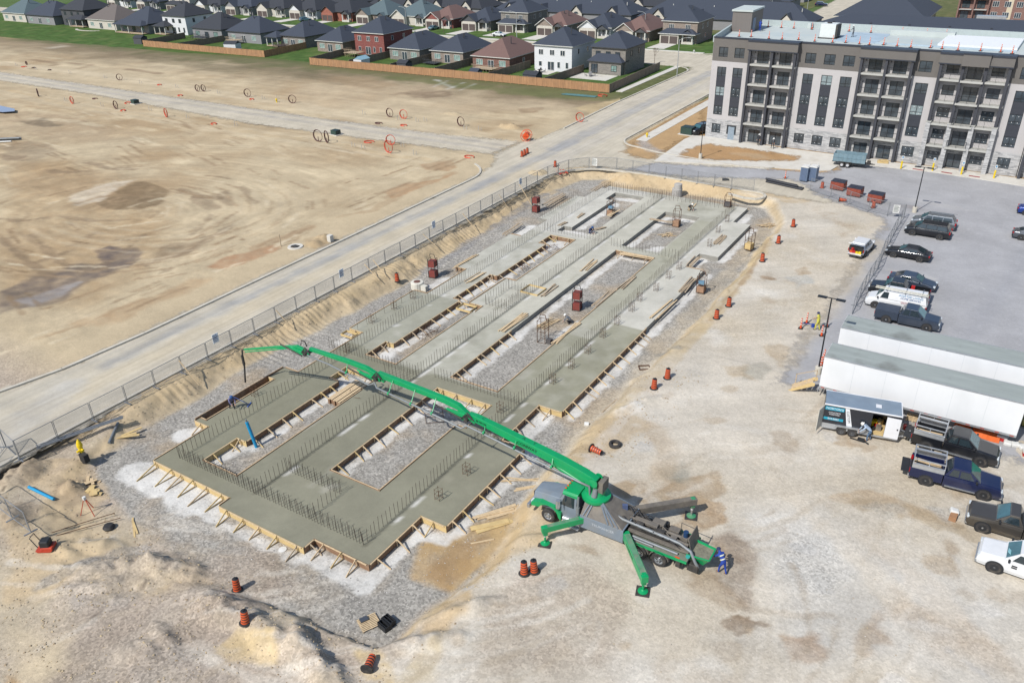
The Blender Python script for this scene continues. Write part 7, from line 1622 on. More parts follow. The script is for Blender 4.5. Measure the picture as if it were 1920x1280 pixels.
for k in range(5):
    a, b = P(1432,341,0), P(1508,358,0); d = (b-a).normalized(); n = Vector((-d.y,d.x,0)); row_ = 0 if k < 3 else 1; off = n*(.3*(k if k < 3 else k-2.5)); mb = MB(); a_ = a+off+d*random.uniform(0,.8); b_ = b+off-d*random.uniform(0,.8)*(1+row_)
    z = gz(a_.x,a_.y)+.17+.26*row_; mb.tube((0,0,0), (b_-a_), .15, n=12); o = mb.build('drain_pipe', BPP, loc=(a_.x,a_.y,z))
    tag(o, 'long black drain pipe in the stack on the sand by the portable toilets', 'pipe', 'black drain pipes stacked by the portable toilets')
# bollards and accessible signs in front of the building
for k, (px, py, lb) in enumerate(((1689,318,'leftmost'),(1748,322,'second from left'),(1802,329,'third from left'),(1863,336,'rightmost'))):
    q = P(px, py-2, .1); s = empty('bollard', q, 0, f'yellow bollard with small sign, {lb} in the row before the entrance', 'bollard'); mb = MB(); mb.tube((0,0,0),(0,0,1.15),.13,n=12); mb.build('post', YEL, s); mb = MB(); mb.tube((0,0,1.15),(0,0,2.0),.025,n=6); mb.cbox((0,-.03,1.75),(.34,.02,.45)); mb.build('sign_plate', FRW, s); mb = MB(); mb.cbox((0,-.045,1.75),(.2,.01,.26)); mb.build('sign_symbol', LB1, s)
for k, (px, py) in enumerate(((1721,318),(1775,324),(1827,331))): q = P(px, py, .1); mb = MB(); mb.box(-.75,.75,-.25,.25,0,.012); tag(mb.build('tactile_plate', M('tactile_red', Q(170,84,84), .7), loc=(q.x,q.y,.102), rz=-.1), f"red tactile plate set in the walk, {('left','middle','right')[k]} one of three", 'paving plate')
# utility coils in the field
CO = M('conduit_orange', Q(226,92,64), .5, var=.15); CK = M('conduit_dark', Q(100,60,58), .6, var=.3)
def coil(px, py, r_, m_, label, fallen=False, rz=None):
    q = GP(px, py); mb = MB(); rz = random.uniform(-.6,.6) if rz is None else rz
    for k in range(3):
        rr = r_*(1-.05*k); off = k*.07
        if fallen: pts = [(rr*math.cos(t)*(1+.1*k),rr*.8*math.sin(t),.06+.05*k) for t in np.linspace(0,5.5,18)]
        else: pts = [(rr*math.cos(t),off,r_+.02+rr*math.sin(t)) for t in np.linspace(-1.4,4.6,20)]
        mb.path(pts, .045, 5)
    if not fallen: mb.tube((0,.07,-.1),(0,.07,.9),.06,n=6)
    tag(mb.build('conduit_coil', m_, loc=q, rz=rz), label, 'conduit coil', 'conduit coils standing along the haul road')
places = [(45,126,.7,CO,True),(50,122,.5,CK,False),(63,128,.6,CK,True),(93,132,.6,CK,True),(72,181,.9,CK,False),(136,195,.8,CO,False),(178,186,.6,CK,True),(218,205,.9,CK,False),(231,208,.7,CO,True),(240,194,.9,CO,True),(225,151,.8,CK,False),(299,160,.6,CO,True),(312,220,.9,CO,False),(338,180,.7,CO,True),(371,172,.8,CK,False),(382,172,.8,CK,False),(401,233,.7,CO,True),(465,182,.9,CK,False),(472,187,.6,CO,True),(549,194,.9,CK,False),
 (597,266,1.1,CK,False),(613,268,1.1,CK,False),(692,267,.9,CO,True),(710,232,.7,CK,True),(731,220,.9,CK,False),(757,223,.9,CO,False),(757,236,.7,CO,True),(729,287,1.1,CO,False),(733,272,.9,CO,False),(864,237,.9,CK,False),(880,295,.9,CO,True),(1087,229,.9,CO,False)]
for k, (px, py, r_, m_, fl) in enumerate(places):
    where = 'above' if py < 135+.155*px else 'below'
    lb = f"{'orange' if m_ is CO else 'dark reddish'} conduit coil {'lying flat' if fl else 'standing upright'} {where} the haul road, {('first','second','third','fourth','fifth','sixth','seventh','eighth','ninth','tenth','eleventh','twelfth','thirteenth','fourteenth','fifteenth','sixteenth','seventeenth','eighteenth','nineteenth','twentieth')[k % 20]}{' in the right hand half' if k >= 20 else ' from the left'}"
    coil(px, py, r_, m_, lb, fl)
def tbox(px, py, label, sc=1.0):
    q = GP(px, py); s = empty('utility_box', q, R(-5), label, 'utility box'); mb = MB(); mb.box(-1.0*sc,1.0*sc,-.8*sc,.8*sc,0,.15); mb.build('pad', MC, s); mb = MB(); mb.side([(-.75*sc,.15),(.75*sc,.15),(.75*sc,.95*sc),(-.75*sc,.95*sc)], -.6*sc, .6*sc); mb.build('cabinet', M('cabinet_green', Q(34,56,52), .5), s, bevel=.04); mb = MB(); mb.box(-.7*sc,.7*sc,-.64*sc,-.605*sc,.25,.9*sc); mb.build('door', M('cabinet_green_light', Q(48,76,70), .5), s)
tbox(254,195,'small dark green utility box by the haul road at the left'); tbox(630,253,'small dark green utility box by the haul road in the middle'); q = None
tbox(1290,252,'dark green electrical cabinet on a pad beside the apartment corner',1.5)
q = GP(987,264); s = empty('cable_reel', q, R(20), 'bright orange cable reel standing at the mouth of the haul road', 'cable reel'); mb = MB(); mb.tube((0,-.5,.95),(0,.5,.95),.55,n=18); mb.build('conduit', ORG_, s)
for y in (-.55,.55): mb = MB(); mb.path([(.95*math.cos(t),y,.95+.95*math.sin(t)) for t in np.linspace(0,6.28,22)], .05, 6); mb.bar((-.9,y,.95),(.9,y,.95),.06,.06); mb.bar((0,y,.05),(0,y,1.85),.06,.06); mb.build('flange', ORG_, s)
def hydrant(px, py, label, col=YEL, h=.9):
    q = GP(px, py); s = empty('hydrant', q, 0, label, 'hydrant'); mb = MB(); mb.lathe([(.16,0),(.13,.1),(.13,h*.7),(.17,h*.72),(.17,h*.78),(.12,h*.9),(.04,h)], 14); mb.build('barrel', col, s); mb = MB(); mb.tube((-.28,0,h*.6),(.28,0,h*.6),.07,n=10); mb.tube((0,-.26,h*.55),(0,0,h*.55),.08,n=10); mb.build('outlet', col, s); return s
hydrant(519,192,'yellow hydrant with a marker beyond the haul road'); hydrant(1213,258,'yellow hydrant on the soil strip beside the new pavement'); s = hydrant(160,866,'tall yellow hydrant on a black riser pipe by the gravel edge', h=1.9); s.scale = (1.35,1.35,1.15)
mb = MB(); mb.tube((0,0,0),(0,0,.75),.17,n=12); mb.build('riser', BLK, s); hydrant(1301,100,'yellow and white hydrant on the lawn of the far corner house', FRW)
mb = MB(); mb.bar((.3,-.1,.3),(.3,-.1,.9),.3,.5); mb.build('attached_box', BLK, s)
# blue pipes
q = GP(55,915); q2 = GP(102,938); mb = MB(); mb.tube((0,0,.13),(q2.x-q.x,q2.y-q.y,q2.z-q.z+.13),.12,n=14); o = mb.build('blue_pipe', BLU, loc=q); tag(o, 'bright blue pipe lying on the sand at the lower left', 'pipe')
q = P(481,838,ZF); s = empty('blue_standpipe', q, 0, 'bright blue pipe standing upright in the narrow front bay of the foundation', 'pipe'); mb = MB(); mb.tube((0,0,0),(-.28,-.2,2.5),.14,n=16); mb.build('pipe', BLU, s); mb = MB(); mb.tube((-.28,-.2,2.5),(-.3,-.22,2.75),.07,n=10); mb.build('valve_tip', PIPE, s)
q = GP(222,795); q2 = GP(205,832); mb = MB(); mb.tube((0,0,.15),(q2.x-q.x,q2.y-q.y,q2.z-q.z+.1),.12,n=10); tag(mb.build('grey_pipe', PIPE, loc=q), 'grey pipe leaning on the bank by the yellow hydrant', 'pipe')
# planks
def planks(px, py, L_, n, rz, label, spread=.6, m_=None, w_=.2, z=None, jitter=.08, stack=0):
    q = GP(px, py) if z is None else P(px, py, z); mb = MB()
    for k in range(n):
        a = rz+random.uniform(-jitter,jitter); c = Vector((random.uniform(-spread,spread)*-math.sin(rz), random.uniform(-spread,spread)*math.cos(rz), .03+(.05*k if stack else .02*k))); d = Vector((math.cos(a),math.sin(a),0))*L_*random.uniform(.35,.5)
        mb.bar(c-d, c+d, w_*random.uniform(.6,1.1), .045)
    return tag(mb.build('lumber_pile' if n > 2 else 'plank', m_ or MLUM, loc=q), label, 'lumber')
planks(230,818,3.6,3,R(58),'yellow planks leaning across each other on the west gravel',.3,MPLY,.26,jitter=.4); planks(165,905,1.2,9,R(30),'small pile of broken boards on the lower left sand',.7,MLUM,.24,jitter=1.4); planks(175,922,1.0,8,R(100),'heap of plywood scraps beside the broken boards',.6,MPLY,.35,jitter=1.5)
planks(253,988,2.4,2,R(-28),'short pale plank lying on the gravel below the foundation',.1,MPLY,.14)
planks(935,965,3.4,7,R(52),'stack of planks and plywood left of the pump truck cab',.55,MLUM,.3,jitter=.12); planks(925,985,2.8,4,R(52),'yellow plywood sheets under the plank stack near the cab',.3,MPLY,.5,jitter=.08); planks(970,900,3.4,3,R(35),'long loose planks on the gravel behind the boom',.4,MLUM,.12,jitter=.25); planks(985,915,2.0,2,R(48),'two short boards beside the truck nose',.3,MLUM,.2)
planks(905,1015,2.2,1,R(50),'single board on the brown sand under the plank stack',0,MLUM,.2)
planks(660,735,3.2,7,R(78),'dark stacked form boards inside the narrow bay under the boom',.25,MPLB,.2,z=ZF,jitter=.03,stack=1)
q = P(655,742,ZF); s = empty('form_panel_stack', q, R(0), 'big stack of dark form panels filling the narrow bay under the boom', 'form panels')
for k in range(5): mb = MB(); mb.box(-.75+.3*k,-.53+.3*k,-1.9+.1*(k%2),1.9-.15*(k%3),0,.5+.04*(k%2)); mb.build('panel', MPLB, s); mb = MB(); mb.box(-.76+.3*k,-.52+.3*k,-1.9,1.8,.52+.04*(k%2),.56+.04*(k%2)); mb.build('cap_board', MLUM, s)
planks(1252,442,2.0,9,R(60),'pile of loose sticks in the far gravel bay',.5,MLUM,.1,z=ZF,jitter=.7); planks(1440,424,2.6,10,R(60),'scattered sticks on the gravel at the far right corner',.9,MLUM,.1,jitter=.9); planks(1030,608,3.0,9,R(75),'fan of planks in the long gravel bay by the crouching worker',.6,MLUM,.12,z=ZF,jitter=.25)
for k, (px, py, L_, n, rz, lb) in enumerate(((965,605,4.5,3,90,'on the pale slab edge left of the long gravel bay'),(1030,545,4,3,92,'on the pale slab edge, middle of the long gravel bay'),(1105,498,4,2,90,'on the pale slab edge, far part of the long gravel bay'),(1065,625,5,2,90,'on the dark slab edge right of the long gravel bay'),(1130,560,5,3,90,'on the slab edge right of the long gravel bay, middle'),(1175,530,4,3,90,'on the slab edge right of the long gravel bay, far'),(1290,535,5,4,90,'along the outer east slab edge, upper part'),(1245,580,5,3,90,'along the outer east slab edge, lower part'),(1300,490,3.5,3,90,'on the small east pad notch'),(1350,450,3.5,5,88,'on the far east pad'),(1090,405,2,3,92,'on the far west pad'),(1055,420,1.8,3,80,'beside the far stepped wall'),(1240,415,3.4,2,2,'across the top of the far gravel bay'),(1195,480,4,2,2,'across the end of the long gravel bay'),(870,490,5,2,92,'along the west slab edge, far of the manhole'),(960,430,5,3,92,'along the west slab edge, farther up'),(1040,375,6,3,90,'along the far west slab edge'),(1125,350,5,2,90,'at the far west corner'),(1300,385,2,1,95,'near the kneeling worker'),(1150,400,3,3,90,'over the far rear bay'),(1120,430,2.4,4,60,'near the dark crouching worker'),(890,520,3.5,2,90,'left of the rusty west forms'))):
    planks(px, py, L_*1.1, n+2, R(rz), f'loose planks lying {lb}', .35, random.choice([MLUM,MLUO]), .15, z=ZT+.03, jitter=.09)
planks(1020,345+60,0.1,1,0,'short board end by the far cage',0) if False else None
planks(1143,760,3.0,1,R(84),'thin board lying on the gravel right of the foundation',0,MLUO,.1)
# boxes framed in timber around small pits
for k, (px, py, w_, d, lb) in enumerate(((655,628,1.5,.9,'on the west edge beyond the boom tip'),(875,578,1.8,1.4,'beside the narrow west bay, pale new timber'),(1000,545,2.2,2.0,'around the small stair pit'))):
    q = P(px, py, ZT); s = empty('form_box', q, 0, f'open timber form box {lb}', 'form box'); 
    for a in ((-w_/2,-d/2,w_/2,-d/2),(w_/2,-d/2,w_/2,d/2),(w_/2,d/2,-w_/2,d/2),(-w_/2,d/2,-w_/2,-d/2)):
        mb = MB(); mb.bar((a[0],a[1],.06),(a[2],a[3],.06),.045,.24); mb.build('side_board', MPLY, s)
# racks of masonry pins
CRR = M('crate_red', Q(142,66,58), .7, var=.15, dirt=(Q(110,70,60), .4)); CRT = M('crate_tan', Q(176,140,112), .8, var=.15); CRD = M('crate_grey', Q(96,92,92), .7)
def rack(px, py, z, m_, label, h=2.3, levels=(0,1), top=None, w_=.85):
    h *= 1.25
    q = P(px, py, z) if z is not None else GP(px, py); s = empty('scaffold_rack', q, R(random.uniform(-12,12)), label, 'rack'); a = w_/2
    mb = MB()
    for sx in (-a,a):
        for sy in (-a,a): mb.tube((sx,sy,0),(sx,sy,h*.82),.036,n=6)
    for z_ in (.05,h*.42,h*.8):
        for p_, q_ in (((-a,-a),(a,-a)),((a,-a),(a,a)),((a,a),(-a,a)),((-a,a),(-a,-a))): mb.tube((*p_,z_),(*q_,z_),.022,n=6)
    mb.path([(-a,0,h*.8),(-a*.6,0,h),(a*.6,0,h),(a,0,h*.8)], .042, 6); mb.build('frame', DKS if m_ is CRR else MRUS, s)
    for L_ in levels:
        z0 = .08+L_*h*.44; hh = h*.27
        mb = MB(); mb.box(-a+.03,a-.03,-a+.03,a-.03,z0,z0+hh)
        for k in range(3): mb.box(-a+.02,a-.02,-a+.015,-a+.03,z0+hh*(.1+.33*k),z0+hh*(.22+.33*k)); mb.box(a-.03,a-.015,-a+.02,a-.02,z0+hh*(.1+.33*k),z0+hh*(.22+.33*k))
        mb.build('crate', m_, s)
    if top: mb = MB(); mb.cbox((0,0,h*.45),(w_*.8,w_*.8,.25), rz=.3); mb.build('bag', top, s)
    return s
TARP = M('bag_blue', Q(120,160,184), .6, var=.3, scale=6)
rack(1005,397,-1.25,CRR,'tall rack with two red crates standing on the far west gravel'); rack(813,519,-1.25,CRR,'tall rack with two red crates beside the manhole on the west gravel'); rack(1082,580,ZF,CRR,'tall rack with two red crates in the long gravel bay')
rack(1145,403,ZF,CRT,'rack of tan crates with pale blue bag in the far west bay',2.0,(0,),TARP); rack(1268,424,ZF,CRT,'hooped rack of brown crates in the far gravel bay',2.3,(0,)); rack(1364,387,ZT,CRD,'rack with grey crate at the far end of the slab',1.6,(0,)); rack(1314,547,-1.2,CRT,'rack of tan crates with blue top beside the east slab edge',2.0,(0,),TARP); rack(1404,467,-1.1,MPLY,'rack of timber blocks on the far east gravel',2.2,(0,)); rack(1018,640,ZF,CRD,'mostly empty wire rack with a small grey crate in the long gravel bay',2.4,()) 
q = P(1022,640,ZF); mb = MB(); mb.box(-.25,.25,-.25,.25,0,.5); tag(mb.build('crate', CRD, loc=(q.x+.55,q.y-.1,ZF), bevel=.01), 'small grey crate beside the empty wire rack', 'crate')
# manholes
q = P(783,540,-1.2); s = empty('manhole', q, 0, 'white concrete manhole with brown lid on the west gravel', 'manhole'); mb = MB(); mb.lathe([(.75,0),(.75,.75),(.7,.8),(.45,.82)], 26); mb.build('ring', M('precast', Q(232,228,214), .85, var=.08), s); mb = MB(); mb.lathe([(.4,.82),(.38,.86),(.05,.87)], 20); mb.build('lid', M('lid_rust', Q(120,84,72), .7), s); mb = MB(); mb.cbox((1.1,-.1,.3),(.7,.5,.6)); mb.build('block', MATS['precast'], s)
s = empty('concrete_riser', GP(1269,368), 0, 'grey concrete pipe sections stacked against the far sandy bank', 'concrete pipe'); PC = M('precast_grey', Q(190,186,180), .85, var=.1); mb = MB(); mb.lathe([(.75,0),(.75,1.2),(.68,1.25)], 24); mb.build('lower_ring', PC, s); mb = MB(); mb.lathe([(.6,1.26),(.58,1.9),(.5,1.95)], 24, (.1,0,0)); mb.build('upper_ring', PC, s)
q = GP(554,463); s = empty('storm_drain', q, 0, 'square drain frame with white ring in the sand beside the road', 'drain'); mb = MB(); mb.lathe([(1.0,0),(.95,.12),(.6,.12),(.58,0)], 20); mb.build('ring', MC, s); mb = MB(); mb.box(-.4,.4,-.35,.35,.05,.14); mb.build('grate', DKS, s)
q = GP(620,453); mb = MB(); mb.box(-.3,.3,-.3,.3,0,.9); tag(mb.build('white_block', MC, loc=q, bevel=.03), 'small white block beside the road kerb and sand pile', 'block')
for k, (px, py) in enumerate(((523,465),(1040,560))): 
    if k == 0: q = GP(527,462); mb = MB(); mb.bar((0,0,0),(0,0,1.6),.08,.08); tag(mb.build('marker_stake', MLUO, loc=q), 'lone wooden marker stake in the sand left of the road', 'stake')
stk = [(30,124),(66,131),(130,138),(196,147),(262,157),(330,165),(408,176),(492,186),(519,186),(680,215),(745,225),(780,229),(870,243),(897,245),(795,228),(660,275),(678,279),(752,275),(775,290),(122,190),(190,200),(280,208),(350,222),(440,236)]
stm = M('stub_white', Q(206,204,200), .7)
for k, (px, py) in enumerate(stk):
    q = GP(px, py); mb = MB(); mb.tube((0,0,0),(.05,0,.9),.05,n=5); mb.tube((.5,.2,0),(.5,.2,.6),.045,n=5); tag(mb.build('pipe_stub', stm, loc=q), 'pale pipe stub sticking out of the graded sand along the haul road', 'pipe stub', 'pipe stubs beside the haul road')
# pallet, crates, compactor, lids, red things
q = GP(692,1168); s = empty('pallet', q, R(63), 'wooden pallet with a grey tray lying on the gravel', 'pallet')
mb = MB()
for k in range(9): mb.box(-.6,.6,-.55+k*.125,-.47+k*.125,.11,.13)
mb.build('deck_board', MLUM, s); mb = MB()
for x in (-.55,0,.55): mb.box(x-.04,x+.04,-.55,.53,0,.108)
mb.build('runner', MLUO, s); mb = MB(); mb.cbox((-.2,.3,.19),(.5,.35,.1)); tag(mb.build('tray', CGR, s))
for k, (px, py) in enumerate(((729,1168),(722,1176))):
    q = GP(px, py); s = empty('plastic_crate', q, R(-12), f"black plastic crate, {('upper','lower')[k]} one of the two beside the pallet", 'crate'); mb = MB()
    for a in ((-.38,-.25,.38,-.25),(.38,-.25,.38,.25),(.38,.25,-.38,.25),(-.38,.25,-.38,-.25)): mb.bar((a[0],a[1],.2),(a[2],a[3],.2),.03,.4)
    mb.build('side', PLB, s); mb = MB(); mb.box(-.36,.36,-.23,.23,0,.03); mb.build('bottom', PLB, s); mb = MB()
    for t in (-.15,.05,.2): mb.bar((-.36,t,.38),(.36,t,.38),.03,.03)
    mb.build('rib', PLB, s)
q = GP(88,1028); s = empty('plate_compactor', q, R(35), 'small red and black plate compactor standing on the sand at lower left', 'compactor'); s.scale = (1.25,1.25,1.25); mb = MB(); mb.side([(-.45,.12),(-.35,0),(.35,0),(.45,.12)], -.32, .32); mb.build('base_plate', M('compactor_red', Q(206,74,50), .5), s); mb = MB(); mb.cbox((.05,0,.4),(.5,.5,.5)); mb.build('engine', PLB, s, bevel=.06); mb = MB(); mb.cbox((.15,0,.2),(.62,.6,.16)); mb.build('housing', MATS['compactor_red'], s, bevel=.03); mb = MB(); mb.path([(-.3,-.22,.3),(-.55,-.22,.95),(-.55,.22,.95),(-.3,.22,.3)], .025, 6); mb.build('handle', PLB, s)
q = GP(530,1030); mb = MB(); mb.lathe([(.28,0),(.28,.05),(.05,.07)], 16); tag(mb.build('bucket_lid', FRW, loc=q), 'round white bucket lid on the gravel below the formwork', 'lid')
q = GP(1155,682+5); mb = MB(); 
for a in ((-.5,-.35,.5,-.35),(.5,-.35,.5,.35),(.5,.35,-.5,.35),(-.5,.35,-.5,-.35)): mb.bar((a[0],a[1],.08),(a[2],a[3],.08),.06,.1)
q = GP(1208,690); tag(mb.build('rusty_frame', MRUS, loc=q, rz=.6), 'small rusty steel frame on the sandy strip', 'frame')
q = GP(1100,797); mb = MB(); mb.cbox((0,0,.12),(.4,.35,.25), rz=.4, rx=.3); tag(mb.build('white_bag', FRW, loc=q, bevel=.05), 'crumpled white bag on the gravel by the east formwork', 'bag')
q = GP(205,990); mb = MB(); mb.lathe([(.35,0),(.42,.15),(.3,.32),(.05,.36)], 14); tag(mb.build('black_bundle', BLK, loc=q), 'black plastic bundle at the gravel edge by the lower left mound', 'bundle')
q = GP(165,975); s = empty('survey_tripod', GP(168,962), 0, 'orange survey tripod standing by the heap of board scraps', 'tripod')
for k in range(3): a = k*2.1; mb = MB(); mb.bar((.08*math.cos(a),.08*math.sin(a),1.3),(.6*math.cos(a),.6*math.sin(a),0),.05,.05); mb.build('leg', CO, s)
mb = MB(); mb.cbox((0,0,1.42),(.2,.2,.25)); mb.build('instrument', FRW, s)
for k, (px, py, L_, rz, lb) in enumerate(((130,990,6,R(62),'upper'),(140,996,6,R(58),'lower'))): 
    q = GP(px, py); mb = MB(); mb.path([(-L_/2*math.cos(rz),-L_/2*math.sin(rz),.1),(0,0,.12),(L_/2*math.cos(rz),L_/2*math.sin(rz),.06)], .03, 5); tag(mb.build('rebar_length', MRUS, loc=q), f'long thin rebar lying on the lower left sand, {lb} of two', 'rebar')
q = GP(48,828+15); mb = MB()
for k in range(4): mb.tube((0,k*.12,.1+.05*(k%2)),(6.5,1.2+k*.1,.1+.05*(k%2)),.05,n=6)
q = P(62,846,0); tag(mb.build('fence_pipes', GAL, loc=(q.x,q.y+.3,.0), rz=R(60)), 'bundle of spare grey fence pipes lying at the foot of the fence', 'pipes')
q = GP(1055,325); mb = MB()
for k in range(9): a = random.uniform(0,3); c = Vector((random.uniform(-1,1),random.uniform(-.8,.8),.15)); mb.bar(c-Vector((math.cos(a),math.sin(a),0))*.5, c+Vector((math.cos(a),math.sin(a),.2))*.5, .15, .06)
tag(mb.build('orange_netting', CO, loc=q), 'crumpled orange safety netting on the far bank near the fence corner', 'netting')
q = GP(1358,339); mb = MB(); mb.cbox((0,0,.2),(.6,.4,.35), rz=.5); mb.tube((.2,0,.3),(.6,.3,.15),.15,n=8); tag(mb.build('black_box', PLB, loc=q, bevel=.03), 'black case on the far sandy bank', 'case')
q = P(1115,180,0); mb = MB()
for k in range(9): mb.path([(-4+random.uniform(-.5,.5),k*.16,.1),(0,k*.16+random.uniform(-.3,.3),.14),(4,k*.16,.1)], .07, 5)
tag(mb.build('pipe_bundle', M('pipe_teal', Q(70,116,120), .6, var=.2), loc=(q.x-3,q.y-2,0), rz=.05), 'bundle of teal pipes lying along the cedar fence corner', 'pipes'); q = P(1132,178,0); 
coil(1130,180,1.2,CO,'tangled orange conduit lying by the cedar fence corner',True)
for k in range(4): mb = MB(); mb.tube((0,0,.2+.25*(k//2)),(5.5,1.2,.2+.25*(k//2)),.14,n=10); q = P(-20,266,0); tag(mb.build('long_pipe', PIPE if k else FRW, loc=(q.x,q.y+.35*(k%2)+(0 if k else -1.6),0), rz=R(25)), 'long grey pipe lying in the field at the left edge' if k else 'long white pipe lying below the grey ones at the left edge', 'pipe', 'grey pipes at the left edge' if k else None)
q = P(6,209,0); flat('puddle', [(q.x-6,q.y-2),(q.x+3,q.y-1.6),(q.x+4.5,q.y+.2),(q.x+2,q.y+1.6),(q.x-6,q.y+2)], .42, .45, M('puddle_water', Q(150,160,190), .08, var=.05))
# things under and around the white trailer
TOR = M('tarp_orange', Q(232,112,50), .6, var=.12)
q = P(1842,805,0); mb = MB(); xs_ = np.linspace(-1.6,1.6,12)
for i in range(11):
    z = lambda x: .15+.12*math.sin(x*4)
    mb.quad((xs_[i],-.6,z(xs_[i])*.3),(xs_[i+1],-.6,z(xs_[i+1])*.3),(xs_[i+1],.6,.5+z(xs_[i+1])),(xs_[i],.6,.5+z(xs_[i])))
tag(mb.build('orange_tarp', TOR, loc=(2.9,62.2,0)), 'orange tarp spread under the front of the nearest white trailer', 'tarp')
def cooler(x, y, label, c1=RED):
    s = empty('cooler', (x,y,0), R(random.uniform(-20,20)), label, 'cooler'); mb = MB(); mb.box(-.35,.35,-.22,.22,0,.3); mb.build('body', c1, s, bevel=.02); mb = MB(); mb.box(-.37,.37,-.24,.24,.302,.42); mb.build('lid', FRW, s, bevel=.02)
q = P(1878,826,0); cooler(q.x, q.y+.1, 'red cooler with white lid in front of the trailer nose'); q = P(1918,852,0); cooler(q.x+.3, q.y, 'second red and white cooler cut by the right edge')
q = P(1852,812,0); mb = MB(); mb.box(-.6,.6,-.35,.35,0,.35); tag(mb.build('cardboard_box', M('cardboard', Q(176,132,96), .8), loc=(q.x,q.y,0), rz=-.2), 'flat cardboard box between the orange tarp and the cooler', 'box')
q = P(1905,838,0); s = empty('white_bags', (q.x,q.y,0), 0, 'pile of white bags on the ground by the coolers', 'bags'); 
for k in range(4): mb = MB(); mb.cbox((.5*k-.6,.1*(k%2),.16),(.55,.5,.3), rz=.3*k, rx=.1); mb.build('bag', FRW, s, bevel=.08)
q = P(1912,810,0); s = empty('yellow_tank', (q.x+.2,q.y+1.2,0), 0, 'pale yellow strapped tank at the right edge beyond the coolers', 'tank'); mb = MB(); mb.tube((-.6,0,.6),(.9,0,.6),.55,n=18); mb.build('tank_body', M('tank_yellow', Q(226,212,120), .5), s, bevel=.05); 
for x in (-.2,.5): mb = MB(); mb.tube((x-.03,0,.6),(x+.03,0,.6),.57,n=18); mb.build('strap', DKS, s)
s = empty('green_loader', (6.9,62.6,0), 0, 'green machine partly hidden behind the trailer nose at the right edge', 'machine'); mb = MB(); mb.cbox((0,0,1.5),(1.0,1.6,1.0)); mb.build('body', GRN, s, bevel=.05); mb = MB(); mb.cbox((0,0,.5),(1.2,1.4,.9)); mb.build('chassis', DKS, s)
q = P(1700,806,0); s = empty('generator', q, .2, 'small red generator between the enclosed trailer and the black pickup', 'generator'); mb = MB(); mb.box(-.3,.3,-.22,.22,.08,.45); mb.build('body', RED, s, bevel=.08); mb = MB(); mb.box(-.15,.15,-.235,-.222,.2,.32); mb.build('plate', FRW, s); mb = MB(); mb.bar((-.25,0,.55),(.25,0,.55),.04,.04); mb.bar((-.25,0,.4),(-.25,0,.55),.03,.03); mb.bar((.25,0,.4),(.25,0,.55),.03,.03); mb.build('handle', PLB, s)
q = P(1787,970,0); s = empty('cardboard_box', q, R(85), 'cardboard box with a white cloth thrown over one end', 'box'); mb = MB(); mb.box(-.45,.35,-.22,.22,0,.35); mb.build('carton', MATS['cardboard'], s); mb = MB(); mb.cbox((.35,.05,.3),(.5,.55,.3), rz=.3, rx=.2); mb.build('cloth', FRW, s, bevel=.08)
for k, (x, y) in enumerate(((-1.6,61.9),(-.2,62.4))): mb = MB(); [mb.box(-.5,.5,-.5+j*.2,-.38+j*.2,.12+.0,.14) for j in range(6)]; [mb.box(u-.04,u+.04,-.5,.62,0,.118) for u in (-.45,0,.45)]; tag(mb.build('pallet', MLUM, loc=(x,y,0)), f"wooden pallet under the nearest white trailer, {('left','right')[k]} one", 'pallet')
q = P(1620,822,0)
# wooden pallet by bin and boards near dump trailer
q = P(1655,305,.1); mb = MB(); mb.cbox((0,0,.12),(1.6,1.1,.2), rz=.2); mb.cbox((.1,.2,.3),(1.2,.9,.12), rz=.5); tag(mb.build('board_stack', MPLY, loc=q), 'pale stack of boards on the walk beside the dump trailer', 'boards')
def scatter(name, n, area, smin, smax, mats, seed, cond=None):
    rg = random.Random(seed); mb = MB(); k = 0; tries = 0
    while k < n and tries < n*30:
        tries += 1; x = rg.uniform(area[0],area[1]); y = rg.uniform(area[2],area[3])
        if cond and not cond(x, y, rg): continue
        k += 1; s_ = smin+(smax-smin)*rg.random()**3; z = gz(x,y)+s_*.2; v = [(x+s_*rg.uniform(.6,1),y,z),(x,y+s_*rg.uniform(.6,1),z),(x-s_*rg.uniform(.6,1),y,z),(x,y-s_*rg.uniform(.6,1),z),(x+s_*rg.uniform(-.3,.3),y+s_*rg.uniform(-.3,.3),z+s_*rg.uniform(.15,.4)),(x,y,z-s_*.5)]
        mb.add(v, [(0,1,4),(1,2,4),(2,3,4),(3,0,4),(1,0,5),(2,1,5),(3,2,5),(0,3,5)], rg.randrange(len(mats)))
    return tag(mb.build(name, mats), kind='stuff')
def inpit(x, y):
    c = False; n = len(pitp); j = n-1
    for i in range(n):
        a, b = pitp[i], pitp[j]
        if (a[1] > y) != (b[1] > y) and x < (b[0]-a[0])*(y-a[1])/(b[1]-a[1])+a[0]: c = not c
        j = i
    return c
st_ = [M('stone_a', Q(196,190,182), .9, var=.1), M('stone_b', Q(150,146,142), .9, var=.1), M('stone_c', Q(224,220,214), .9, var=.1)]; cl_ = [M('clod_a', Q(206,186,150), .95, var=.12), M('clod_b', Q(176,156,128), .95, var=.12), M('clod_c', Q(196,180,156), .95, var=.12)]
scatter('loose_gravel', 7000, (-60,-24,18,112), .02, .07, st_, 3, lambda x, y, r: inpit(x, y) and not solid(x, y) and r.random() < (1.0 if y < 50 else .45))
scatter('soil_clods', 7000, (-62,-12,10,60), .02, .12, cl_, 4, lambda x, y, r: not inpit(x, y) and ((x < -24 and y < 30) or (x < -54 and y < 60) or (abs(x+24-(y-30)*.12) < 3.2)) and x > -61 and math.sin(x*1.1+2*math.sin(y*.8))*math.sin(y*1.3+x*.4) > -.1)
scatter('yard_stones', 1500, (-24,8,18,60), .015, .06, st_+cl_, 5, lambda x, y, r: not inpit(x, y))
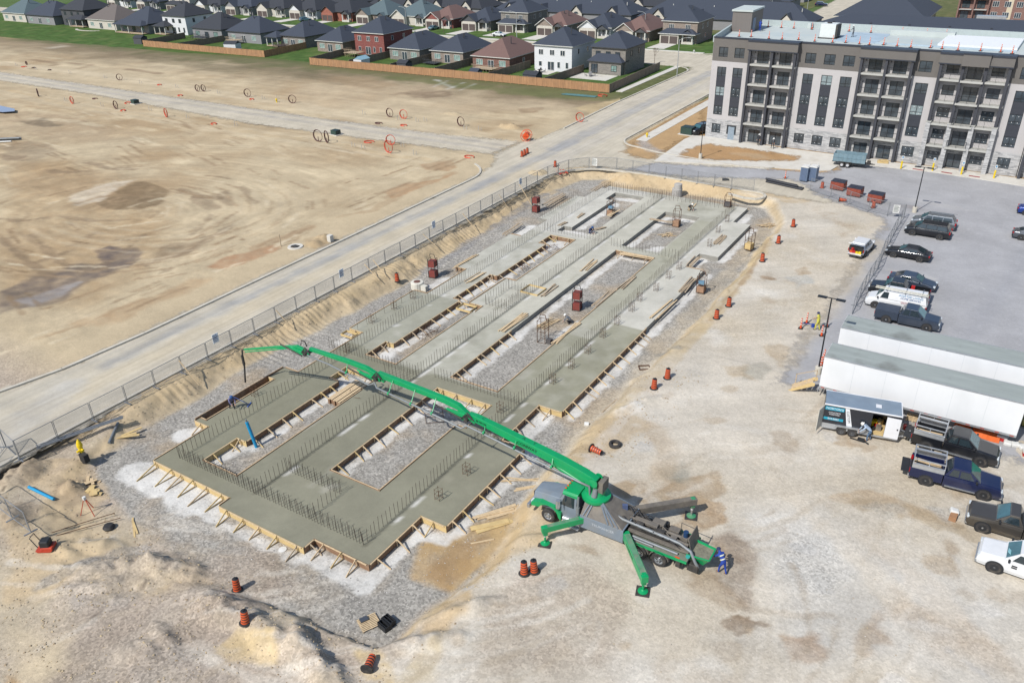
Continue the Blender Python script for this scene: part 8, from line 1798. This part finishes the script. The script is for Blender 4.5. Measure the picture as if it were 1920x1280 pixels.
scatter('bank_clods', 3000, (-62,-22,60,119), .03, .11, cl_, 6, lambda x, y, r: not inpit(x, y) and gz(x, y) < -.06)
# ---------------------------------------------------------------- PEOPLE
SKN = M('skin', Q(206,160,132), .6, var=.05); HHW = M('hardhat_white', Q(244,244,240), .4)
def person(name_label, loc, rz, J, cols, hat=None, hair=None, s=1.0, vest=None, pack=None):
    "J: joint positions in metres (x forward, y left, z up); cols: torso, legs, boots, sleeves"
    segs = [('pelvis','spine'),('spine','chest'),('chest','neck'),('neck','head'),('head','crown')]
    for a in ('l','r'): segs += [('pelvis',a+'hip'),(a+'hip',a+'knee'),(a+'knee',a+'ankle'),(a+'ankle',a+'toe'),('chest',a+'sh'),(a+'sh',a+'elb'),(a+'elb',a+'wri'),(a+'wri',a+'palm')]
    rad = dict(pelvis=.15,spine=.135,chest=.155,neck=.06,head=.095,crown=.07,hip=.1,knee=.065,ankle=.048,toe=.045,sh=.075,elb=.048,wri=.034,palm=.034)
    J = dict(J)
    for a in ('l','r'):
        w_ = Vector(J[a+'wri']); e_ = Vector(J[a+'elb']); d = (w_-e_).normalized(); J[a+'palm'] = tuple(w_+d*.08)
        sidev = d.cross(Vector((0,0,1))); sidev = sidev.normalized() if sidev.length > .1 else Vector((0,1,0))
        up_ = sidev.cross(d)
        for f in range(4):
            b_ = w_+d*.09+sidev*(f-1.5)*.02; J[f'{a}f{f}a'] = tuple(b_+d*.04*(1-.1*abs(f-1.3))); J[f'{a}f{f}b'] = tuple(b_+d*.07*(1-.12*abs(f-1.3))-up_*.025); segs += [(a+'palm',f'{a}f{f}a'),(f'{a}f{f}a',f'{a}f{f}b')]
        J[a+'tha'] = tuple(w_+d*.05+sidev*.05-up_*.01); segs.append((a+'wri',a+'tha'))
    names = list(dict.fromkeys([n for s_ in segs for n in s_])); idx = {n: i for i, n in enumerate(names)}
    me = bpy.data.meshes.new('person'); me.from_pydata([J[n] for n in names], [(idx[a], idx[b]) for a, b in segs], []); o = bpy.data.objects.new('person', me); COL.objects.link(o)
    sk = o.modifiers.new('skin', 'SKIN'); sb = o.modifiers.new('sub', 'SUBSURF'); sb.levels = 1; sb.render_levels = 1
    for n in names:
        key = n[1:] if n[0] in 'lr' and n not in ('lspine',) else n; r_ = rad.get(key, .011) if n not in rad else rad[n]
        v = me.skin_vertices[0].data[idx[n]]; v.radius = (r_*s, r_*s); v.use_root = (n == 'pelvis')
    dg = bpy.context.evaluated_depsgraph_get(); m2 = bpy.data.meshes.new_from_object(o.evaluated_get(dg)); o.modifiers.clear(); o.data = m2
    m2.materials.clear(); [m2.materials.append(m_) for m_ in (*cols, SKN)]
    cat = {}
    for a, b in segs:
        k = a[1:] if a[0] in 'lr' and a not in ('l','r') else a; kb = b[1:] if b[0] in 'lr' else b
        if a in ('neck','head'): c = 4
        elif kb in ('knee','hip') or (k == 'knee'): c = 1
        elif kb == 'toe': c = 2
        elif kb in ('elb','wri'): c = 3
        elif 'palm' in (k, kb) or kb.startswith('f') or kb.startswith('th'): c = 4
        else: c = 0
        cat[(a,b)] = c
    for p in m2.polygons:
        c = p.center; best = min(segs, key=lambda q: (lambda A, B: (c-(A+(B-A)*max(0,min(1,(c-A).dot(B-A)/max(1e-6,(B-A).length_squared))))).length-(.05 if q[0] in ('pelvis','spine','chest') and q[1] in ('spine','chest','neck') else 0))(Vector(J[q[0]]),Vector(J[q[1]]))); p.material_index = cat[best]; p.use_smooth = True
    o.location = loc; o.rotation_euler = (0,0,rz); tag(o, name_label, 'person'); o.scale = (1.1,1.1,1.1)
    hd = Vector(J['head']); cr_ = Vector(J['crown']); upv = (cr_-hd).normalized(); T = upv.to_track_quat('Z','Y').to_matrix().to_4x4(); T.translation = hd+upv*.03
    if hat is not None: mb = MB(); mb.lathe([(.155,.0),(.125,.01),(.12,.06),(.09,.12),(.02,.145)], 16, T=T); mb.build('hard_hat', hat, o)
    else: mb = MB(); mb.lathe([(.108,-.02),(.112,.04),(.08,.1),(.01,.12)], 12, T=T); mb.build('hair', hair or M('hair_dark', Q(60,46,40), .8), o)
    fw = Vector((J['chest'][0]*0+1,0,0)); fc = (fw-upv*fw.dot(upv)).normalized(); mb = MB(); sv = upv.cross(fc)
    mb.cbox(hd+fc*.1-upv*.01, (.04,.025,.04))
    for q in (-1,1): mb.cbox(hd+sv*q*.1-upv*.01, (.03,.02,.05))
    mb.build('face', SKN, o); mb = MB()
    for q in (-1,1): mb.cbox(hd+fc*.094+sv*q*.035+upv*.015, (.012,.022,.012))
    mb.cbox(hd+fc*.09-upv*.05, (.012,.045,.01)); mb.build('eyes_and_mouth', PLB, o)
    if vest: 
        ch, pv = Vector(J['chest']), Vector(J['spine']); mb = MB(); ax = (ch-pv).normalized(); TT = ax.to_track_quat('Z','Y').to_matrix().to_4x4(); TT.translation = pv
        L_ = (ch-pv).length; mb.lathe([(.165,-.1),(.168,-.03)], 16, T=TT, cap=False); mb.lathe([(.182,L_*.55),(.184,L_*.55+.07)], 16, T=TT, cap=False); mb.build('reflective_band', vest, o)
    return o
def stand(arms='down', lean=0.0, step=.15):
    c = math.cos(lean); s_ = math.sin(lean); hz = .92
    def up(l, y=0, f=0): return (l*s_+f*c, y, hz+l*c-f*s_)
    J = dict(pelvis=(0,0,hz), spine=up(.22), chest=up(.45), neck=up(.58), head=up(.69), crown=up(.78))
    for a, y, st in (('l',.1,step),('r',-.1,-step)):
        J[a+'hip'] = (0,y,hz-.06); J[a+'knee'] = (.06+st*.5,y*1.2,.5); J[a+'ankle'] = (st,y*1.3,.09); J[a+'toe'] = (st+.16,y*1.4,.04); J[a+'sh'] = up(.47,y*1.9)
        if arms == 'down': J[a+'elb'] = up(.2,y*2.5,.03); J[a+'wri'] = up(-.03,y*2.5,.12)
        elif arms == 'fwd': J[a+'elb'] = up(.26,y*2.4,.2); J[a+'wri'] = up(.2,y*1.4,.42)
        elif arms == 'reach': J[a+'elb'] = (J[a+'sh'][0]+.16,y*2.2,J[a+'sh'][2]-.22); J[a+'wri'] = (J[a+'sh'][0]+.32,y*1.4,J[a+'sh'][2]-.42)
    return J
def crouch(lean=.9):
    J = dict(pelvis=(0,0,.42), spine=(.14,0,.58), chest=(.32,0,.72), neck=(.42,0,.8), head=(.52,0,.87), crown=(.59,0,.94))
    for a, y in (('l',.13),('r',-.13)):
        J[a+'hip'] = (0,y*.8,.38); J[a+'knee'] = (.36,y*1.4,.42 if y > 0 else .12); J[a+'ankle'] = (.1,y*1.2,.09) if y > 0 else (-.08,y*1.2,.1); J[a+'toe'] = (J[a+'ankle'][0]+.16,y*1.3,.04); J[a+'sh'] = (.34,y*1.5,.72); J[a+'elb'] = (.5,y*1.9,.48); J[a+'wri'] = (.68,y*1.1,.26)
    return J
JN = M('jeans', Q(92,120,150), .85, var=.15); DKB = M('cloth_navy', Q(40,52,96), .85, var=.12); COV = M('coverall_blue', Q(34,72,170), .8, var=.12); GRC = M('cloth_grey', Q(120,124,130), .85, var=.1); BKC = M('cloth_black', Q(46,46,52), .85); TAN = M('cloth_tan', Q(180,160,130), .85); HIV = M('vest_yellow', Q(226,218,90), .7, var=.1); LBL = M('shirt_pale_blue', Q(176,196,220), .8); BT = M('boots', Q(150,110,80), .8); HRED = M('reflect_silver', Q(226,230,210), .4)
HBL = M('hardhat_blue', Q(50,90,150), .4); PUR = M('cloth_purple', Q(120,120,160), .85)
q = P(1351,1074,0); person('person in blue coveralls with reflective bands bending over the pump hopper', (q.x+.1,q.y,0), R(150), stand('reach',.75,.18), (COV,COV,BT,COV), hat=DKB, vest=HRED)
q = P(436,768,-.95); w1 = person('person in a blue hood and grey jacket bending over a rake in the wet concrete', (q.x,q.y,-1.0), R(-20), stand('reach',.7,.2), (PUR,BKC,BLK,PUR), hat=HBL)
q = P(445,757,-.7); mb = MB(); mb.tube((q.x-.3,q.y,ZT+.75),(q.x+.9,q.y+.5,ZT+.05),.022,n=6); mb.cbox((q.x+.95,q.y+.5,ZT+.05),(.08,.7,.08), rz=.4); tag(mb.build('rake', M('rake_blue', Q(70,110,190), .5)), 'blue concrete rake held by the hooded worker', 'rake')
q = P(1628,826,0); person('person in white hard hat, pale blue shirt and jeans bending down beside the enclosed trailer', (q.x,q.y,0), R(195), stand('reach',.95,.15), (LBL,JN,BT,LBL), hat=HHW)
q = P(1611,826,0); mb = MB(); mb.bar((-.7,0,.05),(.4,-.1,.06),.1,.06); mb.cbox((.1,.05,.12),(.5,.25,.2)); mb.bar((.2,.1,.1),(.7,-.25,.1),.08,.08); tag(mb.build('saw_tool', PLB, loc=q), 'dark power saw lying on the ground before the bending worker', 'tool')
q = P(1532,619,0); person('person in yellow vest and dark helmet standing among four orange post cones', (q.x,q.y,0), R(160), stand('fwd',.2,.15), (HIV,HIV,BLK,TAN), hat=DKB); q = P(1524,613,0); mb = MB(); mb.tube((0,0,0),(0,0,.32),.16,n=12); mb.bar((0,0,.3),(-1.2,-.1,.2),.05,.05); tag(mb.build('blue_bucket', COV, loc=q), 'blue bucket with a tool lying across it beside the yellow vested worker', 'bucket')
q = P(1070,607,ZF); person('person in grey shirt and white cap crouching in the long gravel bay', (q.x,q.y,ZF), R(200), crouch(), (GRC,BKC,BLK,GRC), hat=HHW)
q = P(1106,437,ZT); person('person in navy shirt crouching over planks near the far west bay', (q.x,q.y,ZT), R(-30), crouch(), (DKB,DKB,BLK,DKB), hat=HBL)
q = P(1291,394,ZT); person('person in black shirt and white hard hat kneeling on the far slab', (q.x,q.y,ZT), R(-20), crouch(), (BKC,TAN,BLK,BKC), hat=HHW)
q = on_ap(19,15,16.07); person('person in grey clothes and white hard hat standing on the apartment roof', q, R(180), stand('fwd',.15,.1), (GRC,GRC,BLK,GRC), hat=HHW)
q = on_ap(10.1,-1.3,.11); person('person in dark clothes at the ground floor of the apartment building, left of two', q, R(-90), stand('down'), (BKC,BKC,BLK,BKC), hat=HHW)
q = on_ap(12.8,-2.2,.11); person('person in dark clothes bending at the apartment ground floor, right of two', q, R(-60), stand('fwd',.4), (GRC,BKC,BLK,BKC), hat=HHW)
q = on_ap(1.9,12.6,16.07); person('person in blue climbing beside the roof stair house', on_ap(2.6,15.5,16.07), R(90), stand('fwd',.1), (COV,COV,BLK,COV), hat=HBL)
for o_ in list(bpy.data.objects):
    if o_.name.startswith('person') and o_.type == 'MESH' and not o_.users_collection: bpy.data.objects.remove(o_)
